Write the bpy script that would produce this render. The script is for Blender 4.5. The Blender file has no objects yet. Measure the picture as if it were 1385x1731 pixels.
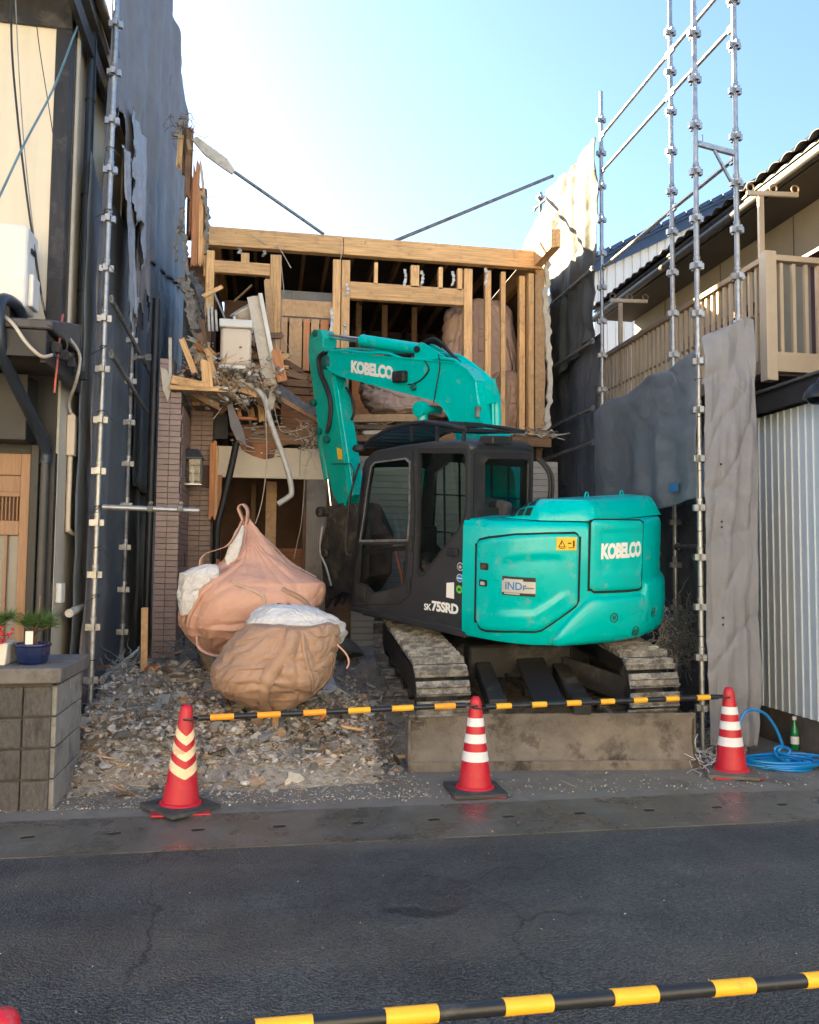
import bpy, bmesh, math, random
from mathutils import Vector, Matrix, Euler, noise
from mathutils.geometry import tessellate_polygon
R = math.radians
random.seed(7)
scene = bpy.context.scene
COL = scene.collection

# ------------------------------------------------------------------ camera
F = 1390.0                      # focal length in photograph pixels (1385 x 1731)
CAM = Vector((0, 0, 1.70))
YAW, PITCH, ROLL = R(9.7), R(3.56), 0.010
_f0 = Vector((math.sin(YAW), math.cos(YAW), 0)); _r0 = Vector((math.cos(YAW), -math.sin(YAW), 0))
FW = (_f0*math.cos(PITCH) + Vector((0, 0, 1))*math.sin(PITCH)).normalized()
_u0 = _r0.cross(FW).normalized()
RT = _r0*math.cos(ROLL) + _u0*math.sin(ROLL)
UP = _u0*math.cos(ROLL) - _r0*math.sin(ROLL)
cam_d = bpy.data.cameras.new('camera'); cam = bpy.data.objects.new('camera', cam_d); COL.objects.link(cam)
cam.matrix_world = Matrix((( RT.x, UP.x, -FW.x, CAM.x), (RT.y, UP.y, -FW.y, CAM.y), (RT.z, UP.z, -FW.z, CAM.z), (0, 0, 0, 1)))
cam_d.sensor_fit = 'HORIZONTAL'; cam_d.sensor_width = 36.0; cam_d.lens = 36.0*F/1385.0
cam_d.clip_start = 0.05; cam_d.clip_end = 3000
scene.camera = cam

# ------------------------------------------------------------------ light
SUN_AZ, SUN_EL = R(-44), R(24)          # azimuth from +Y towards +X
w = bpy.data.worlds.new('World'); scene.world = w; w.use_nodes = True
nt = w.node_tree; bg = nt.nodes['Background']
sky = nt.nodes.new('ShaderNodeTexSky'); sky.sky_type = 'NISHITA'; sky.sun_disc = False
sky.sun_elevation = SUN_EL; sky.sun_rotation = SUN_AZ; sky.altitude = 0; sky.air_density = 1.0; sky.dust_density = 1.5; sky.ozone_density = 1.0
nt.links.new(sky.outputs[0], bg.inputs[0]); bg.inputs[1].default_value = 0.05
sd = bpy.data.lights.new('sun', 'SUN'); sd.energy = 5.0; sd.angle = R(0.5); sd.color = (1.0, 0.70, 0.35)
so = bpy.data.objects.new('sun', sd); COL.objects.link(so); so.location = (-10, 10, 20)
_sd = Vector((math.sin(SUN_AZ)*math.cos(SUN_EL), math.cos(SUN_AZ)*math.cos(SUN_EL), math.sin(SUN_EL)))
so.rotation_euler = _sd.to_track_quat('Z', 'Y').to_euler()
vs = scene.view_settings; vs.view_transform = 'Standard'; vs.look = 'None'; vs.gamma = 1.0; vs.use_curve_mapping = False
vs.exposure = 3.05
vs.use_white_balance = True; vs.white_balance_temperature = 5700; vs.white_balance_tint = 7

# ------------------------------------------------------------------ pixels -> points
def ray(px, py):
    return FW + RT*((px-692.5)/F) + UP*((865.5-py)/F)
def P(px, py, X=None, Y=None, Z=None):
    d = ray(px, py)
    if X is not None: t = (X-CAM.x)/d.x
    elif Y is not None: t = (Y-CAM.y)/d.y
    else: t = (Z-CAM.z)/d.z
    return CAM + d*t

# ------------------------------------------------------------------ mesh helpers
class MB:
    """collects shapes and links them as ONE mesh object"""
    def __init__(s, M=None): s.v = []; s.f = []; s.M = M; s.col = []; s.cur = None
    def add(s, verts, faces):
        o = len(s.v)
        s.v += [tuple(s.M @ Vector(p)) if s.M else tuple(p) for p in verts]
        s.f += [tuple(o+i for i in f) for f in faces]
        if s.cur is not None: s.col += [s.cur]*len(verts)
        return s
    def box(s, lo, hi):
        x0, y0, z0 = lo; x1, y1, z1 = hi
        return s.add([(x0,y0,z0),(x1,y0,z0),(x1,y1,z0),(x0,y1,z0),(x0,y0,z1),(x1,y0,z1),(x1,y1,z1),(x0,y1,z1)],
              [(0,3,2,1),(4,5,6,7),(0,1,5,4),(1,2,6,5),(2,3,7,6),(3,0,4,7)])
    def bar(s, p, q, wx, wy, up=(0, 0, 1), tw=1.0):
        p = Vector(p); q = Vector(q); d = (q-p).normalized(); u = Vector(up)
        if abs(d.dot(u)) > .98: u = Vector((0, 1, 0))
        a = d.cross(u).normalized(); b = a.cross(d).normalized()
        vs_ = []
        for c, k in ((p, 1.0), (q, tw)):
            for sx, sy in ((-1,-1),(1,-1),(1,1),(-1,1)): vs_.append(c + a*(sx*wx*k/2) + b*(sy*wy*k/2))
        return s.add(vs_, [(3,2,1,0),(4,5,6,7),(0,1,5,4),(1,2,6,5),(2,3,7,6),(3,0,4,7)])
    def tube(s, pts, r, n=8, cap=True):
        pts = [Vector(p) for p in pts]; rs = r if isinstance(r, (list, tuple)) else [r]*len(pts)
        d0 = (pts[1]-pts[0]).normalized(); u = Vector((0,0,1)) if abs(d0.z) < .9 else Vector((1,0,0))
        vs_ = []; fs = []
        for i, p in enumerate(pts):
            d = (pts[min(i+1, len(pts)-1)] - pts[max(i-1, 0)]).normalized()
            a = d.cross(u).normalized(); b = a.cross(d).normalized(); u = b
            for k in range(n):
                t = 2*math.pi*k/n; vs_.append(p + a*(rs[i]*math.cos(t)) + b*(rs[i]*math.sin(t)))
        for i in range(len(pts)-1):
            for k in range(n):
                k2 = (k+1) % n; fs.append((i*n+k, i*n+k2, (i+1)*n+k2, (i+1)*n+k))
        if cap: fs += [tuple(range(n-1, -1, -1)), tuple((len(pts)-1)*n+k for k in range(n))]
        return s.add(vs_, fs)
    def lathe(s, prof, n=24, c=(0,0,0), axis='z', cap=True):
        vs_ = []; fs = []
        for r, z in prof:
            for k in range(n):
                t = 2*math.pi*k/n; x, y = r*math.cos(t), r*math.sin(t)
                vs_.append((c[0]+x, c[1]+y, c[2]+z) if axis == 'z' else ((c[0]+z, c[1]+x, c[2]+y) if axis == 'x' else (c[0]+x, c[1]+z, c[2]-y)))
        for i in range(len(prof)-1):
            for k in range(n):
                k2 = (k+1) % n; fs.append((i*n+k, i*n+k2, (i+1)*n+k2, (i+1)*n+k))
        if cap: fs += [tuple(range(n-1, -1, -1)), tuple((len(prof)-1)*n+k for k in range(n))]
        return s.add(vs_, fs)
    def plate(s, outer, holes, t0, t1, fr):
        """polygon with holes in 2D, thickness t0..t1, fr(u,v,t)->3D"""
        loops = [outer]+list(holes)
        flat = [p for l in loops for p in l]; n = len(flat)
        tri = tessellate_polygon([[Vector((p[0], p[1], 0)) for p in l] for l in loops])
        vs_ = [fr(p[0], p[1], t1) for p in flat] + [fr(p[0], p[1], t0) for p in flat]
        fs = []
        for t in tri:
            a, b, c = [flat[i] for i in t]
            if (b[0]-a[0])*(c[1]-a[1])-(b[1]-a[1])*(c[0]-a[0]) < 0: t = t[::-1]
            fs += [tuple(t), tuple(i+n for i in t[::-1])]
        o = 0
        for li, l in enumerate(loops):
            m = len(l)
            ar = sum(l[i][0]*l[(i+1) % m][1]-l[(i+1) % m][0]*l[i][1] for i in range(m))
            fl = (ar > 0) == (li == 0)
            for i in range(m):
                a, b = o+i, o+(i+1) % m
                fs.append((a, a+n, b+n, b) if fl else (b, b+n, a+n, a))
            o += m
        return s.add(vs_, fs)
    def grid(s, fn, nu, nv, wrapu=False):
        vs_ = [fn(i/nu, j/nv) for j in range(nv+1) for i in range(nu+(0 if wrapu else 1))]
        W = nu if wrapu else nu+1
        fs = [(j*W+i, j*W+(i+1) % W, (j+1)*W+(i+1) % W, (j+1)*W+i) for j in range(nv) for i in range(nu)]
        return s.add(vs_, fs)
    def build(s, name, m, parent=None, smooth=None, bevel=0, solid=0, seg=1):
        me = bpy.data.meshes.new(name); me.from_pydata(s.v, [], s.f); me.update()
        if s.col:
            ca = me.color_attributes.new('Col', 'FLOAT_COLOR', 'POINT')
            for i, c in enumerate(s.col): ca.data[i].color = (*c, 1)
        if smooth is not None:
            me.shade_smooth()
            if smooth < 179: me.set_sharp_from_angle(angle=R(smooth))
        o = bpy.data.objects.new(name, me); COL.objects.link(o)
        me.materials.append(m)
        if parent: o.parent = parent
        if solid: md = o.modifiers.new('solid', 'SOLIDIFY'); md.thickness = solid; md.offset = 0
        if bevel:
            md = o.modifiers.new('bevel', 'BEVEL'); md.width = bevel; md.segments = seg; md.limit_method = 'ANGLE'; md.angle_limit = R(40)
        return o
def tag(o, label, cat=None, group=None, kind=None):
    if label: o['label'] = label
    if cat: o['category'] = cat
    if group: o['group'] = group
    if kind: o['kind'] = kind
    return o
def thing(name, label, cat, loc=(0, 0, 0), rz=0, group=None):
    o = bpy.data.objects.new(name, None); COL.objects.link(o); o.empty_display_size = .2
    o.location = loc; o.rotation_euler = (0, 0, rz)
    return tag(o, label, cat, group)
def struct(o): o['kind'] = 'structure'; return o
def inst(o, parent, M=None, name=None):
    c = o.copy(); COL.objects.link(c); c.parent = parent
    if M is not None: c.matrix_basis = M
    return c
def copy_tree(o, parent=None):
    c = o.copy(); COL.objects.link(c); c.parent = parent
    for ch in list(o.children): copy_tree(ch, c)
    return c
def fbm(p, o=4, h=1.0): return noise.fractal(Vector(p), h, 2.0, o)
def rmf(p, o=4): return noise.ridged_multi_fractal(Vector(p), 1.0, 2.0, o, 1.0, 2.0)
def lerp(a, b, t): return a+(b-a)*t
def catmull(pts, n=6):
    pts = [Vector(p) for p in pts]; out = []
    for i in range(len(pts)-1):
        p0 = pts[max(i-1, 0)]; p1 = pts[i]; p2 = pts[i+1]; p3 = pts[min(i+2, len(pts)-1)]
        for k in range(n):
            t = k/n
            out.append(.5*((2*p1)+(p2-p0)*t+(2*p0-5*p1+4*p2-p3)*t*t+(3*p1-p0-3*p2+p3)*t**3))
    out.append(pts[-1]); return out
def pl(xs, ys, x):
    if x <= xs[0]: return ys[0]
    for i in range(len(xs)-1):
        if x <= xs[i+1]: return lerp(ys[i], ys[i+1], (x-xs[i])/max(1e-9, xs[i+1]-xs[i]))
    return ys[-1]
def rpoly(pts, r=.03, n=4):
    """round the corners of a 2D polygon"""
    out = []; m = len(pts)
    for i in range(m):
        rr = r[i] if isinstance(r, (list, tuple)) else r
        a = Vector(pts[i-1]); b = Vector(pts[i]); c = Vector(pts[(i+1) % m])
        if rr <= 0: out.append((b.x, b.y)); continue
        d1 = min(rr, (a-b).length*.45); d2 = min(rr, (c-b).length*.45)
        p = b+(a-b).normalized()*d1; q = b+(c-b).normalized()*d2
        for k in range(n+1):
            t = k/n; w_ = p*(1-t)**2+b*2*t*(1-t)+q*t*t; out.append((w_.x, w_.y))
    return out

# ------------------------------------------------------------------ materials
MATS = {}
def lin(c):
    return tuple(((x/255)/12.92 if x/255 <= .04045 else ((x/255+.055)/1.055)**2.4) for x in c)
def mat(name, col, rough=.6, metal=0.0, spec=.5, var=.12, vscale=4.0, rnd=0.0, bump=0.0, bscale=60.0, dirt=None, stretch=None,
        rvar=0.0, coat=0.0, vcol=False, bdist=.01, trans=0.0, emis=None, geo=False, wr=None, dirt2=None):
    """var: brightness variation; dirt=(colour, amount, scale, detail_sharpness); stretch: coordinate scale"""
    m = bpy.data.materials.new(name); m.use_nodes = True; N = m.node_tree.nodes; L = m.node_tree.links
    b = N['Principled BSDF']; b.inputs['Roughness'].default_value = rough; b.inputs['Metallic'].default_value = metal
    b.inputs['Specular IOR Level'].default_value = spec; b.inputs['Coat Weight'].default_value = coat; b.inputs['Coat Roughness'].default_value = .12
    if geo: tc = N.new('ShaderNodeNewGeometry'); co = tc.outputs['Position']
    else: tc = N.new('ShaderNodeTexCoord'); co = tc.outputs['Object']
    oi = N.new('ShaderNodeObjectInfo')
    add = N.new('ShaderNodeVectorMath'); add.operation = 'ADD'
    mu = N.new('ShaderNodeMath'); mu.operation = 'MULTIPLY'; mu.inputs[1].default_value = 37.0
    mu.inputs[1].default_value = 0.0 if geo else 37.0; L.new(oi.outputs['Random'], mu.inputs[0]); L.new(co, add.inputs[0]); L.new(mu.outputs[0], add.inputs[1]); co = add.outputs[0]
    if stretch:
        mp = N.new('ShaderNodeMapping'); mp.inputs['Scale'].default_value = stretch; L.new(co, mp.inputs['Vector']); co2 = mp.outputs[0]
    else: co2 = co
    n1 = N.new('ShaderNodeTexNoise'); n1.inputs['Scale'].default_value = vscale; n1.inputs['Detail'].default_value = 6; n1.inputs['Roughness'].default_value = .65
    L.new(co2, n1.inputs['Vector'])
    rm = N.new('ShaderNodeMapRange'); rm.inputs['From Min'].default_value = .3; rm.inputs['From Max'].default_value = .7
    rm.inputs['To Min'].default_value = 1-var; rm.inputs['To Max'].default_value = 1+var; L.new(n1.outputs[0], rm.inputs[0])
    val = rm.outputs[0]
    if rnd:
        r2 = N.new('ShaderNodeMapRange'); r2.inputs['To Min'].default_value = 1-rnd; r2.inputs['To Max'].default_value = 1+rnd; L.new(oi.outputs['Random'], r2.inputs[0])
        m2 = N.new('ShaderNodeMath'); m2.operation = 'MULTIPLY'; L.new(val, m2.inputs[0]); L.new(r2.outputs[0], m2.inputs[1]); val = m2.outputs[0]
    sc = N.new('ShaderNodeVectorMath'); sc.operation = 'SCALE'
    if vcol:
        at = N.new('ShaderNodeAttribute'); at.attribute_name = 'Col'; L.new(at.outputs['Color'], sc.inputs[0])
    else: sc.inputs[0].default_value = col
    L.new(val, sc.inputs['Scale']); outc = sc.outputs[0]
    if dirt:
        dc, da, ds, sh = dirt
        n2 = N.new('ShaderNodeTexNoise'); n2.inputs['Scale'].default_value = ds; n2.inputs['Detail'].default_value = 8; n2.inputs['Roughness'].default_value = .7
        L.new(co, n2.inputs['Vector'])
        r3 = N.new('ShaderNodeMapRange'); r3.inputs['From Min'].default_value = .62-da*.35; r3.inputs['From Max'].default_value = .62-da*.35+sh; L.new(n2.outputs[0], r3.inputs[0])
        mx = N.new('ShaderNodeMix'); mx.data_type = 'RGBA'; L.new(r3.outputs[0], mx.inputs['Factor']); L.new(outc, mx.inputs[6]); mx.inputs[7].default_value = (*dc, 1); outc = mx.outputs[2]
        rr = N.new('ShaderNodeMapRange'); rr.inputs['To Min'].default_value = rough; rr.inputs['To Max'].default_value = min(1, rough+.3); L.new(r3.outputs[0], rr.inputs[0]); L.new(rr.outputs[0], b.inputs['Roughness'])
    if dirt2:
        dc, da, ds, sh = dirt2
        n6 = N.new('ShaderNodeTexNoise'); n6.inputs['Scale'].default_value = ds; n6.inputs['Detail'].default_value = 9; n6.inputs['Roughness'].default_value = .75; L.new(co, n6.inputs['Vector'])
        r6 = N.new('ShaderNodeMapRange'); r6.inputs['From Min'].default_value = .66-da*.35; r6.inputs['From Max'].default_value = .66-da*.35+sh; r6.inputs['To Max'].default_value = .75; L.new(n6.outputs[0], r6.inputs[0])
        m6 = N.new('ShaderNodeMix'); m6.data_type = 'RGBA'; L.new(r6.outputs[0], m6.inputs['Factor']); L.new(outc, m6.inputs[6]); m6.inputs[7].default_value = (*dc, 1); outc = m6.outputs[2]
    L.new(outc, b.inputs['Base Color'])
    if rvar:
        r4 = N.new('ShaderNodeMapRange'); r4.inputs['From Min'].default_value = .35; r4.inputs['From Max'].default_value = .65
        r4.inputs['To Min'].default_value = max(.02, rough-rvar); r4.inputs['To Max'].default_value = min(1, rough+rvar); L.new(n1.outputs[0], r4.inputs[0]); L.new(r4.outputs[0], b.inputs['Roughness'])
    if bump:
        n3 = N.new('ShaderNodeTexNoise'); n3.inputs['Scale'].default_value = bscale; n3.inputs['Detail'].default_value = 5
        L.new(co2, n3.inputs['Vector'])
        bp = N.new('ShaderNodeBump'); bp.inputs['Strength'].default_value = bump; bp.inputs['Distance'].default_value = bdist; L.new(n3.outputs[0], bp.inputs['Height']); L.new(bp.outputs[0], b.inputs['Normal'])
    if wr:
        n4 = N.new('ShaderNodeTexNoise'); n4.noise_type = 'RIDGED_MULTIFRACTAL'; n4.inputs['Scale'].default_value = wr[0]; n4.inputs['Detail'].default_value = 4; n4.inputs['Distortion'].default_value = 1.2
        L.new(co, n4.inputs['Vector'])
        n5 = N.new('ShaderNodeTexNoise'); n5.inputs['Scale'].default_value = wr[0]*1.7; n5.inputs['Detail'].default_value = 3; n5.inputs['Distortion'].default_value = 2.0; L.new(co, n5.inputs['Vector'])
        ad = N.new('ShaderNodeMath'); ad.operation = 'MULTIPLY_ADD'; ad.inputs[1].default_value = .35; L.new(n4.outputs[0], ad.inputs[0]); L.new(n5.outputs[0], ad.inputs[2])
        b2 = N.new('ShaderNodeBump'); b2.inputs['Strength'].default_value = wr[2] if len(wr) > 2 else .7; b2.inputs['Distance'].default_value = wr[1]; L.new(ad.outputs[0], b2.inputs['Height'])
        if bump: L.new(bp.outputs[0], b2.inputs['Normal'])
        L.new(b2.outputs[0], b.inputs['Normal'])
    if trans:
        tr = N.new('ShaderNodeBsdfTranslucent'); L.new(outc, tr.inputs[0]); ms = N.new('ShaderNodeMixShader'); ms.inputs[0].default_value = trans
        L.new(b.outputs[0], ms.inputs[1]); L.new(tr.outputs[0], ms.inputs[2]); L.new(ms.outputs[0], N['Material Output'].inputs[0])
    if emis: b.inputs['Emission Color'].default_value = (*emis[0], 1); b.inputs['Emission Strength'].default_value = emis[1]
    MATS[name] = m; return m
def glassmat(name, tint, refl=.9, rough=.02):
    m = bpy.data.materials.new(name); m.use_nodes = True; N = m.node_tree.nodes; L = m.node_tree.links; N.remove(N['Principled BSDF'])
    t = N.new('ShaderNodeBsdfTransparent'); t.inputs[0].default_value = (*tint, 1); g = N.new('ShaderNodeBsdfGlossy'); g.inputs['Roughness'].default_value = rough
    ge = N.new('ShaderNodeNewGeometry'); dt = N.new('ShaderNodeVectorMath'); dt.operation = 'DOT_PRODUCT'; L.new(ge.outputs['Normal'], dt.inputs[0]); L.new(ge.outputs['Incoming'], dt.inputs[1]); mx = N.new('ShaderNodeMixShader')
    prev = dt.outputs['Value']
    for op, v in (('ABSOLUTE', 0), ('SUBTRACT', 1), ('POWER', 5), ('MULTIPLY', .96*refl), ('ADD', .04*refl)):
        k = N.new('ShaderNodeMath'); k.operation = op
        if op == 'SUBTRACT': k.inputs[0].default_value = 1; L.new(prev, k.inputs[1])
        else: L.new(prev, k.inputs[0]); k.inputs[1].default_value = v
        prev = k.outputs[0]
    L.new(k.outputs[0], mx.inputs[0]); L.new(t.outputs[0], mx.inputs[1]); L.new(g.outputs[0], mx.inputs[2]); L.new(mx.outputs[0], N['Material Output'].inputs[0])
    MATS[name] = m; return m

GRIME = (.05, .043, .036)
mat('asphalt', (.050, .053, .056), .62, var=.25, vscale=2.2, bump=.9, bscale=95, bdist=.012, geo=True)
mat('ground', (.11, .10, .09), .9, var=.25, vscale=1.5, bump=.5, bscale=40, geo=True)
mat('gutter_concrete', (.105, .098, .084), .35, var=.3, vscale=2.5, rvar=.22, bump=.25, bscale=50, geo=True, dirt=((.16, .15, .135), .25, 3.0, .2))
mat('apron_concrete', (.21, .195, .17), .6, var=.3, vscale=1.6, rvar=.2, bump=.4, bscale=45, geo=True, dirt=((.085, .08, .07), .35, 1.6, .2))
mat('block_brown', (.098, .092, .09), .85, var=.3, vscale=22, rnd=.12, bump=.9, bscale=55, bdist=.02, dirt=((.045, .042, .04), .3, 4, .2))
mat('block_grey', (.26, .255, .24), .9, var=.15, vscale=9, rnd=.1, bump=.5, bscale=70, dirt=((.10, .095, .09), .35, 4, .2))
mat('cap_grey', (.17, .16, .15), .9, var=.25, vscale=8, rnd=.1, bump=.7, bscale=60, dirt=((.07, .066, .06), .3, 5, .2))
mat('cream_stucco', (.66, .60, .47), .9, var=.07, vscale=2.0, stretch=(2.5, 2.5, .35), bump=.3, bscale=180, dirt=((.36, .33, .28), .1, .7, .5))
mat('beige_panel', (.40, .35, .26), .75, var=.08, vscale=1.5, bump=.15, bscale=120, dirt=((.26, .225, .175), .2, 1.2, .4))
mat('beige_smooth', (.50, .46, .38), .7, var=.07, vscale=3, dirt=((.28, .25, .20), .2, 3, .3))
mat('dark_timber', (.018, .018, .021), .55, var=.35, vscale=3, stretch=(6, 6, .6), bump=.3, bscale=60, dirt=((.07, .066, .062), .25, 5, .12))
mat('black_paint', (.012, .013, .016), .5, var=.25, vscale=4, dirt=((.04, .04, .04), .2, 4, .3))
mat('slate_pipe', (.022, .030, .045), .35, var=.15, vscale=5, dirt=((.07, .07, .07), .15, 6, .3))
mat('brown_pvc', (.09, .075, .06), .4, var=.15, vscale=5)
mat('door_wood', (.27, .155, .082), .5, var=.2, vscale=5, rnd=.08, stretch=(14, 14, 1.0), bump=.2, bscale=40)
mat('frosted', (.20, .20, .19), .25, var=.06)
mat('galv', (.36, .37, .385), .42, metal=.75, var=.22, vscale=14, rvar=.12, bump=.12, bscale=90, dirt=((.22, .20, .17), .3, 9, .2))
mat('galv_dull', (.20, .205, .21), .55, metal=.55, var=.3, vscale=12, bump=.15, bscale=90, dirt=((.10, .075, .055), .35, 8, .2))
mat('tarp_grey', (.19, .178, .18), .62, var=.16, vscale=3, bump=.25, bscale=260, dirt=((.23, .215, .215), .3, 2.2, .35), trans=.12, wr=(1.3, .05, .4))
mat('tarp_light', (.36, .38, .43), .6, var=.14, vscale=4, bump=.25, bscale=260, dirt=((.24, .245, .27), .3, 4, .3), trans=.15, wr=(3, .05))
mat('tarp_blue', (.145, .165, .188), .6, var=.18, vscale=2.5, bump=.3, bscale=240, dirt=((.20, .215, .23), .3, 1.8, .35), trans=.12, wr=(1.2, .05, .4))
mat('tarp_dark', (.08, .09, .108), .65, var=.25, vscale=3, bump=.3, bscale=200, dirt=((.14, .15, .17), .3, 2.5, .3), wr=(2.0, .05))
mat('tarp_warm', (.24, .246, .275), .6, var=.1, vscale=3, bump=.3, bscale=260, dirt=((.19, .195, .215), .35, 1.8, .4), trans=.1, wr=(1.2, .06, .35))
mat('lumber', (.70, .43, .185), .65, var=.32, vscale=2.2, rnd=.22, stretch=(1.2, 22, 22), bump=.25, bscale=14, dirt=((.25, .155, .085), .22, 4, .25), dirt2=((.16, .11, .07), .2, 6, .10))
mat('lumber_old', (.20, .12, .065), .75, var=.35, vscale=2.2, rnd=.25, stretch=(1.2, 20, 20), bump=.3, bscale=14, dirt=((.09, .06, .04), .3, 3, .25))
mat('cedar', (.47, .20, .075), .6, var=.3, vscale=2.0, rnd=.15, stretch=(1.2, 26, 26), bump=.3, bscale=12)
mat('plywood', (.44, .28, .14), .65, var=.22, vscale=2, rnd=.12, stretch=(10, 10, 1.2), bump=.15, bscale=30, dirt=((.22, .14, .08), .2, 3, .3))
mat('plywood_red', (.36, .155, .06), .7, var=.35, vscale=3, dirt=((.11, .06, .035), .4, 5, .15), bump=.4, bscale=50)
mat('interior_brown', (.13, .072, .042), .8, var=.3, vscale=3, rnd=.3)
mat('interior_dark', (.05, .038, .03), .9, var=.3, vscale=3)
mat('gypsum', (.58, .53, .44), .9, var=.12, vscale=6, bump=.5, bscale=40, dirt=((.33, .29, .23), .3, 5, .25))
mat('mortar', (.30, .275, .24), .95, var=.3, vscale=9, bump=1.0, bscale=35, bdist=.03, dirt=((.14, .125, .11), .35, 6, .2))
mat('cream_board', (.64, .56, .42), .7, var=.08, vscale=3, dirt=((.38, .31, .23), .25, 3, .3))
mat('tile', (.30, .215, .195), .42, var=.08, vscale=9, rnd=.10, bump=.12, bscale=60, dirt=((.17, .13, .115), .15, 5, .35))
mat('tile_brown', (.235, .155, .125), .42, var=.08, vscale=9, rnd=.10, bump=.12, bscale=60, dirt=((.13, .09, .075), .15, 5, .35))
mat('grout', (.09, .075, .07), .9, var=.2, vscale=20)
mat('shutter', (.36, .31, .25), .55, var=.08, vscale=4, dirt=((.2, .17, .14), .2, 5, .3))
mat('lamp_metal', (.07, .07, .075), .45, metal=.6, var=.2, vscale=15)
mat('bulb', (.75, .72, .62), .25, var=0)
mat('brown_plate', (.10, .045, .03), .6, var=.2, vscale=10)
mat('white_plastic', (.70, .69, .66), .5, var=.05, vscale=4, dirt=((.50, .46, .40), .2, 3, .4))
mat('ivory_plastic', (.66, .56, .44), .55, var=.06, vscale=3, dirt=((.46, .38, .30), .2, 3, .4))
mat('white_pvc', (.55, .53, .49), .45, var=.12, vscale=8, dirt=((.3, .27, .23), .35, 8, .2))
mat('wire_dark', (.02, .02, .022), .5, var=.2)
mat('wire_grey', (.22, .22, .22), .5, var=.3, vscale=9)
mat('wire_blue', (.10, .19, .235), .5, var=.2)
mat('wire_red', (.42, .10, .08), .5, var=.1)
mat('wire_beige', (.47, .42, .34), .6, var=.2)
mat('teal', (.005, .47, .45), .34, var=.05, vscale=2.5, coat=.25, bump=.03, bscale=30, dirt=((.03, .35, .32), .2, 1.8, .35), dirt2=((.27, .30, .27), .26, 7, .16), rvar=.10)
mat('teal_worn', (.012, .36, .30), .42, var=.10, vscale=4, coat=.15, dirt=((.09, .12, .10), .28, 4.5, .2), dirt2=((.25, .24, .20), .2, 8, .12))
mat('teal_dark', (.01, .10, .085), .5, var=.2, vscale=5)
mat('charcoal', (.024, .026, .032), .42, var=.12, vscale=3, bump=.04, bscale=120, dirt=((.075, .074, .074), .2, 2.2, .35), dirt2=((.16, .155, .15), .12, 9, .12))
mat('groove', (.004, .012, .012), .8, var=0)
mat('black_rubber', (.012, .012, .013), .6, var=.25, vscale=8, dirt=((.07, .065, .058), .2, 6, .3))
mat('interior_cab', (.03, .03, .032), .8, var=.2)
mat('seat_fabric', (.05, .05, .053), .9, var=.2, vscale=20)
mat('seat_red', (.30, .06, .04), .6, var=.2)
mat('chrome', (.75, .75, .76), .14, metal=1.0, var=.04)
mat('silver_plate', (.62, .62, .62), .3, metal=.6, var=.08, vscale=9)
mat('white_print', (.78, .78, .77), .5, var=.05, vscale=9)
mat('sticker_yellow', (.78, .50, .02), .5, var=.05)
mat('sticker_black', (.015, .015, .015), .5, var=.0)
mat('sticker_navy', (.035, .05, .22), .45, var=.03)
mat('sticker_blue', (.02, .20, .50), .45, var=.03)
mat('sticker_green', (.14, .50, .03), .45, var=.03)
mat('grey_siding', (.34, .325, .30), .7, var=.1, vscale=4, rnd=.06, dirt=((.22, .21, .19), .2, 3, .3))
mat('shoe', (.15, .145, .14), .85, metal=.15, var=.35, vscale=9, rnd=.2, bump=.8, bscale=45, bdist=.02, dirt=((.46, .44, .40), .52, 9, .25))
mat('under_black', (.022, .022, .023), .6, var=.3, vscale=7, bump=.3, bscale=50, dirt=((.12, .105, .085), .3, 5, .2))
mat('blade', (.19, .168, .145), .75, metal=.2, var=.3, vscale=5, bump=.6, bscale=40, bdist=.015, dirt=((.06, .05, .042), .32, 3.0, .12), dirt2=((.34, .32, .29), .2, 6, .15))
mat('bucket', (.06, .055, .05), .6, metal=.5, var=.4, vscale=7, bump=.5, bscale=40, dirt=((.20, .165, .12), .35, 5, .2))
mat('plaster', (.42, .405, .375), .92, var=.15, vscale=9, rnd=.22, bump=.7, bscale=45, bdist=.02, dirt=((.27, .25, .22), .3, 5, .25))
mat('cone_red', (.50, .008, .026), .42, var=.10, vscale=7, dirt=((.33, .05, .045), .3, 7, .25), dirt2=((.20, .13, .11), .2, 16, .10))
mat('cone_red_top', (.46, .01, .028), .45, var=.12, vscale=9, dirt=((.40, .09, .08), .2, 9, .3))
mat('band_white', (.74, .76, .79), .5, var=.06, vscale=9, dirt=((.5, .48, .46), .2, 9, .3), dirt2=((.35, .33, .31), .16, 20, .1))
mat('band_cream', (.86, .68, .42), .5, var=.08, vscale=9, dirt=((.55, .40, .26), .22, 11, .12))
mat('cone_weight', (.042, .048, .05), .7, var=.25, vscale=6, bump=.4, bscale=60, dirt=((.14, .13, .12), .3, 5, .2))
mat('cone_weight_brown', (.12, .112, .10), .75, var=.25, vscale=6, bump=.4, bscale=60, dirt=((.2, .19, .17), .3, 5, .2))
mat('bar_black', (.013, .015, .020), .38, var=.2, vscale=8, dirt=((.10, .10, .10), .14, 9, .2))
mat('bar_yellow', (.84, .43, .012), .42, var=.06, vscale=8, dirt=((.55, .28, .03), .15, 12, .15))
mat('bar_orange', (.86, .34, .01), .42, var=.06, vscale=8, dirt=((.5, .22, .03), .15, 12, .15))
mat('hose_blue', (.015, .22, .62), .32, var=.08, vscale=6, coat=.3)
mat('bottle_green', (.01, .20, .07), .12, var=.1, coat=.4)
mat('pot_navy', (.010, .020, .085), .14, var=.15, vscale=5, coat=.5)
mat('pot_white', (.66, .63, .57), .5, var=.06, dirt=((.4, .37, .32), .2, 5, .3))
mat('needle', (.055, .115, .022), .6, var=.3, vscale=9, rnd=.2)
mat('needle_light', (.12, .20, .04), .6, var=.3, vscale=9)
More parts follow.
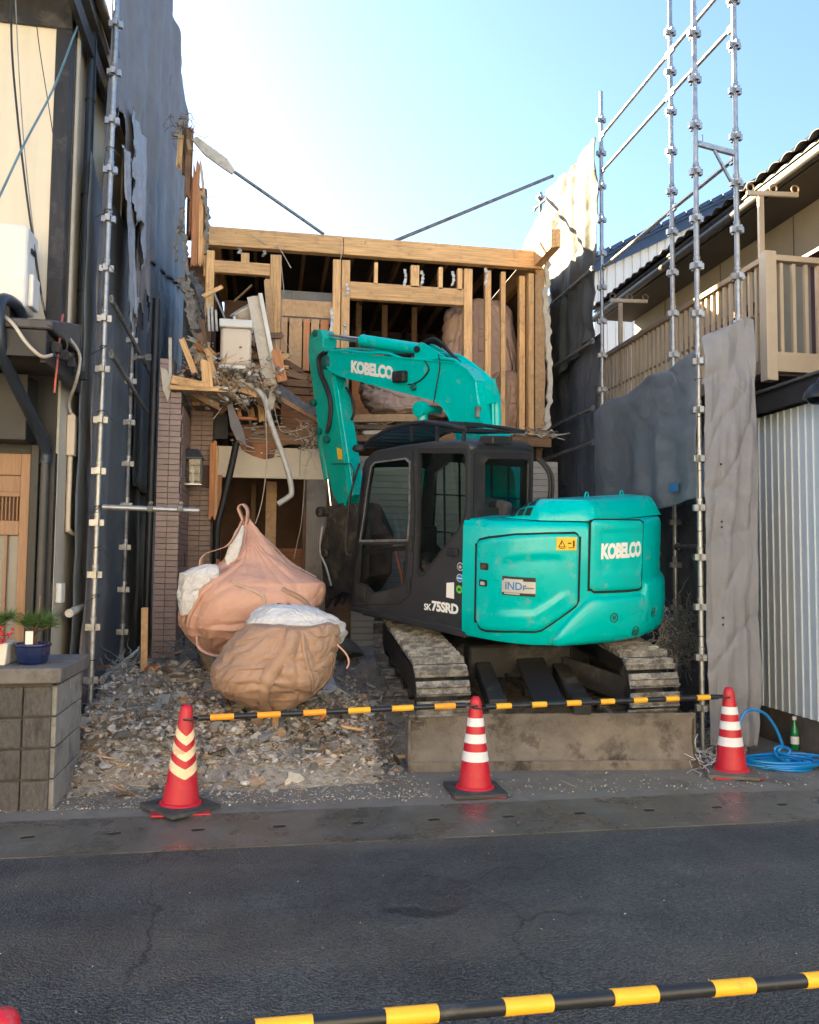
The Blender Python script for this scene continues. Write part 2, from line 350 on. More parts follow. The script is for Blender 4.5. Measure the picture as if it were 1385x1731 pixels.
mat('red_berry', (.50, .012, .022), .5, var=.25, vscale=20)
mat('bark', (.10, .07, .045), .9, var=.3, vscale=12, bump=.6)
mat('soil_black', (.012, .011, .010), .95, var=.3, vscale=30)
mat('tarp_olive', (.062, .066, .064), .62, var=.16, vscale=3, bump=.25, bscale=260, dirt=((.085, .088, .084), .3, 2.0, .35), trans=.04, wr=(1.3, .05, .4))
mat('soil', (.05, .038, .028), .95, var=.3, vscale=20, bump=.8)
mat('sack_peach', (.60, .355, .265), .62, var=.10, vscale=3, bump=.5, bscale=14, bdist=.02, dirt=((.50, .31, .215), .28, 3, .3), trans=.06, wr=(2.4, .03, .3))
mat('sack_brown', (.42, .275, .19), .62, var=.14, vscale=3, bump=.5, bscale=14, bdist=.02, dirt=((.27, .165, .11), .32, 3, .3), trans=.06, wr=(2.6, .03, .3))
mat('sack_dusty', (.50, .35, .27), .7, var=.15, vscale=3, bump=.5, bscale=14, bdist=.02, dirt=((.36, .27, .21), .32, 3, .3), wr=(2.4, .035, .3))
mat('liner_white', (.66, .67, .69), .45, var=.08, vscale=4, bump=.5, bscale=18, bdist=.02, dirt=((.46, .42, .37), .28, 3, .3), trans=.1, wr=(6, .03))
mat('rubble', (.2, .2, .2), .92, var=.25, vscale=14, vcol=True, bump=.7, bscale=70, bdist=.015, geo=True)
mat('rubble_soil', (.29, .265, .23), .95, var=.4, vscale=7, bump=1.0, bscale=26, bdist=.04, geo=True, dirt=((.36, .33, .285), .4, 2.5, .3))
mat('chunk', (.30, .285, .26), .92, var=.2, vscale=9, rnd=.3, bump=.8, bscale=45, bdist=.02, dirt=((.16, .15, .135), .3, 5, .25))
mat('slab_grey', (.27, .275, .28), .85, var=.12, vscale=9, bump=.5, bscale=80, dirt=((.18, .17, .16), .3, 5, .3))
mat('net_grey', (.19, .21, .225), .8, var=.3, vscale=9)
mat('siding_white', (.50, .565, .63), .45, var=.05, vscale=2.2, stretch=(2, 3, .22), dirt=((.34, .36, .375), .12, .9, .5))
mat('siding_pale', (.72, .71, .68), .55, var=.06, vscale=1.5)
mat('roof_blue', (.035, .062, .135), .45, var=.2, vscale=6, rnd=.15)
mat('roof_dark', (.055, .053, .055), .55, var=.25, vscale=6, rnd=.2, bump=.3, bscale=50)
mat('wall_tan', (.34, .30, .225), .8, var=.08, vscale=2, bump=.2, bscale=90, dirt=((.22, .19, .145), .15, 1.2, .4))
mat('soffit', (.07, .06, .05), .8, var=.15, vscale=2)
mat('gutter_dark', (.05, .047, .045), .5, var=.2, vscale=5)
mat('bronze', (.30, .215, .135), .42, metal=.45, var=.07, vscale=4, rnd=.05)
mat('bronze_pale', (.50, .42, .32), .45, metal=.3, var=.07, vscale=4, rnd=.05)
mat('maroon', (.07, .02, .022), .45, var=.1)
mat('foundation', (.10, .085, .07), .85, var=.3, vscale=4, bump=.5, bscale=50, dirt=((.05, .045, .04), .3, 3, .25))
mat('glass_lamp', (.6, .6, .6), .1, var=0)
glassmat('glass_cab', (.74, .80, .78), .8)
glassmat('glass_clear', (.80, .80, .78), .8)
glassmat('glass_house', (.10, .12, .14), 1.0)
M = MATS
# ------------------------------------------------------------------ ground, road, gutter
def lumber(p, q, wd, th, m, parent=None, name='timber', up=(0, 0, 1), rag=(0, 0), bevel=.003):
    """one piece of timber, length along its own X (grain); rag = broken ends (start, end)"""
    p = Vector(p); q = Vector(q); d = q-p; L_ = d.length; d = d/L_; u = Vector(up)
    if abs(d.dot(u)) > .95: u = Vector((0, 1, 0))
    y = u.cross(d).normalized(); z = d.cross(y)
    mb = MB()
    if not any(rag): mb.box((-L_/2, -wd/2, -th/2), (L_/2, wd/2, th/2))
    else:
        n = 6; vs_ = []; fs = []
        rs = random.Random(int(abs(p.x*977+p.y*331+p.z*71+L_*13)*100))
        for i in range(n+1):
            yy = -wd/2+wd*i/n
            e0 = rs.uniform(0, rag[0]) if rag[0] else 0; e1 = rs.uniform(0, rag[1]) if rag[1] else 0
            for zz in (-th/2, th/2): vs_ += [(-L_/2+e0*(1 if zz < 0 else .7), yy, zz), (L_/2-e1*(1 if zz < 0 else .6), yy, zz)]
        for i in range(n):
            a = i*4; b = a+4
            fs += [(a, b, b+1, a+1)[::-1], (a+2, b+2, b+3, a+3), (a, a+2, b+2, b)[::-1], (a+1, b+1, b+3, a+3)[::-1]]
        fs += [(0, 1, 3, 2), (n*4, n*4+2, n*4+3, n*4+1)]
        mb.add(vs_, fs)
    o = mb.build(name, m, parent, bevel=bevel)
    mw = Matrix(((d.x, y.x, z.x, 0), (d.y, y.y, z.y, 0), (d.z, y.z, z.z, 0), (0, 0, 0, 1)))
    mw.translation = (p+q)/2 - (parent.location if parent else Vector())
    o.matrix_basis = mw
    return o

Y_AS, Y_GU = 5.10, 5.74
g = MB().grid(lambda u, v: (-400+800*u, -400+800*v, -.30), 2, 2).build('ground', M['ground']); struct(g)
mb = MB()
mb.grid(lambda u, v: (-60+120*u, -40+(Y_AS-.012+40)*v, 0.0+.012*math.sin(v*3)), 60, 40)
road = struct(mb.build('asphalt_road', M['asphalt'], smooth=180))
mb = MB(); mb.grid(lambda u, v: (lerp(-14, 14, u), lerp(Y_GU+.004, 14, v), .014+.01*fbm((u*20, v*8, 0), 3)), 120, 40)
apron = struct(mb.build('concrete_apron', M['apron_concrete'], smooth=180))
# asphalt shader: aggregate speckle, dusty swathes and damp patches
def dress_asphalt():
    m = M['asphalt']; N = m.node_tree.nodes; L = m.node_tree.links; b = N['Principled BSDF']
    ge = N.new('ShaderNodeNewGeometry')
    vo = N.new('ShaderNodeTexVoronoi'); vo.inputs['Scale'].default_value = 95; L.new(ge.outputs['Position'], vo.inputs['Vector'])
    cr = N.new('ShaderNodeMapRange'); cr.inputs['From Min'].default_value = 0; cr.inputs['From Max'].default_value = 1; cr.inputs['To Min'].default_value = .5; cr.inputs['To Max'].default_value = 1.6
    sx = N.new('ShaderNodeSeparateColor'); L.new(vo.outputs['Color'], sx.inputs[0]); L.new(sx.outputs[0], cr.inputs[0])
    old = b.inputs['Base Color'].links[0].from_socket
    sc = N.new('ShaderNodeVectorMath'); sc.operation = 'SCALE'; L.new(old, sc.inputs[0]); L.new(cr.outputs[0], sc.inputs['Scale'])
    # dust swathe
    mp = N.new('ShaderNodeMapping'); mp.inputs['Rotation'].default_value = (0, 0, R(-38)); mp.inputs['Scale'].default_value = (.35, 1.3, 1); L.new(ge.outputs['Position'], mp.inputs[0])
    nz = N.new('ShaderNodeTexNoise'); nz.inputs['Scale'].default_value = 1.1; nz.inputs['Detail'].default_value = 7; L.new(mp.outputs[0], nz.inputs['Vector'])
    mr = N.new('ShaderNodeMapRange'); mr.inputs['From Min'].default_value = .5; mr.inputs['From Max'].default_value = .72; mr.inputs['To Max'].default_value = .62; L.new(nz.outputs[0], mr.inputs[0])
    mx = N.new('ShaderNodeMix'); mx.data_type = 'RGBA'; L.new(mr.outputs[0], mx.inputs[0]); L.new(sc.outputs[0], mx.inputs[6]); mx.inputs[7].default_value = (.125, .112, .092, 1)
    # old patches, hairline cracks and one damp stain
    nl = N.new('ShaderNodeTexNoise'); nl.inputs['Scale'].default_value = .55; nl.inputs['Detail'].default_value = 6; L.new(ge.outputs['Position'], nl.inputs['Vector'])
    rl = N.new('ShaderNodeMapRange'); rl.inputs['From Min'].default_value = .35; rl.inputs['From Max'].default_value = .65; rl.inputs['To Min'].default_value = .70; rl.inputs['To Max'].default_value = 1.35; L.new(nl.outputs[0], rl.inputs[0])
    s2 = N.new('ShaderNodeVectorMath'); s2.operation = 'SCALE'; L.new(mx.outputs[2], s2.inputs[0]); L.new(rl.outputs[0], s2.inputs['Scale'])
    wp_ = N.new('ShaderNodeTexNoise'); wp_.inputs['Scale'].default_value = 1.5; wp_.inputs['Detail'].default_value = 5; L.new(ge.outputs['Position'], wp_.inputs['Vector'])
    va = N.new('ShaderNodeVectorMath'); va.operation = 'MULTIPLY_ADD'; va.inputs[1].default_value = (.8, .8, 0); L.new(wp_.outputs['Color'], va.inputs[0]); L.new(ge.outputs['Position'], va.inputs[2])
    ve = N.new('ShaderNodeTexVoronoi'); ve.feature = 'DISTANCE_TO_EDGE'; ve.inputs['Scale'].default_value = .55; L.new(va.outputs[0], ve.inputs['Vector'])
    rc = N.new('ShaderNodeMapRange'); rc.inputs['From Min'].default_value = .0015; rc.inputs['From Max'].default_value = .005; rc.inputs['To Min'].default_value = .35; L.new(ve.outputs['Distance'], rc.inputs[0])
    mk = N.new('ShaderNodeMapRange'); mk.inputs['From Min'].default_value = .45; mk.inputs['From Max'].default_value = .55; L.new(nl.outputs[0], mk.inputs[0])
    mm = N.new('ShaderNodeMath'); mm.operation = 'MAXIMUM'; L.new(rc.outputs[0], mm.inputs[0]); L.new(mk.outputs[0], mm.inputs[1])
    st = P(702, 1546, Z=0); sv = N.new('ShaderNodeVectorMath'); sv.operation = 'SUBTRACT'; L.new(va.outputs[0], sv.inputs[0]); sv.inputs[1].default_value = (st.x+.4, st.y+.4, 0)
    sq = N.new('ShaderNodeVectorMath'); sq.operation = 'MULTIPLY'; L.new(sv.outputs[0], sq.inputs[0]); sq.inputs[1].default_value = (7, 16, 0)
    sl_n = N.new('ShaderNodeVectorMath'); sl_n.operation = 'LENGTH'; L.new(sq.outputs[0], sl_n.inputs[0])
    sr_n = N.new('ShaderNodeMapRange'); sr_n.inputs['From Min'].default_value = .8; sr_n.inputs['From Max'].default_value = 1.2; sr_n.inputs['To Min'].default_value = .35; L.new(sl_n.outputs['Value'], sr_n.inputs[0])
    m3 = N.new('ShaderNodeMath'); m3.operation = 'MULTIPLY'; L.new(mm.outputs[0], m3.inputs[0]); L.new(sr_n.outputs[0], m3.inputs[1])
    s3 = N.new('ShaderNodeVectorMath'); s3.operation = 'SCALE'; L.new(s2.outputs[0], s3.inputs[0]); L.new(m3.outputs[0], s3.inputs['Scale'])
    L.new(s3.outputs[0], b.inputs['Base Color'])
    n2 = N.new('ShaderNodeTexNoise'); n2.inputs['Scale'].default_value = .9; n2.inputs['Detail'].default_value = 5; L.new(ge.outputs['Position'], n2.inputs['Vector'])
    m2 = N.new('ShaderNodeMapRange'); m2.inputs['From Min'].default_value = .35; m2.inputs['From Max'].default_value = .65; m2.inputs['To Min'].default_value = .38; m2.inputs['To Max'].default_value = .75; L.new(n2.outputs[0], m2.inputs[0])
    L.new(m2.outputs[0], b.inputs['Roughness'])
    # aggregate relief
    bp = [n for n in N if n.type == 'BUMP'][0]
    v2 = N.new('ShaderNodeTexVoronoi'); v2.inputs['Scale'].default_value = 80; L.new(ge.outputs['Position'], v2.inputs['Vector'])
    iv = N.new('ShaderNodeMath'); iv.operation = 'SUBTRACT'; iv.inputs[0].default_value = 1; L.new(v2.outputs['Distance'], iv.inputs[1])
    L.new(iv.outputs[0], bp.inputs['Height']); bp.inputs['Strength'].default_value = 1.0; bp.inputs['Distance'].default_value = .016
dress_asphalt()
# gutter of pre-cast covers, each with its lifting hole
gut = MB().box((-14, Y_AS-.01, -.28), (14, Y_GU+.002, -.26)).build('street_gutter', M['gutter_concrete']); struct(gut)
holes = [P(x, y, Z=0) for x, y in ((46,1416),(195,1409),(334,1403),(470,1397),(601,1390),(728,1384),(854,1379),(973,1374),(1090,1368),(1205,1363),(1318,1358))]
step = (holes[-1].x-holes[0].x)/10; hx0 = holes[0].x
def cover_mesh():
    W = step-.0006; y0, y1 = Y_AS+.002, Y_GU-.002; hy = 5.47
    outer = [(-W/2, y0), (W/2, y0), (W/2, y1), (-W/2, y1)]
    hole = rpoly([(-.040, hy-.030), (.045, hy-.020), (.040, hy+.030), (-.045, hy+.022)], .02, 2)
    mb = MB(); mb.plate(outer, [hole], 0, 1, lambda u, v, t: (u, v, lerp(-.12, .004+.016*((v-y0)/(y1-y0))-.012*math.sin(math.pi*(v-y0)/(y1-y0)), t)))
    return mb
proto = cover_mesh().build('gutter_cover', M['gutter_concrete'], gut)
for i in range(-22, 34):
    o = proto if i == -22 else inst(proto, gut)
    if i == -22: slot = MB().box((-.05, 5.435, -.08), (.05, 5.505, -.001)).build('slot_dirt', M['soil_black'], o)
    else: inst(slot, o)
    o.location = (hx0+step*i, 0, random.uniform(-.0005, .0005))
# scattered grit along the kerb: too small to count
mb = MB(); rs = random.Random(3)
def chunk(mb, c, s, rs, flat=1.0, col=None):
    if col is not None: mb.cur = col
    ico = [(0,0,1),(.89,0,.45),(.28,.85,.45),(-.72,.53,.45),(-.72,-.53,.45),(.28,-.85,.45),(.72,.53,-.45),(-.28,.85,-.45),(-.89,0,-.45),(-.28,-.85,-.45),(.72,-.53,-.45),(0,0,-1)]
    fs = [(0,1,2),(0,2,3),(0,3,4),(0,4,5),(0,5,1),(1,6,2),(2,7,3),(3,8,4),(4,9,5),(5,10,1),(6,7,2),(7,8,3),(8,9,4),(9,10,5),(10,6,1),(11,7,6),(11,8,7),(11,9,8),(11,10,9),(11,6,10)]
    e = Euler((rs.uniform(-.5, .5), rs.uniform(-.5, .5), rs.uniform(0, 6.3))).to_matrix()
    sx, sy = rs.uniform(.6, 1.3), rs.uniform(.5, 1.1)
    vs_ = [Vector(c)+e @ Vector((p[0]*s*sx*rs.uniform(.7, 1.2), p[1]*s*sy*rs.uniform(.7, 1.2), p[2]*s*flat*rs.uniform(.6, 1.2))) for p in ico]
    mb.add(vs_, fs)
def grey(rs):
    k = rs.random()
    if k < .70: t = rs.uniform(.22, .50); return (t, t*.93, t*.83)
    if k < .84: t = rs.uniform(.50, .68); return (t, t*.95, t*.88)
    if k < .95: t = rs.uniform(.15, .38); return (t*1.2, t*.84, t*.55)
    t = rs.uniform(.05, .12); return (t, t*.95, t*.9)
for i in range(1700):
    x = rs.uniform(-2.0, 1.2); y = 5.95+rs.random()**2*.7; chunk(mb, (x, y, .020), rs.uniform(.002, .009), rs, .5, grey(rs))
for i in range(900):
    x = rs.uniform(-3, 6.5); y = 5.85+abs(rs.gauss(0, .35))
    chunk(mb, (x, y, .022), rs.uniform(.003, .011), rs, .6, grey(rs))
for i in range(160):
    x = rs.uniform(-3, 5); y = rs.uniform(1.8, 5.8); chunk(mb, (x, y, .006), rs.uniform(.002, .006), rs, .6, grey(rs) if rs.random() < .6 else (.6, .58, .55))
tag(mb.build('grit', M['rubble']), 'loose grit and crumbs strewn over kerb and road', 'grit', kind='stuff')

# ------------------------------------------------------------------ left neighbour: block wall and pots
BX, BY = P(85, 1372, Z=0).x, P(85, 1372, Z=0).y
bt = .86
t = thing('block_wall', 'low garden wall of split faced concrete blocks with slab cap', 'wall', (BX, BY, 0))
core = MB().box((-3.2, .02, -.03), (-.02, .78, bt)).build('wall_core', M['grout'], t)
front = MB().box((-.19, -.02, -.085), (.19, .02, .085)).build('block', M['block_brown'], t, bevel=.012, seg=2)
first = True
hgt = [.0, .21, .42, .63]
for j in range(4):
    for i in range(9):
        zc = .105+.21*j
        w_ = .185
        o = front if first else inst(front, t); first = False
        o.scale = ((w_-.008)/.38, 1, .2/.17); o.location = (-.19/2-.012-i*w_, .012+random.uniform(-.004, .004), zc)
side = MB().box((-.02, -.19, -.085), (.02, .19, .085)).build('side_block', M['block_grey'], t, bevel=.008, seg=2)
first = True
for j in range(4):
    for i in range(2):
        o = side if first else inst(side, t); first = False
        o.scale = (1, .385/.38, .2/.17); o.location = (-.008, .21+i*.39, .105+.21*j)
for i in range(5):
    MB().box((-.045-.395-i*.4+.05+.41, -.035, bt+.001), (-.05-i*.4+.05+.385-.33+.33-.0, .82, bt+.10)) if False else None
capw = .62
for i in range(5):
    MB().box((.05-capw*(i+1)+.006, -.05, bt+.002), (.05-capw*i, .83, bt+.105)).build('cap_slab', M['cap_grey'], t, bevel=.012, seg=2)

def pot_with_pine(px, py, label, potm, w_, h_, tuft, name, seed, berries=False, square=False):
    p = P(px, py, Z=bt+.105); p.y = max(p.y, BY+.1)
    p = P(px, py, Y=BY+.22); p.z = bt+.107
    t = thing(name, label, 'potted plant', p)
    if square:
        mb = MB(); mb.add([(-w_/2*.86, -w_/2*.86, 0), (w_/2*.86, -w_/2*.86, 0), (w_/2*.86, w_/2*.86, 0), (-w_/2*.86, w_/2*.86, 0), (-w_/2, -w_/2, h_), (w_/2, -w_/2, h_), (w_/2, w_/2, h_), (-w_/2, w_/2, h_)],
            [(0,3,2,1),(4,5,6,7),(0,1,5,4),(1,2,6,5),(2,3,7,6),(3,0,4,7)]); mb.build('pot', M[potm], t, bevel=.008, seg=2)
    else:
        MB().lathe([(w_*.36, 0), (w_*.43, h_*.12), (w_*.475, h_*.5), (w_*.49, h_*.84), (w_*.53, h_*.87), (w_*.53, h_*.99), (w_*.47, h_), (w_*.45, h_*.9)], 8 if not square else 4).build('pot', M[potm], t, smooth=35, bevel=.006, seg=2)
        for k in range(4):
            a = k*math.pi/2+.4; MB().box((math.cos(a)*w_*.27-.02, math.sin(a)*w_*.27-.02, -.012), (math.cos(a)*w_*.27+.02, math.sin(a)*w_*.27+.02, .004)).build('foot', M[potm], t)
    MB().lathe([(.001, h_*.9), (w_*.43, h_*.88)], 16, cap=False).build('soil', M['soil'], t)
    rs = random.Random(seed)
    tr = MB(); tips = []
    tr.tube(catmull([(0, 0, h_*.85), (.02, .01, h_+.06), (-.01, 0, h_+.12)], 4), [.014]*8+[.010], 6)
    for k in range(tuft):
        a = rs.uniform(0, 6.28); r = rs.uniform(.03, w_*.62); z = h_+rs.uniform(.08, .17)
        q = Vector((math.cos(a)*r, math.sin(a)*r*.8, z)); tips.append(q); tr.tube([(0, 0, h_+rs.uniform(.03, .1)), q], [.006, .004], 5)
    tr.build('trunk', M['bark'], t)
    nb = MB()
    for q in tips:
        for k in range(85):
            d = Vector((rs.gauss(0, 1), rs.gauss(0, 1), abs(rs.gauss(.7, .8)))).normalized(); l = rs.uniform(.06, .125)
            s_ = d.cross(Vector((rs.random(), rs.random(), rs.random()))).normalized()*.0011
            b = q+d*.01; m_ = b+d*l*.6+Vector((0, 0, -.002)); e = b+d*l+Vector((0, 0, -.012))
            nb.add([b-s_, b+s_, m_+s_*.9, e, m_-s_*.9], [(0, 1, 2, 3, 4)])
    nb.build('needles', M['needle'], t)
    if berries:
        rb = MB()
        for k in range(70):
            chunk(rb, (rs.gauss(0, w_*.24), -w_*.35+rs.gauss(0, .05), h_+rs.uniform(-.005, .11)), rs.uniform(.010, .018), rs)
        rb.build('red_flowers', M['red_berry'], t, smooth=180)
    else:
        MB().box((-.02, -w_*.46, h_), (.03, -w_*.45, h_+.09)).build('plant_tag', M['white_plastic'], t)
        MB().tube([(.02, .03, h_*.8), (.03, .03, h_+.33)], .004, 5).build('stake', M['door_wood'], t)
    return t
pot_with_pine(54, 1120, 'pine bonsai in glossy navy glazed pot on the block wall', 'pot_navy', .245, .145, 13, 'potted_pine', 4)
pot_with_pine(-12, 1120, 'pine with red blossoms in white pot on the block wall', 'pot_white', .26, .155, 11, 'potted_pine', 9, True, True)

# ------------------------------------------------------------------ left neighbour: house
LX, LY = -1.78, 7.30
house = thing('neighbour_house', 'old two storey house with cream plaster and black corner timbers', 'house', (LX, LY, 0))
def hp(x, y, z): return (x-LX, y-LY, z)
def hbox(name, m, lo, hi, parent=house, bevel=0): return MB().box(hp(*lo), hp(*hi)).build(name, M[m], parent, bevel=bevel)
hbox('front_wall', 'cream_stucco', (-9, LY, 3.55), (-1.90, LY+.12, 6.55))
hbox('unseen_front_wall', 'black_paint', (-9, LY+.02, 0), (-2.93, LY+.10, 2.6))  # unseen wall added to block sun shining through the house onto the road
hbox('unseen_side_wall', 'cream_stucco', (-9.1, LY, 0), (-9.0, 17, 6.6))  # unseen end wall, added to keep sun out of the hollow house
hbox('side_wall', 'beige_smooth', (LX-.10, LY+.06, 0), (LX, 17, 3.35))
hbox('upper_side_wall', 'beige_panel', (LX-.10, LY+.13, 3.35), (LX-.012, 17, 6.75))
hbox('back_wall', 'cream_stucco', (-9, 16.9, 0), (LX-.1, 17, 6.6))
hbox('corner_post', 'dark_timber', (-1.905, LY-.02, 3.3), (LX+.004, LY+.125, 6.6), bevel=.008)
hbox('fascia_beam', 'dark_timber', (-9, LY-.035, 6.30), (-1.77, LY-.004, 6.56), bevel=.006)
for y in (8.05, 8.95, 9.85, 10.75, 11.65): hbox('wall_batten', 'beige_smooth', (LX-.02, y-.02, 3.4), (LX+.006, y+.02, 6.7))
hbox('corner_flashing', 'beige_smooth', (LX+.008, LY+.17, 3.5), (LX+.03, LY+.22, 6.55))
hbox('soffit', 'gypsum', (-9, 6.72, 6.56), (-1.74, 17, 6.597))
rf = MB().add([hp(-9, 6.62, 6.60), hp(-1.64, 6.62, 6.60), hp(-1.74, 17.4, 6.60), hp(-9, 17.4, 6.60), hp(-9, 6.62, 6.78), hp(-1.64, 6.62, 6.78), hp(-1.74, 17.4, 6.78), hp(-9, 17.4, 6.78), hp(-6, 9, 8.3), hp(-6, 15, 8.3)],
     [(0,3,2,1),(0,1,5,4),(1,2,6,5),(2,3,7,6),(3,0,4,7),(4,5,8),(5,6,9,8),(6,7,9),(7,4,8,9)]).build('roof', M['roof_dark'], house)
MB().tube([hp(-1.60, 6.6, 6.74), hp(-1.60, 8.3, 6.74)], .05, 10).build('eave_gutter', M['brown_pvc'], house, smooth=50)
MB().bar(hp(-1.71, 6.8, 6.42), hp(-1.71, 8.6, 6.42), .05, .16).build('verge_board', M['dark_timber'], house)
dp = [P(142, 22, X=-1.66), P(134, 60, X=-1.67), P(130, 110, X=-1.70)]
p0 = P(127, 200, X=-1.715); p1 = P(120, 545, X=-1.715)
mb = MB(); mb.tube([hp(p0.x, 7.78, 6.62), hp(p0.x, 7.78, 3.5)], .042, 12); mb.build('downpipe', M['slate_pipe'], house, smooth=50)
for z in (4.15, 5.05, 5.95):
    MB().lathe([(.047, -.012), (.049, 0), (.047, .012)], 12, hp(p0.x, 7.78, z)).build('pipe_bracket', M['black_paint'], house, smooth=40)
# porch roof over the entrance
Z0 = 3.43
MB().add([hp(-9, 6.38, Z0-.02), hp(-1.62, 6.38, Z0-.02), hp(-1.62, 7.3, Z0-.02+.05), hp(-9, 7.3, Z0+.03), hp(-9, 6.38, Z0+.05), hp(-1.62, 6.38, Z0+.05), hp(-1.62, 7.3, Z0+.28), hp(-9, 7.3, Z0+.28)],
   [(0,3,2,1),(4,5,6,7),(0,1,5,4),(1,2,6,5),(2,3,7,6),(3,0,4,7)]).build('porch_roof', M['roof_dark'], house, bevel=.01)
hbox('porch_fascia', 'black_paint', (-9, 6.40, 3.20), (-1.66, 6.45, Z0-.022), bevel=.006)
hbox('porch_end_board', 'black_paint', (-1.72, 6.46, 3.17), (-1.67, 7.6, Z0-.022), bevel=.006)
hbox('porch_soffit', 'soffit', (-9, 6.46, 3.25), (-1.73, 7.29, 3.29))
for k in range(5): hbox('rafter_end', 'dark_timber', (-1.665, 6.55+k*.24, 3.28), (-1.60, 6.61+k*.24, 3.36), bevel=.004)
hbox('lintel_box', 'black_paint', (-9, 7.02, 2.66), (-1.95, 7.29, 3.2), bevel=.006)
hbox('entrance_wall', 'black_paint', (-9, LY+.02, 2.58), (-1.80, LY+.10, 3.3))
hbox('door_post', 'black_paint', (-1.968, LY-.06, 0), (-1.90, LY+.1, 2.66), bevel=.006)
hbox('corner_wall', 'black_paint', (-1.899, LY-.01, 0), (-1.785, LY+.1, 2.6), bevel=.004)
MB().tube([hp(-1.855, LY-.05, 2.62), hp(-1.855, LY-.05, .3)], .034, 10).build('drainpipe', M['gutter_dark'], house, smooth=50)
e = [P(52, 545, Y=6.6), P(50, 600, Y=6.55), P(58, 650, Y=6.75), P(74, 690, Y=7.2)]
e = [Vector((-1.98, 6.9, 3.62)), Vector((-1.98, 6.75, 3.68)), Vector((-1.99, 6.42, 3.62)), Vector((-1.985, 6.36, 3.40)), Vector((-1.96, 6.5, 3.15)), Vector((-1.86, 7.18, 2.68)), Vector((-1.855, LY-.05, 2.5))]
MB().tube([hp(*p) for p in catmull(e, 5)], .045, 12).build('drain_elbow', M['slate_pipe'], house, smooth=60)
# lattice sliding door
door = MB().box(hp(-4.0, LY+.0, .1), hp(-1.97, LY+.05, .18)).build('lattice_door', M['door_wood'], house)
def dbox(n, m, lo, hi):
    lo = (lo[0]+.13, lo[1], lo[2]); hi = (hi[0]+.13, hi[1], hi[2]); return MB().box(hp(*lo), hp(*hi)).build(n, M[m], door, bevel=.003)
for (a, b) in ((-2.18, -2.10), (-3.05, -2.97)): dbox('stile', 'door_wood', (a, LY-.02, .181), (b, LY+.05, 2.58))
for (a, b) in ((2.40, 2.58), (1.90, 2.02)): dbox('rail', 'door_wood', (-2.968, LY-.012, a), (-2.182, LY+.045, b))
dbox('panel', 'door_wood', (-2.968, LY+.012, 2.26), (-2.182, LY+.03, 2.399))
dbox('top_rail', 'door_wood', (-2.968, LY-.01, 2.22), (-2.182, LY+.04, 2.258))
dbox('glass', 'frosted', (-2.968, LY+.03, .2), (-2.182, LY+.04, 1.899))
dbox('backing', 'interior_brown', (-2.968, LY+.035, 2.021), (-2.182, LY+.042, 2.219))
for k in range(26): dbox('slat', 'door_wood', (-2.20-k*.0295-.009, LY-.004, 2.021), (-2.20-k*.0295+.002, LY+.02, 2.219))
for k in range(8): dbox('slat', 'door_wood', (-2.28-k*.088-.011, LY-.006, .182), (-2.28-k*.088+.011, LY+.025, 1.899))
# conduit, switch box, blue-white drain stub on the side wall
q = P(108, 705, X=LX+.03); zt = P(107, 660, X=LX+.03)
cd = [hp(LX+.028, 7.66, 3.0), hp(LX+.028, 7.66, 2.05), hp(LX+.035, 7.68, 1.96), hp(LX+.06, 7.78, 1.93)]
MB().tube(catmull(cd, 5), .022, 8).build('conduit', M['ivory_plastic'], house, smooth=60)
hbox('conduit_box', 'ivory_plastic', (LX+.004, 7.60, 2.62), (LX+.07, 7.70, 2.98), bevel=.006)
hbox('switch_box', 'white_plastic', (LX+.002, 7.42, 1.33), (LX+.05, 7.56, 1.50), bevel=.008)
MB().tube(catmull([hp(LX+.03, 7.62, 3.0), hp(LX+.04, 7.5, 3.08), hp(LX+.16, 7.2, 3.2), hp(LX+.20, 7.1, 3.4), hp(LX+.12, 6.9, 3.52), hp(LX+.0, 6.8, 3.55)], 6), .013, 6).build('white_cable', M['white_pvc'], house, smooth=60)
MB().tube(catmull([hp(-1.74, 7.1, 3.62), hp(-1.66, 6.85, 3.66), hp(-1.64, 6.7, 3.45), hp(-1.67, 6.72, 3.0)], 6), .008, 6).build('red_cable', M['wire_red'], house, smooth=60)
pp = [P(82, 1055, X=LX+.12), P(133, 1042, X=LX+.05)]
MB().tube([hp(-1.66, 7.42, 1.245), hp(-1.69, 8.4, 1.29)], .036, 12).build('drain_stub', M['white_pvc'], house, smooth=50)

# air conditioner standing on the porch roof
ac = thing('air_conditioner', 'dusty white air conditioner unit standing on the black porch roof', 'air conditioner', (-2.34, 6.92, 3.62))
MB().box((-.42, -.17, .05), (.42, .15, .72)).build('casing', M['white_plastic'], ac, bevel=.035, seg=3)
for x in (-.3, .26): MB().box((x, -.2, -.14), (x+.06, .18, .052)).build('foot', M['black_rubber'], ac, bevel=.004)
MB().box((.421, -.11, .08), (.46, .08, .34)).build('valve_cover', M['white_plastic'], ac, bevel=.012, seg=2)
MB().box((.421, -.08, .52), (.435, .02, .56)).build('hand_grip', M['black_rubber'], ac, bevel=.004)
gr = MB()
for r_ in (.06, .11, .16, .21, .25): gr.lathe([(r_-.004, -.178), (r_+.004, -.178), (r_+.004, -.170), (r_-.004, -.170)], 28, (-.12, 0, .39), 'y', cap=False)
gr.build('fan_grille', M['wire_dark'], ac)
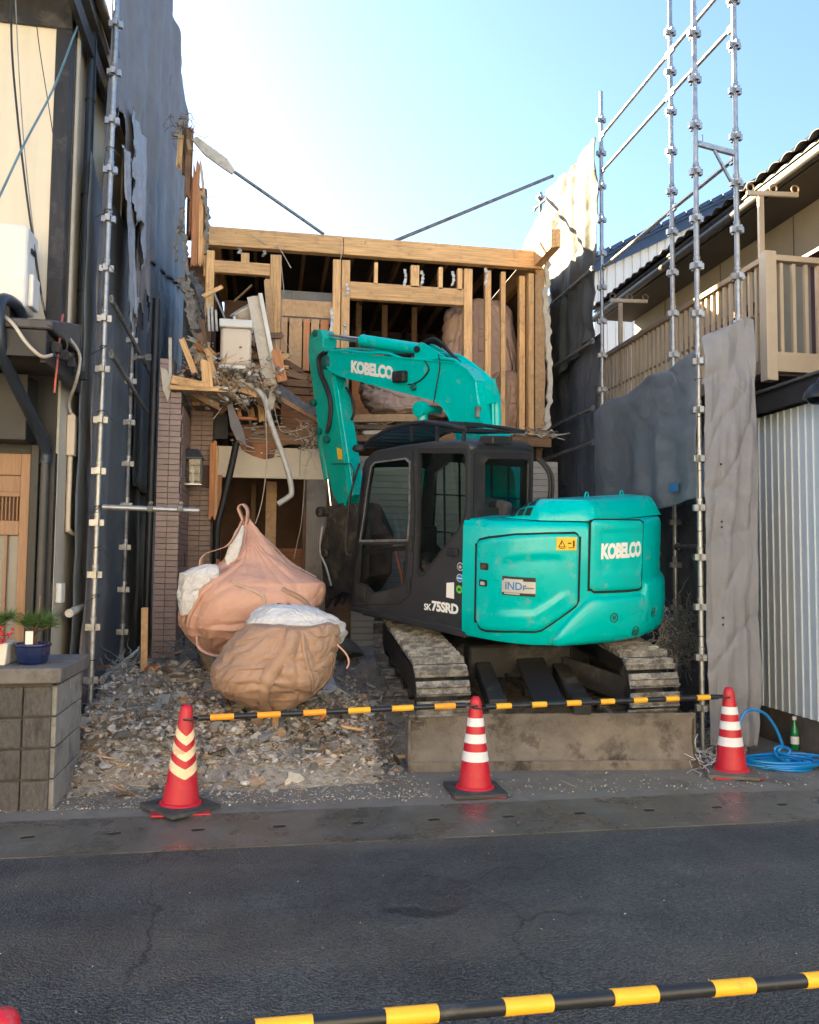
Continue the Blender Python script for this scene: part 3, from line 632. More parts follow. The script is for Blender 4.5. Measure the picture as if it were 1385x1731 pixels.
# cables hanging across the facade
def cable(name, label, pts, r, m, grp=None):
    o = MB().tube(catmull(pts, 7), r, 6).build(name, M[m], smooth=80); return tag(o, label, 'cable', grp)
cb = lambda l: [P(x, y, Y=yy) for x, y, yy in l]
cable('hanging_cable', 'thick black cable hanging down over the cream plaster wall', cb([(19,-30,6.9),(20,80,6.9),(30,200,6.9),(44,320,6.9),(58,420,6.95),(72,510,7.1),(78,535,7.2)]), .009, 'wire_dark')
cable('hanging_cable', 'thin grey cable beside the thick black one on cream wall', cb([(25,-30,6.95),(32,120,6.95),(42,260,6.95),(60,420,7.0),(74,525,7.1)]), .0045, 'wire_grey')
cable('hanging_cable', 'thin dark cable swinging near the black corner post', cb([(58,10,7.1),(68,90,7.1),(84,190,7.1),(98,290,7.15),(112,440,7.2)]), .004, 'wire_dark')
cable('service_cable', 'blue grey service cable stretched slantwise up to the eave gutter', cb([(-30,390,6.2),(0,330,6.4),(40,245,6.6),(90,150,6.9),(125,60,7.2),(142,18,7.5)]), .009, 'wire_blue')
cable('service_cable', 'beige bundle of cables crossing the porch roof edge', cb([(-5,528,6.5),(20,545,6.35),(45,580,6.3),(70,602,6.3),(88,600,6.4)]), .014, 'wire_beige')
cable('looped_cable', 'thin black cable looped below the porch roof corner', cb([(80,550,6.3),(104,560,6.3),(114,585,6.3),(100,605,6.35),(88,590,6.4)]), .006, 'wire_dark')
# ------------------------------------------------------------------ scaffolds
def coupler_mesh():
    mb = MB(); mb.lathe([(.026, -.032), (.0275, -.03), (.0275, .055), (.0305, .058), (.0305, .085), (.026, .09)], 12)
    for k in range(4):
        a = k*math.pi/2; c, s = math.cos(a), math.sin(a)
        mb.M = Matrix.Rotation(a, 4, 'Z')
        mb.box((.024, -.02, -.028), (.062, -.014, .028)); mb.box((.024, .014, -.028), (.062, .02, .028)); mb.box((.056, -.0139, -.028), (.062, .0139, .028))
    mb.M = None
    return mb
COUP = None
def pole(parent, base, top, z0=None, dz=.45, mat_='galv', name='pole', pr=.0243):
    """upright standard with a rosette of wedge pockets every 0.45 m"""
    global COUP
    base = Vector(base); top = Vector(top); loc = parent.location
    o = MB().tube([base-loc, top-loc], pr, 12).build(name, M[mat_], parent, smooth=50)
    if z0 is None: z0 = base.z+.25
    z = z0
    while z < top.z-.03:
        t = (z-base.z)/(top.z-base.z)
        if z > base.z:
            if COUP is None:
                c = coupler_mesh().build('coupler', M[mat_], o); COUP = c
            else:
                c = COUP.copy(); COL.objects.link(c); c.parent = o
            c.matrix_basis = Matrix.Translation(base.lerp(top, t)-loc)
            # spigot sleeve just above
        z += dz
    return o
def ledger(parent, p, q, mat_='galv', r=.0213, name='ledger'):
    loc = parent.location; p = Vector(p)-loc; q = Vector(q)-loc
    o = MB().tube([p, q], r, 10).build(name, M[mat_], parent, smooth=50); d = (q-p).normalized()
    for c in (p+d*.03, q-d*.03): MB().bar(c-d*.03, c+d*.03, .03, .075).build('wedge_head', M[mat_], o, bevel=.004)
    return o
def fold_sheet(name, label, fn, nu, nv, m, amp=.03, seed=0, tear=None, group=None, fine=.006, thick=.0015, dirv=(1, 0, 0), streak=(1.0, 3.0), diag=0):
    """cloth sheet: fn(u,v) gives the flat place; folds run mostly down the cloth"""
    n = Vector(dirv); mb = MB(); sx, sy = streak
    def g(u, v):
        p = Vector(fn(u, v))
        s = Vector((u*sy+seed*3.1, v*sx*.6, seed))
        k = fbm(s*1.4, 3)*.9 + .7*(abs(math.sin((u*sy*2.1+.6*fbm(s*.8, 2)+seed)*math.pi))**1.5-.5)*(.35+.65*v)
        cr = rmf((u*5+seed, v*6+u*2, seed*1.7), 3)*.35
        if diag:      # sharp slanting creases where the cloth is pulled
            for sg, f_ in ((1, 2.3), (-1, 1.7)):
                q_ = noise.noise(Vector((u*1.2*sg+v*diag*f_*.5+seed, v*diag*.35-u*.8*sg, seed+f_))); cr += .9*max(0, 1-abs(q_)*3.2)**2
        return p + n*(amp*k + amp*.55*(cr-.4)) + Vector((0, 0, 1))*fine*fbm((u*9, v*9, seed), 2)
    mb.grid(g, nu, nv)
    if tear:
        keep = []
        for f in mb.f:
            i0 = min(f); j, i = divmod(i0, nu+1)
            if not tear(i/nu, j/nv): keep.append(f)
        mb.f = keep
    o = mb.build(name, M[m], smooth=180, solid=thick)
    return tag(o, label, 'tarp', group)

# ---- right scaffold
RX = 4.20
PY = [6.93, 8.11, 9.94, 12.3]
sr = thing('scaffold', 'galvanised pipe scaffold beside the balcony with open rails at its top', 'scaffold', (RX, 6.93, 0))
def pole_px(parent, base, px_top, py_top, zt, **k):
    """upright that passes through a pixel near its top, allowing for the slight lean seen in the photo"""
    b = Vector(base); tp = P(px_top, py_top, Y=b.y); s = (zt-b.z)/(tp.z-b.z)
    if k.pop('plumb', False): b.x = tp.x; pole(parent, b, Vector((b.x, b.y, zt)), **k); return b.x
    pole(parent, b, b+(tp-b)*s, **k); return b.x
xa = pole_px(sr, (RX, 6.93, 0), 1244, 240, 7.6, z0=.36, plumb=True)
xb = pole_px(sr, (RX, 8.11, 0), 1135, 240, 8.4, z0=.36, plumb=True)
xc = pole_px(sr, (RX, 9.94, 0), 1017, 300, 7.95, z0=.36, plumb=True)
xd = pole_px(sr, (RX, 12.3, 0), 914, 330, 7.60, z0=.36, mat_='galv_dull', plumb=True)
xi = pole_px(sr, (3.78, 6.93, 0), 1179, 500, 7.6, z0=.43, plumb=True)
for z in (6.86, 5.56, 7.34): ledger(sr, (xa, 6.96, z), (xb, 8.08, z)); ledger(sr, (xb, 8.14, z), (xc, 9.91, z))
for z in (5.56, 4.6, 3.72, 3.28): ledger(sr, (xc-.12, 9.94, z), (xd-.12, 12.3, z), 'galv_dull')
for z in (1.9, 2.75): ledger(sr, (xa, 6.98, z), (xb, 8.1, z), 'galv_dull')
# bracket between the two front uprights
lo = sr.location
a = Vector((xi+.02, 6.93, 5.66))-lo; b = Vector((xa-.02, 6.93, 5.60))-lo
br = MB().bar(a, b, .035, .05).build('bracket', M['galv'], sr, bevel=.004)
MB().bar(a+Vector((.16, 0, -.03)), b+Vector((-.02, 0, -.30)), .022, .022).build('strut', M['galv'], br)
MB().tube([a+Vector((.05, 0, .02)), a+Vector((.05, 0, .09))], .008, 6).build('lock_pin', M['galv'], br)
pb = Vector((RX-.03, 12.3, 7.45))
tag(MB().tube([P(668, 407, Y=11.6), P(935, 297, Y=12.3)], .026, 10).build('brace_pipe', M['galv_dull'], smooth=50), 'long grey pipe sloping from the house beam up to the sheeted scaffold', 'pipe')
ledger(sr, (RX, 11.9, 7.42), (RX-.03, 12.6, 7.5), 'galv_dull')
# wire ties on the front pole
for k, z in enumerate((1.05, 1.5, 2.0, 2.55, 3.05, 3.4)):
    c = Vector((xi, 6.93, z))-lo; tw = [c+Vector((.032*math.cos(t_), .032*math.sin(t_), .004*t_)) for t_ in [i*.7 for i in range(10)]]+[c+Vector((.09, -.02, -.03+.04*(k % 2)))]
    MB().tube(tw, .0035, 5).build('wire_tie', M['wire_dark'], sr)

# ---- tarps on the right
def plane_quad(c00, c10, c01, c11):
    a, b, c, d = [Vector(v) for v in (c00, c10, c01, c11)]
    return lambda u, v: a*(1-u)*(1-v)+b*u*(1-v)+c*(1-u)*v+d*u*v
XS = min(xc, xd)-.07
q = lambda px, py, x=XS: P(px, py, X=x)
fold_sheet('dust_sheet', 'tall grey dust sheet catching golden sun along its top edge', plane_quad((XS, 9.93, 7.32), (XS, 11.75, 7.42), (XS, 9.93, 4.72), (XS, 11.75, 4.35)), 80, 90, 'tarp_olive', .07, 3, streak=(1, 2.6), diag=3)
fold_sheet('dust_sheet', 'rear dust sheet rolled low behind the right end of the timber frame', plane_quad((XS+.02, 11.8, 7.30), (XS+.02, 15.2, 6.75), (XS+.02, 11.8, 4.0), (XS+.02, 15.2, 4.0)), 60, 50, 'tarp_olive', .06, 5, streak=(1, 3))
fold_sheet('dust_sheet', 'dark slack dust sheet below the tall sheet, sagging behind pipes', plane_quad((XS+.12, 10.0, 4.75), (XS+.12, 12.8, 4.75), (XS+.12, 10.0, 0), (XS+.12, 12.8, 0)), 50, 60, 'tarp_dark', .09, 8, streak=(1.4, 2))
XL = 3.86
p00 = P(1181, 586, X=XL); p10 = P(1002, 688, X=XL)
def low_sheet(u, v):
    y = lerp(p00.y, p10.y, u); zt = lerp(p00.z, p10.z, u)-.05*math.sin(math.pi*((u*2.4) % 1))
    zb = lerp(2.22, 2.02, u)+(.10 if u < .36 else 0)
    return (XL+.02*u, y, lerp(zt, zb, v))
fold_sheet('dust_sheet', 'blue grey dust sheet draped over the rail below the bronze balcony', low_sheet, 110, 70, 'tarp_blue', .06, 12, streak=(1.0, 1.5))
MB_ = MB(); cpt = P(1143, 824, X=XL-.04)
tag(MB().box((XL-.066, cpt.y-.085, cpt.z-.038), (XL-.062, cpt.y+.085, cpt.z+.038)).build('sheet_label', mat('label_blue', (.03, .14, .34), .6, var=.3, vscale=60)), 'small blue printed label on the blue grey dust sheet', 'label')
MB_ = MB()
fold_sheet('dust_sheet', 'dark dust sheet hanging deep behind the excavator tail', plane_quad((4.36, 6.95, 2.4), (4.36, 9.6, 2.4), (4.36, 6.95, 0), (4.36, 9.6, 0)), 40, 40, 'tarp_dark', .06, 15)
# front sheet facing the street between the two front uprights
def front_sheet(u, v):
    x = lerp(xi+.03, xi+.51+.02*math.sin(v*7), u); zt = lerp(3.82, 4.02, u) if u < .85 else lerp(4.02, 3.98, (u-.85)/.15)
    if v > .9: x -= .05*(v-.9)*10*u
    return (x, 6.87-.06*u, lerp(zt, .10, v))
fold_sheet('dust_sheet', 'warm grey dust sheet hanging to the ground beside the white shed', front_sheet, 60, 200, 'tarp_warm', .045, 21, dirv=(0, 1, 0), streak=(4.0, 1.2), diag=7)
eb = MB()
for z in (2.05, 2.10, 1.18, 1.24, 2.62): eb.lathe([(.002, -.004), (.011, 0), (.011, .004)], 10, (xi+.14, 6.80, z), 'y')
tag(eb.build('eyelets', M['sticker_black']), 'black eyelets along the edge of the warm grey sheet', 'eyelets')

# ---- left scaffold
SX = -1.55
sl_ = thing('scaffold', 'weathered pipe scaffold between the cream house and the tiled porch', 'scaffold', (SX, 7.6, 0))
pole_px(sl_, (P(149, 1275, Y=7.6).x, 7.6, 0), 197, 20, 7.6, z0=.20, dz=.457)
fy = 9.35
pole_px(sl_, (P(203, 1180, Y=fy).x, fy, 0), 226, 500, 4.9, z0=.47, dz=.457, mat_='galv_dull')
bx0 = P(190, 480, Y=7.6); bx1 = P(225, 590, Y=fy)
for (y1, y2) in ((505, 655), (598, 742)):
    a = P(188, y1, Y=7.64); b = P(255, y2-40+30, Y=10.9); b = P(256, y1+ (130 if y1 < 550 else 110), Y=10.9)
    ledger(sl_, a, b, 'galv_dull')
ledger(sl_, P(222, 604, Y=fy), P(256, 604, Y=fy-.02), 'galv_dull')
a = P(172, 1150, Y=7.7); b = P(235, 1098, Y=10.2); ledger(sl_, a, b, 'galv')
for k, py in enumerate((130, 255, 360, 455, 590, 700, 860, 930, 1010, 1120)):
    c = P(lerp(193, 155, py/1250), py, Y=7.58)-sl_.location
    tw = [c+Vector((.034*math.cos(t_), .034*math.sin(t_), .005*t_)) for t_ in [i*.7 for i in range(10)]]+[c+Vector((-.10+.2*(k % 2), -.03, -.06))]
    MB().tube(tw, .004, 5).build('wire_tie', M['wire_dark'], sl_)
tag(MB().tube([P(173, 857, Y=7.52), P(337, 863, Y=7.60)], .0243, 12).build('cross_pipe', M['galv'], smooth=50), 'short galvanised pipe sticking out sideways in front of the tiled pillar', 'pipe')
for px in (254, 305):
    c = P(px, 860, Y=7.56); cl = MB().lathe([(.026, -.025), (.034, -.02), (.034, .02), (.026, .025)], 10, c, 'x'); cl.bar(c+Vector((0, 0, .03)), c+Vector((.01, 0, .065)), .018, .03)
    cl.lathe([(.012, -.02), (.012, .02)], 6, c+Vector((0, -.02, .045)), 'y')
    tag(cl.build('pipe_clamp', M['galv_dull'], bevel=.003), 'bolted clamp gripping the short sideways pipe', 'clamp', 'clamps on the sideways pipe')

# ---- tarps on the left (planes of constant X, running back into the lot)
def lq(tl, tr, bl, br, x=SX-.08):
    """corner pixels on the plane X=x"""
    return plane_quad(P(*tl, X=x), P(*tr, X=x), P(*bl, X=x), P(*br, X=x))
XB = SX-.10
fold_sheet('dust_sheet', 'broad slate sheet lining the gap between left scaffold and tiled pillar', plane_quad((XB, 7.62, 5.4), (XB, 12.6, 5.4), (XB, 7.62, 0), (XB, 12.6, 0)), 70, 60, 'tarp_blue', .075, 31, streak=(1.2, 2.6))
fold_sheet('dust_sheet', 'narrow grey sheet edge folded round the front left upright', plane_quad(P(190, -20, Y=7.66), P(206, -20, Y=8.0), P(131, 1255, Y=7.66), P(150, 1225, Y=8.0)), 16, 120, 'tarp_grey', .03, 33, streak=(6, 1.4), dirv=(.9, .3, 0))
fold_sheet('dust_sheet', 'tall grey sheet on the left scaffold reaching above the house', plane_quad((XB+.03, 9.6, 10.4), (XB+.03, 15.0, 9.75), (XB+.03, 9.6, 5.3), (XB+.03, 15.2, 6.6)), 100, 80, 'tarp_grey', .10, 36, streak=(1.0, 3.6))
fold_sheet('dust_sheet', 'upper grey sheet tied behind the front left upright', plane_quad((XB+.05, 8.05, 7.6), (XB+.05, 10.1, 9.6), (XB+.05, 8.2, 5.9), (XB+.05, 10.1, 6.1)), 40, 60, 'tarp_grey', .07, 38, streak=(1.2, 2.6),
   tear=lambda u, v: v > .93-.10*math.sin(u*9)-.05*math.sin(u*31) )
fold_sheet('torn_sheet', 'pale blue torn flap of sheet hanging from the left scaffold', plane_quad((XB+.12, 8.75, 6.55), (XB+.12, 9.75, 6.62), (XB+.16, 8.75, 5.2), (XB+.14, 9.85, 5.0)), 30, 44, 'tarp_light', .06, 41, streak=(1.2, 2),
   tear=lambda u, v: v > .62+.36*u-.08*math.sin(u*14) or (u < .12+.1*math.sin(v*9)))
fold_sheet('torn_sheet', 'long pale blue strip of torn sheet beside the left uprights', plane_quad((XB+.14, 8.35, 5.85), (XB+.12, 9.25, 6.0), (XB+.16, 8.75, 4.05), (XB+.13, 9.5, 4.1)), 30, 60, 'tarp_light', .06, 44, streak=(1.2, 2.2),
   tear=lambda u, v: v > .96-.16*abs(math.sin(u*6+1)) or u < .12*v)
fold_sheet('torn_sheet', 'ragged brown grey strip of sheet hanging under the tall sheet', plane_quad((XB+.10, 9.5, 6.1), (XB+.10, 10.6, 6.2), (XB+.13, 9.7, 4.2), (XB+.12, 10.4, 4.3)), 30, 50, 'tarp_grey', .06, 47, streak=(1.2, 2.4),
   tear=lambda u, v: v > .9-.3*abs(math.sin(u*7+.4)))
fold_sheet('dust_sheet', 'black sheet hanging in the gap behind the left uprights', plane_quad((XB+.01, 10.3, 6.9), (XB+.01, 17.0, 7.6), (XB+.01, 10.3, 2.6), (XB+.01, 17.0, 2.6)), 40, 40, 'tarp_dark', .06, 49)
tag(MB().tube([P(288, 92, X=XB+.05), P(283, 200, X=XB+.05)], .026, 10).build('pole_tip', M['galv_dull'], smooth=50), 'tip of a pipe standing out above the tall grey sheet', 'pipe')
# ------------------------------------------------------------------ the house being torn down
FY = 11.0
def fx(px, py=560): return P(px, py, Y=FY).x
def fz(px, py): return P(px, py, Y=FY).z
dh = thing('half_demolished_house', 'half demolished timber house, front wall stripped to its studs', 'house', (0, FY, 0))
DL = dh.location
def LB(p, q, wd, th, m='lumber', name='timber', rag=(0, 0), up=(0, 1, 0), bevel=.003): return lumber(p, q, wd, th, M[m], dh, name, up, rag, bevel)
HX0, HX1 = fx(350), fx(914)                   # left and right end of the frame
ZT = fz(600, 404)                             # top of the eaves beam
ZFL = 3.50                                    # upper floor level
# eaves beam in two lengths, wall plate beneath
xm = fx(578)
LB((HX0, FY-.01, ZT-.125), (xm-.004, FY-.01, ZT-.125), .25, .12, name='beam')
LB((xm+.004, FY-.012, ZT-.125), (HX1, FY-.012, ZT-.125), .25, .12, name='beam')
LB((HX0+.03, FY-.005, ZT-.287), (HX1-.08, FY-.005, ZT-.287), .065, .105, name='wall_plate')
LB((HX1-.06, 10.15, ZT-.10), (HX1-.06, 14.5, ZT-.10), .12, .24, name='beam', rag=(.1, 0), up=(0, 0, 1))
LB((HX0+.06, 11.06, ZT-.10), (HX0+.06, 13.5, ZT-.10), .12, .22, name='beam', up=(0, 0, 1))
# crumbling mortar bed left along the top
rs = random.Random(5); mb = MB()
for i in range(420):
    x = rs.uniform(HX0, HX1); s = rs.uniform(.008, .028); chunk(mb, (x, FY+rs.uniform(-.05, .1), ZT+s*.3), s, rs, .6, grey(rs))
mb.build('mortar_crumbs', M['rubble'], dh)['kind'] = 'stuff'
for o in [dh.children[-1]]: o.location = -DL
def stud(pa, pb, z0, z1, d=.105, m='lumber', dy=0, name='stud', rag=(0, 0)):
    xa, xb = fx(pa), fx(pb); return LB(((xa+xb)/2, FY+dy, z0), ((xa+xb)/2, FY+dy, z1), xb-xa, d, m, name, rag, up=(0, 1, 0))
zp = ZT-.32
# lumber() puts width on local Y: for uprights the width must lie along world X
def upright(pa, pb, z0, z1, d=.10, m='lumber', dy=0, rag=(0, 0), name='stud'):
    xa, xb = fx(pa), fx(pb)
    o = lumber(((xa+xb)/2, FY+dy, z0), ((xa+xb)/2, FY+dy, z1), xb-xa, d, M[m], dh, name, (0, 1, 0), rag)
    return o
def cross(pa, pb, za, zb, d=.09, m='lumber', dy=0, name='rail', rag=(0, 0)):
    return lumber((fx(pa), FY+dy, (za+zb)/2), (fx(pb), FY+dy, (za+zb)/2), zb-za, d, M[m], dh, name, (0, -1, 0), rag)
H = lambda py, px=600: fz(px, py)
upright(347, 360, 5.0, zp, rag=(.12, 0)); upright(405, 419, H(447, 412), zp)
upright(455, 474, H(612, 465), zp, .12, rag=(.1, 0)); upright(561, 574.5, H(640, 570), zp); upright(576, 590, ZFL, zp, .11)
for a, b in ((631, 637), (693, 707), (740, 747), (772, 780)): upright(a, b, H(487, 690), zp-.002)
upright(783, 797, ZFL, zp, .11); upright(819, 829, ZFL, zp, .09); upright(846, 853.5, ZFL, zp, .08)
upright(881, 891, ZFL, zp, .10, dy=.12); upright(892, 901, ZFL, zp, .11); upright(904, 920, ZFL, zp, .12, dy=.03, m='plywood')
cross(360, 454.5, H(464, 405), H(444, 405)); cross(590.5, 782.5, H(512, 690), H(484, 690), .10)
cross(474.5, 560.5, H(535, 515), H(507, 515), .03, 'plywood', dy=.03, name='board')
for k, (a, b) in enumerate(((474.5, 486), (489, 511), (513, 524), (526, 540), (542, 556))):
    upright(a, b, H(625, 515), H(537, 515), .02, 'plywood' if k in (0, 1, 3) else 'cedar', dy=.045, name='board')
# sill beam at the upper floor, broken over the porch
cross(590, 930, ZFL-.16, ZFL-.02, .12, 'lumber_old', name='floor_beam'); cross(402, 589, ZFL-.24, ZFL-.04, .12, 'lumber_old', name='floor_beam', rag=(.3, 0))
# stucco edge torn along the right end
def ragged_strip(name, pts, w0, m, dy, seed, parent=dh, depth=.05, jit=1.0):
    """lumpy strip of plaster or sheet following a line of (px,py)"""
    rs = random.Random(seed); mb = MB(); c = [P(x, y, Y=FY+dy) for x, y in pts]; c = catmull(c, 8); n = len(c)
    vs_ = []; fs = []
    for i, p in enumerate(c):
        ww = w0*(.7+.6*rs.random()); j = Vector((rs.gauss(0, .012)*jit, rs.gauss(0, .01), 0))
        for a, b in ((-.5, -.5), (.5, -.6), (.6, .5), (-.5, .6)): vs_.append(p+j+Vector((a*ww, b*depth, rs.gauss(0, .006))))
    for i in range(n-1):
        for k in range(4): fs.append((i*4+k, i*4+(k+1) % 4, i*4+4+(k+1) % 4, i*4+4+k))
    fs += [(3, 2, 1, 0), tuple(4*(n-1)+k for k in range(4))]
    mb.add(vs_, fs); o = mb.build(name, M[m], parent, smooth=50); o.location = -DL; return o
ragged_strip('stucco_edge', [(924, 436), (923, 500), (926, 570), (930, 640), (927, 700), (922, 738)], .07, 'gypsum', -.05, 2)
ragged_strip('wall_sheet', [(911, 452), (914, 560), (912, 735)], .10, 'plywood', .02, 4)
# white insulation scraps caught on the studs
for k, (x, y, l) in enumerate(((684, 455, 28), (713, 458, 24), (765, 458, 25), (821, 452, 30), (586, 480, 22), (582, 545, 30), (560, 520, 40), (404, 420, 8), (446, 424, 8))):
    ragged_strip('insulation_scrap', [(x, y), (x+2, y+l*.5), (x-1, y+l)], .035, 'liner_white', -.06, 60+k, depth=.012, jit=.25)
# right hand side wall, back wall, inner floor and ceiling: dark rooms behind the studs
def db(name, m, lo, hi, bevel=0):
    o = MB().box(Vector(lo)-DL, Vector(hi)-DL).build(name, M[m], dh, bevel=bevel); return o
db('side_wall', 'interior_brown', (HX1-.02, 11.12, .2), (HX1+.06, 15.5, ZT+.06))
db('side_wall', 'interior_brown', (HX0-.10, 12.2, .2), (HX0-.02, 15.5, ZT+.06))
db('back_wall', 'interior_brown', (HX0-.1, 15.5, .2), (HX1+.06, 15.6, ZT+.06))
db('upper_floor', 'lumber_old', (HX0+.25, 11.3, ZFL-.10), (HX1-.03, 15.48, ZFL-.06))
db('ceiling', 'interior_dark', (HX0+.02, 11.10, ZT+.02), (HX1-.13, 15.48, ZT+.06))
for k in range(12):
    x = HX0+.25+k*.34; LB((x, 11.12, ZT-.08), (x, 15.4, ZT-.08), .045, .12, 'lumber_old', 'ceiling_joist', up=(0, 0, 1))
for z in (4.35, 4.75, 5.15): LB((fx(590)-.3, 13.6, z), (fx(690), 13.6, z), .12, .03, 'interior_brown', 'panel_rail', up=(0, -1, 0))
for px in (606, 650, 700, 860, 872): 
    xx = P(px, 560, Y=13.5).x; LB((xx, 13.5, ZFL), (xx, 13.5, ZT-.1), .09, .09, 'lumber_old' if px < 800 else 'plywood', 'inner_post')
db('inner_panel', 'cedar', (P(596, 600, Y=13.4).x, 13.4, 4.0), (P(650, 600, Y=13.4).x, 13.43, 5.2))
db('inner_panel', 'cedar', (P(478, 560, Y=12.6).x, 12.6, 3.6), (P(560, 560, Y=12.6).x, 12.64, 4.6))
db('sky_light_panel', 'tarp_light', (P(466, 490, Y=11.9).x, 11.9, H(506, 515)-.05), (P(568, 490, Y=11.9).x, 11.92, H(473, 515)+.14))  # blue-grey sheet standing in for sky light through the back opening
db('inner_panel', 'interior_brown', (P(380, 480, Y=12.2).x, 12.2, 4.9), (P(460, 480, Y=12.2).x, 12.24, 5.55))
# ---- ground floor opening
zl0, zl1 = H(805, 460), H(770, 460)
db('lintel_board', 'cream_board', (fx(372), FY-.03, zl0), (fx(511), FY+.03, H(757, 460)), .004)
db('lintel_board', 'cream_board', (fx(511.6), FY-.028, zl0), (fx(552), FY+.03, H(757, 460)), .004)
db('lintel_trim', 'cream_board', (fx(370), FY-.06, zl0-.035), (fx(552), FY-.031, zl0+.004), .004)
mb = MB()
mb.plate(rpoly([(fx(404), H(752)), (fx(415), H(768)), (fx(432), H(776)), (fx(452), H(782)), (fx(468), H(778)), (fx(470), H(764)), (fx(500), H(752)), (fx(527), H(745)), (fx(527), H(726)), (fx(404), H(726))], .02, 3), [], -.045, -.032, lambda u, v, t_: Vector((u, FY+t_, v))-DL)
mb.build('bare_plywood', M['plywood_red'], dh)
db('inner_wall', 'interior_brown', (fx(366), 12.9, .1), (fx(560), 12.95, 3.3))
for a, b, y, m in ((449, 467, 11.7, 'plywood'), (424, 432, 12.3, 'lumber_old'), (512, 522, 11.1, 'interior_brown'), (367, 374, 10.98, 'cedar')):
    xa, xb = P(a, 880, Y=y).x, P(b, 880, Y=y).x; lumber(((xa+xb)/2, y, .1), ((xa+xb)/2, y, H(806, 460)), xb-xa, .1, M[m], dh, 'post', (0, 1, 0))
for z in (.95, 1.35, 1.75): LB((fx(380), 12.5, z), (fx(515), 12.5, z), .10, .05, 'lumber_old', 'shelf_rail', up=(0, -1, 0))
db('inner_panel', 'cedar', (P(470, 880, Y=12.4).x, 12.4, .4), (P(515, 880, Y=12.4).x, 12.43, 1.9))
# orange split boards beside the opening
upright(361, 372, H(880, 366), H(745, 366), .04, 'cedar', dy=-.06, rag=(.06, .05), name='split_board')
upright(371, 375, H(880, 366), H(752, 366), .03, 'lumber', dy=-.07, rag=(.04, .05), name='split_board')
# corrugated shutter box
sx0, sx1 = fx(523), fx(556); mb = MB(); n = 60
mb.grid(lambda u, v: Vector((lerp(sx0, sx1, u), FY-.10-.012*math.cos(u*n*math.pi/3.0), lerp(.0, zl0-.04, v)))-DL, n*2, 1)
mb.build('corrugated_shutter', M['shutter'], dh, smooth=40, solid=.004)
# ---- the room right of the shutter behind the excavator
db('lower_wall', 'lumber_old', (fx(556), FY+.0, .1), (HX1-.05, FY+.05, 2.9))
pr_ = None
for k in range(34):
    db('siding_board', 'grey_siding', (fx(600), FY-.05, .25+k*.085), (fx(941), FY-.012, .25+k*.085+.079))
# grey brick-like siding corner low at the right
pass
# ---- tiled porch
PYF = 9.9
tx0, tx1 = P(262, 900, Y=PYF).x, P(301, 900, Y=PYF).x
TB = 11.06
ztop_l, ztop_r = P(280, 597, Y=PYF).z, P(290, 662, Y=PYF).z
porch = thing('tiled_porch', 'broken porch pillar and wall clad in pinkish brown tiles', 'porch', (tx0, PYF, 0)); PL = porch.location
def pbx(name, m, lo, hi, par=porch, bevel=0): return MB().box(Vector(lo)-PL, Vector(hi)-PL).build(name, M[m], par, bevel=bevel)
bx_r = P(362, 800, Y=TB).x
core1 = pbx('pillar_core', 'grout', (tx0+.006, PYF+.008, -.02), (tx1-.006, TB, ztop_r-.05))
core1b = pbx('pillar_core', 'grout', (tx0+.008, PYF+.009, ztop_r-.05), (tx0+(tx1-tx0)*.62, PYF+.3, ztop_l-.06))
zb_top = P(340, 684, Y=TB).z
core2 = pbx('wall_core', 'grout', (tx1-.006, TB+.008, -.02), (bx_r, TB+.1, zb_top))
th_, tw_ = .066, (tx1-tx0)/2
def tile_grid(parent, m, W, Hh, org, ux, nrm, ncol, z0, z1, skip=None, half=None):
    proto = None; j = 0; z = z0
    while z+th_ < z1:
        for i in range(ncol):
            if skip and skip(i, z): continue
            if proto is None:
                proto = MB().box((-W/2+.002, -.006, -th_/2+.0025), (W/2-.002, .006, th_/2-.0025)).build('tile', M[m], parent, bevel=.0025); o = proto
            else: o = inst(proto, parent)
            c = Vector(org)+ux*(W*(i+.5))+Vector((0, 0, z+th_/2))
            ang = math.atan2(ux.y, ux.x)
            o.matrix_basis = Matrix.Translation(c-PL+nrm*random.uniform(0, .0012)) @ Matrix.Rotation(ang, 4, 'Z')
        z += th_
X_, Y_ = Vector((1, 0, 0)), Vector((0, 1, 0))
rsT = random.Random(11)
tile_grid(core1, 'tile', tw_, 0, (tx0, PYF, 0), X_, -Y_, 2, .05, ztop_l, skip=lambda i, z: z > (ztop_l-.03 if i == 0 else ztop_r-.02))
tile_grid(core1, 'tile', .145, 0, (tx1, PYF, 0), Y_, X_, 8, .05, ztop_r-.1, skip=lambda i, z: (z > 2.45 and i == 0 and rsT.random() < .75) or (z < 1.0 and i > 5))
tile_grid(core2, 'tile_brown', .145, 0, (tx1, TB, 0), X_, -Y_, max(2, int((bx_r-tx1)/.145+.5)), .05, zb_top-.04)
pbx('side_vent', 'grout', (tx1+.002, PYF+.72, 1.63), (tx1+.012, PYF+.80, 1.80))
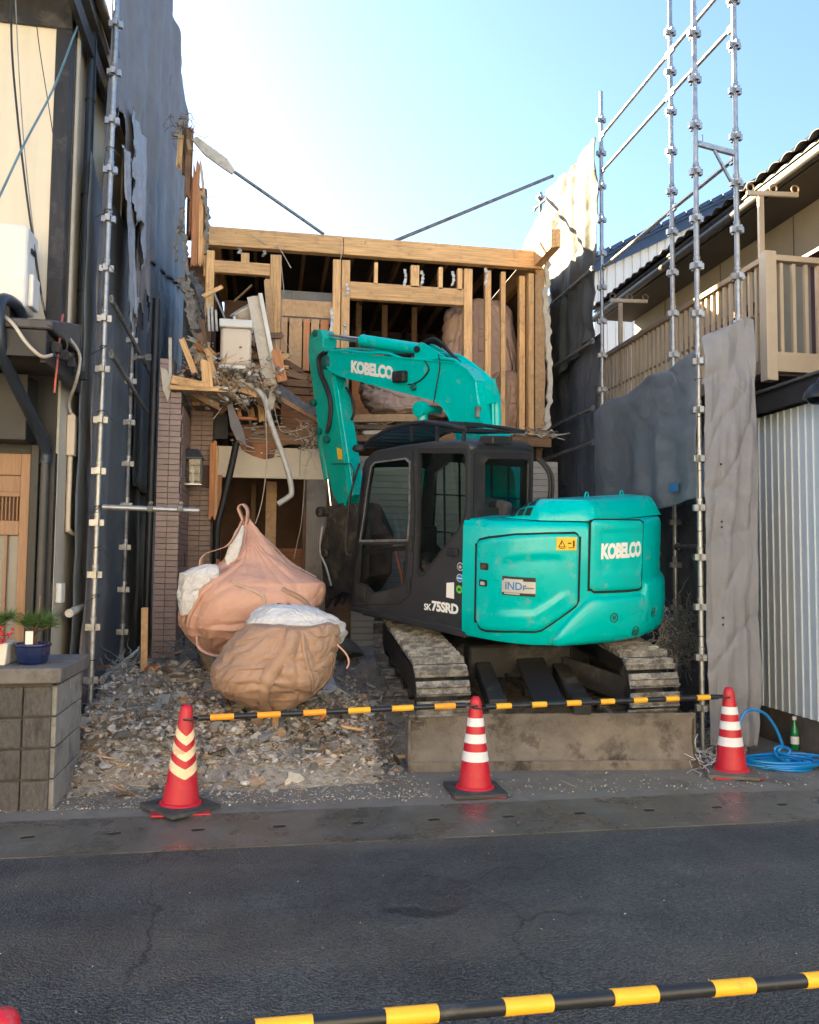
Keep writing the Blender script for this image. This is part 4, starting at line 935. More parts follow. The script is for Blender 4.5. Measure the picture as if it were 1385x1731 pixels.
# soffit above the porch and torn timbers
pbx('porch_soffit', 'gypsum', (tx1-.02, PYF+.02, ztop_r+.06), (fx(395), TB, ztop_r+.09))
ptim = lambda a, b, y, w_, t_, m='lumber', rag=(0, 0), n='timber', y2=None: lumber(P(*a, Y=y), P(*b, Y=y if y2 is None else y2), w_, t_, M[m], porch, n, (0, -1, 0), rag)
ptim((291, 642), (352, 655), PYF-.02, .10, .09, 'lumber', (0, .1)); ptim((287, 655), (388, 660), PYF-.06, .05, .07, 'lumber', (0, .25)); ptim((347, 604), (352, 655), PYF-.04, .12, .03, 'lumber', (.1, 0))
ptim((307, 572), (330, 632), PYF+.1, .07, .05, 'lumber', (.02, .05)); ptim((318, 660), (375, 690), PYF+.3, .08, .03, 'lumber_old', (.1, .1)); ptim((288, 569), (288, 660), PYF+.0, .035, .02, 'gypsum', (.03, .03))
ptim((385, 648), (438, 668), PYF+.5, .09, .04, 'lumber', (.1, .05)); ptim((350, 590), (372, 665), PYF+.3, .06, .04, 'lumber', (.08, .02))
ptim((355, 606), (394, 672), PYF+.5, .10, .02, 'plywood', (.05, .1)); ptim((410, 650), (475, 700), PYF+.7, .14, .05, 'lumber_old', (.1, .2))
# shard of plaster hanging at the broken top
mb = MB(); shard = [(272, 622), (283, 626), (290, 655), (284, 680), (276, 660)]
mb.plate([(P(x, y, Y=PYF-.02).x, P(x, y, Y=PYF-.02).z) for x, y in shard], [], -.05, -.02, lambda u, v, t_: Vector((u, PYF+t_, v))-PL); mb.build('plaster_shard', M['gypsum'], porch)
# ---- lantern and name plate on the tiled wall
def lantern():
    p = P(325, 820, Y=10.55); t = thing('wall_lantern', 'pewter wall lantern with clear panes on the tiled porch wall', 'lantern', (p.x, 10.55, p.z)); t.scale = (1.12, 1.12, 1.12)
    w_ = .11
    mb = MB(); mb.box((-w_, -.08, -.004), (w_, .08, .012)); mb.build('base_tray', M['silver_plate'], t, bevel=.004)
    for sx in (-1, 1):
        for sy in (-1, 1): MB().box((sx*(w_-.012)-.009, sy*.066-.009, .012), (sx*(w_-.012)+.009, sy*.066+.009, .29)).build('corner_bar', M['lamp_metal'], t, bevel=.002)
    MB().add([(-w_-.01, -.09, .29), (w_+.01, -.09, .29), (w_+.01, .09, .29), (-w_-.01, .09, .29), (-w_-.01, -.09, .305), (w_+.01, -.09, .305), (w_+.01, .09, .305), (-w_-.01, .09, .305), (-.06, -.05, .40), (.06, -.05, .40), (.06, .05, .40), (-.06, .05, .40)],
        [(0,3,2,1),(0,1,5,4),(1,2,6,5),(2,3,7,6),(3,0,4,7),(4,5,9,8),(5,6,10,9),(6,7,11,10),(7,4,8,11),(8,9,10,11)]).build('hood', M['lamp_metal'], t, bevel=.004)
    MB().box((-w_+.02, -.073, .014), (w_-.02, -.070, .288)).build('pane', M['glass_clear'], t)
    MB().box((w_-.014, -.055, .014), (w_-.011, .055, .288)).build('pane', M['glass_clear'], t)
    MB().box((-w_+.02, .072, .014), (w_-.02, .08, .288)).build('back_plate', M['brown_plate'], t)
    MB().lathe([(.02, .014), (.022, .09), (.02, .10)], 12).build('candle_tube', M['white_plastic'], t, smooth=60)
    MB().lathe([(.012, .10), (.026, .13), (.024, .16), (.012, .20), (.004, .23)], 12).build('bulb', M['bulb'], t, smooth=90)
    MB().box((-.03, .08, .05), (.03, .44, .24)).build('bracket', M['lamp_metal'], t)
lantern()
p = P(349, 806, Y=TB); tg = MB().box((p.x-.05, TB-.03, p.z-.145), (p.x+.05, TB-.007, p.z+.145)).build('wooden_plate', M['brown_plate'], bevel=.004)
tag(tg, 'small dark wooden name plate on tiles beside the lantern', 'plate')
# ---- left wall remains above the porch
def shape(name, m, pts, y, th=.04, parent=dh, r=0):
    c = [(P(x, yy, Y=y).x, P(x, yy, Y=y).z) for x, yy in pts]
    mb = MB(); mb.plate(c, [], -th/2, th/2, lambda u, v, t_: Vector((u, y+t_, v))-parent.location); o = mb.build(name, M[m], parent); return o
WY = 11.1
db('wall_stub', 'tarp_dark', (fx(306), 11.2, 3.0), (fx(331), 13.5, 5.2))
db('wall_stub', 'interior_brown', (fx(300), 11.15, 1.0), (fx(318), 12.4, 4.2))
db('wall_stub', 'lumber_old', (fx(316), 11.32, 3.4), (fx(354), 11.5, ZT-.02))
db('wall_stub', 'interior_brown', (fx(306), 11.3, ZT-.02), (fx(340), 11.45, H(300, 330)))
db('wall_stub', 'interior_brown', (fx(296), 12.0, 3.0), (fx(356), 12.1, ZT-.05))
for (a, b, wd, m, yy, rg) in (((333, 270), (328, 452), .085, 'cedar', WY-.1, (.25, .05)), ((341, 300), (339, 452), .06, 'lumber', WY-.06, (.3, .06)), ((326, 290), (322, 400), .05, 'cedar', WY, (.2, .1)), ((322, 212), (317, 340), .09, 'lumber_old', WY, (.1, .2)), ((306, 228), (302, 290), .07, 'lumber', WY-.1, (.02, .2)),
                              ((347, 380), (349, 470), .07, 'lumber', WY-.05, (.2, .05)), ((312, 205), (312, 300), .06, 'lumber_old', WY+.1, (.1, .1)), ((352, 430), (348, 560), .05, 'plywood', WY-.12, (.05, .3)), ((318, 235), (323, 262), .05, 'plywood', WY-.13, (.05, .1)),
                              ((338, 262), (345, 330), .035, 'gypsum', WY-.02, (.2, .1)), ((345, 320), (351, 400), .03, 'plywood', WY-.02, (.2, .1))):
    lumber(P(*a, Y=yy), P(*b, Y=yy), wd, .04, M[m], dh, 'torn_board', (0, 1, 0), rg)
for k, (pts, ww, m) in enumerate((([(307, 350), (305, 385), (311, 400), (315, 440), (322, 500), (328, 560), (329, 620)], .05, 'mortar'), ([(306, 470), (316, 490), (324, 520), (328, 560)], .12, 'mortar'), ([(345, 330), (352, 380), (350, 430)], .05, 'mortar'), ([(312, 198), (303, 215), (298, 230)], .07, 'mortar'), ([(306, 375), (299, 400), (298, 440)], .03, 'mortar'), ([(330, 500), (336, 560), (333, 630)], .12, 'tarp_grey'), ([(322, 460), (340, 500), (352, 540)], .10, 'tarp_dark'))):
    ragged_strip('torn_plaster', pts, ww, m, .0 if k != 5 else .1, 90+k)
rs = random.Random(123)
for k in range(64):
    px, py = rs.uniform(325, 478), rs.uniform(565, 712); 
    if py > 670 and px < 380: continue
    yy = rs.uniform(10.45, 11.0); a = rs.gauss(.25, .7) if rs.random() < .6 else rs.gauss(1.4, .3); l = rs.uniform(18, 60)
    m_ = rs.choice(['lumber', 'lumber', 'lumber_old', 'plywood', 'gypsum', 'gypsum', 'cedar', 'chunk'])
    lumber(P(px-l*.5*math.cos(a), py-l*.5*math.sin(a), Y=yy), P(px+l*.5*math.cos(a), py+l*.5*math.sin(a), Y=yy+rs.uniform(-.15, .15)), rs.uniform(.02, .10) if m_ != 'gypsum' else rs.uniform(.05, .16), rs.uniform(.012, .04), M[m_], dh, 'torn_board', (0, -1, rs.uniform(-.6, .6)), (rs.uniform(.02, .1), rs.uniform(.02, .12)))
# bent laths and wires sticking out at the top
for k, l in enumerate(([(312, 205), (330, 225), (345, 232), (352, 230)], [(318, 202), (330, 207), (343, 213)], [(310, 205), (322, 240), (330, 262)], [(348, 335), (362, 332), (378, 342)], [(452, 415), (430, 400), (423, 397)], [(470, 415), (482, 435), (492, 453)], [(474, 430), (478, 470), (480, 500), (478, 560), (490, 590), (493, 600), (470, 590)], [(573, 410), (577, 430), (574, 445)], [(426, 376), (426, 384)])):
    c = [P(x, y, Y=FY-.12) for x, y in l]; o = MB().tube(catmull(c, 6), .006 if k in (4, 5) else .004, 5).build('bent_wire', M['lumber_old' if k in (0, 2) else 'wire_beige'], dh); o.location = -DL
# ---- loose big pieces hanging on the torn left side
def loose(name, label, cat, o, grp=None): o.parent = None; return tag(o, label, cat, grp)
def lone(a, b, y, wd, th, m, name, label, cat='timber', rag=(0, 0), y2=None, grp=None, up=(0, -1, 0)):
    o = lumber(P(*a, Y=y), P(*b, Y=y if y2 is None else y2), wd, th, M[m], None, name, up, rag); return tag(o, label, cat, grp)
lone((452, 470), (464, 640), 10.75, .09, .04, 'plywood', 'leaning_board', 'pale board leaning against the middle post above the porch', 'board', (.05, .1), y2=10.9)
lone((428, 500), (458, 652), 10.5, .16, .03, 'gypsum', 'leaning_board', 'wide pale batten leaning beside the white plastic tank', 'board', (.02, .02))
lone((440, 495), (468, 640), 10.45, .05, .04, 'white_plastic', 'leaning_trim', 'white trim strip leaning beside the wide pale batten', 'trim', (.02, .05))
lone((466, 590), (478, 645), 10.4, .12, .05, 'cedar', 'short_timber', 'short orange timber standing below the leaning boards', 'timber', (.05, 0))
lone((342, 502), (377, 484), 10.7, .05, .03, 'lumber', 'splinter', 'short crosswise stick poking from torn plaster', 'timber', (.04, .02))
lone((362, 495), (382, 542), 10.6, .025, .02, 'wire_grey', 'thin_lath', 'thin grey lath slanting above the white plastic tank', 'lath')
lone((426, 482), (396, 510), 10.9, .02, .06, 'lumber_old', 'thin_lath', 'dark lath slanting up in the left room opening', 'lath')
for k, x in enumerate((352, 358, 365)): lone((x, 512+k*6), (x+2, 560), 10.7, .03, .03, 'white_pvc', 'upright_lath', 'short white lath standing upright in torn plaster', 'lath', grp='white laths in the torn plaster')
# beige sheet and pipe at the top left
mb = MB(); bp = [(324, 236), (333, 231), (352, 245), (384, 268), (397, 288), (393, 295), (376, 284), (346, 262)]
mb.plate([(P(x, y, Y=10.95).x, P(x, y, Y=10.95).z) for x, y in bp], [], -.02, .02, lambda u, v, t_: Vector((u, 10.95+t_, v)))
tag(mb.build('roof_offcut', M['gypsum'], bevel=.006), 'beige offcut of board hanging at the torn top corner', 'board')
tag(MB().tube([P(396, 290, Y=10.97), P(548, 396, Y=11.35)], .022, 10).build('brace_pipe', M['galv_dull'], smooth=50), 'thin grey pipe sloping down from beige offcut to the house beam', 'pipe')
# white plastic tank stuck in the debris, second appliance behind it
def wtank():
    p = P(398, 620, Y=10.3); t = thing('plastic_tank', 'cream plastic cistern standing among torn boards above the porch', 'cistern', p)
    wd = P(425, 600, Y=10.3).x-P(371, 600, Y=10.3).x; hh = P(398, 543, Y=10.3).z-p.z
    mb = MB(); n = 5
    mb.box((-wd/2+.01, -.13, 0), (wd/2-.005, .12, hh*.80)); o = mb.build('tank_body', M['ivory_plastic'], t, bevel=.05, seg=4)
    MB().box((-wd/2-.008, -.15, hh*.80), (wd/2+.008, .14, hh*.98)).build('lid', M['white_plastic'], t, bevel=.02, seg=3)
    MB().tube([(-.01, 0, hh*.97), (-.03, 0, hh*1.10)], .016, 8).build('float_stem', M['white_plastic'], t, smooth=60)
    MB().box((-wd/2, -.12, -.05), (wd/2-.02, .1, -.002)).build('foot', M['white_plastic'], t, bevel=.01)
wtank()
p = P(415, 530, Y=10.75); t = thing('basin', 'tipped white basin lying behind the cream plastic cistern', 'basin', p); t.rotation_euler = (R(20), R(-35), 0)
MB().lathe([(.02, -.10), (.12, -.09), (.17, .02), (.175, .06), (.16, .06), (.13, -.03), (.02, -.06)], 20).build('bowl', M['gypsum'], t, smooth=60)
MB().lathe([(.16, .055), (.19, .06), (.19, .075), (.16, .07)], 20, cap=False).build('rim', M['white_plastic'], t, smooth=60)
# hanging white pipe, wires, black gutter torn off
def hang(name, label, cat, pts, r, m, y, n=8):
    return tag(MB().tube(catmull([P(a, b, Y=y+(c[0] if c else 0)) for a, b, *c in pts], 8), r, n).build(name, M[m], smooth=70), label, cat)
hang('torn_pipe', 'bent white drain pipe dangling in front of the house entrance', 'pipe', [(398, 640), (425, 652), (446, 672), (455, 705), (467, 740), (480, 775), (489, 805), (493, 832), (488, 840), (470, 852)], .036, 'white_pvc', 10.35, 10)
hang('dangling_wire', 'long thin beige wire dangling over the cream lintel', 'wire', [(447, 665), (450, 720), (451, 780), (446, 830), (440, 860), (432, 885)], .007, 'wire_beige', 10.3, 6)
hang('dangling_wire', 'thin wire looping beside the dangling white pipe', 'wire', [(462, 680), (470, 715), (478, 730), (500, 728), (517, 722)], .005, 'wire_beige', 10.5, 6)
hang('dangling_wire', 'pair of pale wires hanging in the dark entrance', 'wire', [(517, 790), (510, 880), (503, 915), (497, 945)], .005, 'wire_beige', 10.8, 6)
# fallen black downpipe
dp = [(392, 690, .0), (398, 720, 0), (402, 750, 0), (388, 800, .05), (376, 860, .05), (368, 900, .05), (366, 940, .05)]
hang('fallen_downpipe', 'black square downpipe torn loose and leaning in the porch', 'downpipe', [(400, 748, 0), (390, 795, 0), (376, 855, 0), (368, 890, 0), (366, 945, 0)], .042, 'black_rubber', 10.5, 8)
mb = MB(); gl = [(384, 686), (392, 682), (400, 700), (412, 730), (418, 758), (408, 748), (400, 745), (390, 722)]
mb.plate([(P(x, y, Y=10.45).x, P(x, y, Y=10.45).z) for x, y in gl], [], -.05, .0, lambda u, v, t_: Vector((u, 10.45+t_, v)))
tag(mb.build('torn_gutter', M['tarp_grey'], bevel=.004), 'crumpled grey strip of gutter hanging above the black downpipe', 'gutter')
shape('dark_panel', 'black_rubber', [(363, 700), (385, 700), (385, 742), (363, 742)], 10.98, .03)
# shelf of broken sheets where the floor hangs down, left of the arm
lone((466, 655), (535, 705), 10.55, .20, .03, 'galv_dull', 'torn_sheet_metal', 'crumpled pale sheet metal hanging from the broken floor edge', 'sheet metal', (.04, .1), up=(0, -.6, .8))
lone((470, 672), (540, 712), 10.45, .06, .05, 'lumber_old', 'broken_joist', 'dark joist sagging under the crumpled sheet metal', 'timber', (.1, .1))
for k, (a, b, m, w_) in enumerate((((476, 628), (525, 640), 'lumber_old', .10), ((474, 646), (530, 650), 'lumber_old', .09), ((470, 660), (530, 664), 'interior_brown', .08), ((478, 610), (515, 632), 'interior_brown', .07), ((590, 708), (718, 706), 'plywood', .10), ((590, 722), (700, 724), 'lumber_old', .06), ((610, 732), (690, 730), 'gypsum', .05), ((585, 742), (690, 738), 'lumber_old', .09))):
    lone(a, b, 10.8, w_, .08, m, 'floor_edge_board', 'broken floor board sticking out at the upper floor edge', 'board', (.08, .1), grp='boards at the broken floor edge')
# debris along the upper floor edge
mb = MB(); rs = random.Random(21)
for i in range(500):
    x = rs.uniform(fx(395), fx(940)); y = FY+rs.gauss(-.02, .09); s = rs.uniform(.012, .05); z = ZFL-.02+abs(rs.gauss(0, .05))
    if x < fx(590): z = ZFL-.1+rs.gauss(0, .12)
    if rs.random() < .6: chunk(mb, (x, y, z), s, rs, .5, grey(rs))
    else:
        mb.cur = grey(rs); a = rs.uniform(-.7, .7); l = rs.uniform(.06, .25); mb.bar((x, y, z), (x+l*math.cos(a), y-rs.uniform(-.05, .1), z+l*math.sin(a)*.5), rs.uniform(.004, .010), rs.uniform(.006, .016))
tag(mb.build('floor_edge_rubble', M['rubble']), 'crumbs and splinters lying along the broken upper floor edge', 'rubble', kind='stuff')
mb = MB()
for i in range(620):
    px = rs.gauss(385, 42); py = rs.gauss(636, 22); s = rs.uniform(.012, .05); p = P(px, py, Y=10.3+rs.uniform(-.2, .4))
    if px < 300 or px > 480: continue
    if rs.random() < .55: chunk(mb, p, s, rs, .6, grey(rs))
    else:
        t_ = rs.uniform(.15, .5); mb.cur = (t_*1.2, t_*.8, t_*.45); a = rs.uniform(-1.4, 1.4); l = rs.uniform(.05, .22); mb.bar(p, p+Vector((l*math.cos(a), rs.uniform(-.1, .1), l*math.sin(a))), rs.uniform(.003, .010), rs.uniform(.005, .014), tw=.4)
tag(mb.build('torn_debris', M['rubble']), 'tangle of splinters and plaster hanging above the tiled porch', 'rubble', kind='stuff')
pd = P(306, 600, X=SX+.42)
tag(MB().tube([(P(256, 800, Y=9.95).x, 9.95, P(258, 505, Y=9.95).z), (P(256, 800, Y=9.95).x-.01, 9.95, 0)], .045, 10).build('black_drainpipe', M['black_paint'], smooth=60), 'black drainpipe standing left of the tiled pillar', 'drainpipe')
# ------------------------------------------------------------------ right neighbour: white shed, balcony, tan house, building behind
WX = 4.86
shed = thing('metal_shed', 'single storey shed of white ribbed metal siding on dark footing', 'shed', (WX, 5.4, 0)); SL = shed.location
mb = MB(); n = 0; ys = []
y = 4.6
prof = []
while y < 10.5:
    prof += [(y, 0), (y+.006, .012), (y+.020, .012), (y+.026, 0), (y+.10, 0)]; y += .104
def ps(i, z): return Vector((WX-prof[i][1], prof[i][0], z))-SL
vs_ = []
for i in range(len(prof)): vs_ += [ps(i, .33), ps(i, 3.2)]
mb.add(vs_, [(2*i, 2*i+1, 2*i+3, 2*i+2) for i in range(len(prof)-1)])
mb.build('ribbed_siding', M['siding_white'], shed, solid=.003)
def sb(name, m, lo, hi, par=shed, bevel=0, L_=SL): return MB().box(Vector(lo)-L_, Vector(hi)-L_).build(name, M[m], par, bevel=bevel)
sb('footing', 'foundation', (WX+.012, 4.6, -.03), (WX+.15, 10.5, .33))
sb('wall_body', 'siding_white', (WX+.02, 4.62, .33), (WX+3, 10.48, 3.19))
sb('roof', 'roof_dark', (WX-.10, 4.5, 3.26), (WX+3.2, 10.6, 3.36), bevel=.01)
sb('fascia', 'black_paint', (WX-.13, 4.5, 3.20), (WX-.10, 10.6, 3.39), bevel=.004)
sb('cap_flashing', 'roof_dark', (WX-.16, 4.5, 3.392), (WX+.2, 10.6, 3.42), bevel=.004)
for k in range(14): sb('roof_seam', 'galv_dull', (WX-.12, 6.4+k*.3, 3.421), (WX+.18, 6.43+k*.3, 3.436))
lp = P(1382, 668, X=WX-.22)
lamp = thing('shed_lamp', 'black dome lamp under the eave of the white shed', 'lamp', lp)
MB().lathe([(.03, .10), (.05, .09), (.10, .03), (.115, -.01), (.115, -.03)], 20, cap=True).build('shade', M['black_paint'], lamp, smooth=60)
MB().lathe([(.001, -.085), (.05, -.075), (.08, -.05), (.09, -.031)], 20).build('globe', M['glass_house'], lamp, smooth=60)
MB().tube([(0, 0, .09), (.03, 0, .14), (.1, 0, .16)], .02, 8).build('arm', M['black_paint'], lamp, smooth=60)
# balcony
bY = 7.42; bX = 4.92
ba = thing('balcony', 'bronze aluminium balcony with upright bars above the white shed', 'balcony', (bX, bY, 3.5)); BL = ba.location
zr = P(1300, 432, Y=bY).z; zbm = P(1303, 628, Y=bY).z
def bb(name, m, lo, hi, bevel=.004): return MB().box(Vector(lo)-BL, Vector(hi)-BL).build(name, M[m], ba, bevel=bevel)
bb('corner_post', 'bronze_pale', (bX-.065, bY-.065, zbm-.10), (bX+.055, bY+.055, zr+.03))
BE = 11.9
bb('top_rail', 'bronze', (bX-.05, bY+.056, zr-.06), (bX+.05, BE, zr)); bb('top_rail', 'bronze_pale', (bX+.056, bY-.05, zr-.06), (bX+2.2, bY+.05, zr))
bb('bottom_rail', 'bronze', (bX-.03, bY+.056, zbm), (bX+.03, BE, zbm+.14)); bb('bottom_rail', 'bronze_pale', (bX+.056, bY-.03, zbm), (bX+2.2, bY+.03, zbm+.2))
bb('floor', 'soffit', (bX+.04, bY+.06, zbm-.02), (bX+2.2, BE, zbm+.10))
mid = bb('mid_rail', 'bronze', (bX-.012, bY+.056, zbm+.62), (bX+.012, BE, zbm+.65))
pr = None
for k in range(36):
    y = bY+.19+k*.122
    if pr is None: pr = MB().box((-.018, -.018, 0), (.018, .018, zr-.062-zbm-.142)).build('baluster', M['bronze_pale'], ba); o = pr
    else: o = inst(pr, ba)
    o.matrix_basis = Matrix.Translation(Vector((bX, y, zbm+.141))-BL)
for k in range(15):
    o = inst(pr, ba, Matrix.Translation(Vector((bX+.14+k*.138, bY, zbm+.201))-BL)); o.scale = (1, 1, .93)
for y in (BE,): bb('end_post', 'bronze', (bX-.05, y, zbm-.1), (bX+.05, y+.1, zr+.03))
# clothes pole brackets
def dryer(px, py_arm, y, label, x0):
    a = P(px, py_arm, Y=y); t = thing('clothes_pole_bracket', label, 'bracket', (a.x, a.y, zr-.6)); zz = a.z-(zr-.6)
    MB().box((-.03, -.02, 0), (.03, .02, zz)).build('upright', M['bronze_pale'], t, bevel=.004)
    arm = MB().bar((-.16, 0, zz+.03), (.40, -.06, zz+.03), .035, .05).build('arm', M['bronze_pale'], t, bevel=.004)
    for x in (-.12, .13, .37):
        MB().tube([(x+.042*math.cos(i*.42), -.02-.1*x, zz+.09+.042*math.sin(i*.42)) for i in range(16)], .009, 6).build('ring', M['bronze'], t, smooth=60)
dryer(1286, 333, 7.75, 'clothes pole bracket with rings beside the balcony corner post', 0)
dryer(1049, 512, 11.2, 'clothes pole bracket with rings at the far end of balcony', 0)
# tan house behind the balcony
TX = 6.05
th = thing('tan_house', 'tan plastered house with tiled roof behind the bronze balcony', 'house', (TX, 7, 0)); TL = th.location
def tb(name, m, lo, hi, bevel=0): return MB().box(Vector(lo)-TL, Vector(hi)-TL).build(name, M[m], th, bevel=bevel)
ex = 5.42; ez = P(1385, 268, X=ex).z; e2 = P(1050, 497, X=ex); EY1 = 13.0
tb('wall', 'wall_tan', (TX, 5.0, 3.3), (TX+4, 12.9, ez+.25))
for y in (7.0, 8.6, 10.2, 11.8): tb('panel_joint', 'soffit', (TX-.004, y, 3.4), (TX+.01, y+.012, ez+.1))
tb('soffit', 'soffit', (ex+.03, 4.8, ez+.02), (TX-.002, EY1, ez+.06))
tb('fascia', 'gutter_dark', (ex+.0, 4.8, ez-.02), (ex+.028, EY1, ez+.16))
MB().tube([Vector((ex-.05, 4.8, ez+.03))-TL, Vector((ex-.05, EY1, ez+.03))-TL], .055, 10).build('eave_gutter', M['gutter_dark'], th, smooth=60)
MB().add([Vector(p)-TL for p in ((ex-.02, 4.7, ez+.165), (ex-.02, EY1+.1, ez+.165), (TX+2.5, EY1+.1, ez+1.45), (TX+2.5, 4.7, ez+1.45), (ex-.02, 4.7, ez+.20), (ex-.02, EY1+.1, ez+.20), (TX+2.5, EY1+.1, ez+1.49), (TX+2.5, 4.7, ez+1.49))],
   [(0,3,2,1),(4,5,6,7),(0,1,5,4),(1,2,6,5),(2,3,7,6),(3,0,4,7)]).build('roof', M['roof_dark'], th)
sl = math.atan2(1.28, TX+2.5-ex+.02); pr = None
for i in range(36):
    for j in range(3):
        if pr is None:
            mb = MB(); mb.grid(lambda u, v: (v*.30, (u-.5)*.235, .018+.034*math.cos((u-.5)*math.pi*1.15)**1 + .012*(1-v)), 8, 2); pr = mb.build('roof_tile', M['roof_dark'], th, smooth=60, solid=.014); o = pr
        else: o = inst(pr, th)
        o.matrix_basis = Matrix.Translation(Vector((ex-.07+j*.26, 4.9+i*.232, ez+.19+j*.26*math.tan(sl)))-TL) @ Matrix.Rotation(-sl, 4, 'Y')
wy0, wy1 = 8.0, 6.2
tb('window_frame', 'maroon', (TX-.05, 5.6, 5.02), (TX-.003, 8.25, 5.10)); tb('window_frame', 'maroon', (TX-.05, 8.17, 3.55), (TX-.003, 8.25, 5.02)); tb('window_pane', 'glass_house', (TX-.03, 5.6, 3.55), (TX-.004, 8.169, 5.019))
tb('window_shade', 'maroon', (TX-.22, 5.6, 5.14), (TX-.003, 8.35, 5.18))
tb('window_frame', 'maroon', (TX-.04, 9.4, 4.98), (TX-.003, 11.2, 5.06)); tb('window_pane', 'glass_house', (TX-.03, 9.42, 3.6), (TX-.004, 11.18, 4.978))
# building behind with blue roof
BYb = 17.0
a = P(1008, 452, Y=BYb); b = P(1262, 332, Y=BYb)
bh = thing('corrugated_building', 'building behind with pale corrugated wall and blue tiled roof edge', 'building', (a.x, BYb, 0)); HL = bh.location
mb = MB(); N_ = 90
slope = (b.z-a.z)/(b.x-a.x); XE = b.x+1.0
def bw(i):
    x = lerp(a.x-.2, XE, i/N_); return x
vs_ = []
k = 0; x = a.x-.05
prof = []
while x < XE: prof += [(x, 0), (x+.09, 0), (x+.11, -.025), (x+.17, -.025), (x+.19, 0)]; x += .20
for (x, d) in prof: vs_ += [Vector((x, BYb+d, 2.0))-HL, Vector((x, BYb+d, a.z+slope*(x-a.x)-.05))-HL]
mb.add(vs_, [(2*i, 2*i+2, 2*i+3, 2*i+1) for i in range(len(prof)-1)]); mb.build('corrugated_wall', M['siding_pale'], bh, solid=.004)
MB().bar(Vector((a.x-.5, BYb-.12, a.z-.5*slope-.0))-HL, Vector((XE, BYb-.12, a.z+slope*(XE-a.x)))-HL, .10, .20).build('verge_board', M['roof_blue'], bh)
MB().add([Vector(p)-HL for p in ((a.x-.6, BYb-.3, a.z-.6*slope+.11), (XE, BYb-.3, a.z+slope*(XE-a.x)+.11), (XE, BYb+8, a.z+slope*(XE-a.x)+.11), (a.x-.6, BYb+8, a.z-.6*slope+.11), (a.x-.6, BYb-.3, a.z-.6*slope+.17), (XE, BYb-.3, a.z+slope*(XE-a.x)+.17), (XE, BYb+8, a.z+slope*(XE-a.x)+.17), (a.x-.6, BYb+8, a.z-.6*slope+.17))],
   [(0,3,2,1),(4,5,6,7),(0,1,5,4),(1,2,6,5),(2,3,7,6),(3,0,4,7)]).build('roof', M['roof_blue'], bh)
ang = math.atan(slope); pr = None; x = a.x-.55
while x < XE-.1:
    if pr is None: pr = MB().box((-.16, -.26, 0), (.16, .26, .085)).build('roof_tile', M['roof_blue'], bh, bevel=.025, seg=2); o = pr
    else: o = inst(pr, bh)
    o.matrix_basis = Matrix.Translation(Vector((x, BYb-.14, a.z+slope*(x-a.x)+.165))-HL) @ Matrix.Rotation(-ang-.06, 4, 'Y'); x += .30
cable('power_line', 'thin power line crossing the sky above the tiled roof', [P(1270, 310, Y=20), P(1330, 260, Y=20), P(1400, 205, Y=20)], .012, 'wire_grey')
# ------------------------------------------------------------------ the excavator
TH, TILT = R(47), R(7.5)
c = _r0*1.17+_f0*8.4
ex_ = thing('excavator', 'teal excavator with charcoal cab parked on the rubble, boom raised over it', 'excavator')
ER = Matrix.Translation((c.x, c.y, .42)) @ Matrix.Rotation(-YAW, 4, 'Z') @ Matrix.Rotation(TILT, 4, 'X')
ex_.matrix_world = ER
U = Matrix.Rotation(R(90)+TH, 4, 'Z')
_inv = (ER @ U).inverted(); _o = _inv @ CAM; _i3 = _inv.to_3x3()
def UB(px, py, b):                       # pixel -> (forward, up) on a plane of constant left-offset b
    d = _i3 @ ray(px, py); t = (b-_o.y)/d.y; p = _o+d*t; return (p.x, p.z)
def UA(px, py, a):                       # pixel -> (left, up) on a plane of constant forward offset a
    d = _i3 @ ray(px, py); t = (a-_o.x)/d.x; p = _o+d*t; return (p.y, p.z)
def up_mb(): return MB(U)
Z1 = lambda l: [(560+x/3.4625, 700+y/3.4625) for x, y in l]       # zoomed crops -> photograph pixels
Z2 = lambda l: [(760+x/3.645, 820+y/3.645) for x, y in l]
Z3 = lambda l: [(500+x/3.645, 540+y/3.645) for x, y in l]
def EX(name, m, mb, parent=ex_, **k): return mb.build(name, M[m], parent, **k)
fb = lambda b0: (lambda u, v, t: (u, b0+t, v))      # plate frame: side plates
fa = lambda a0: (lambda u, v, t: (a0-t, u, v))      # rear plates (thickness backwards)
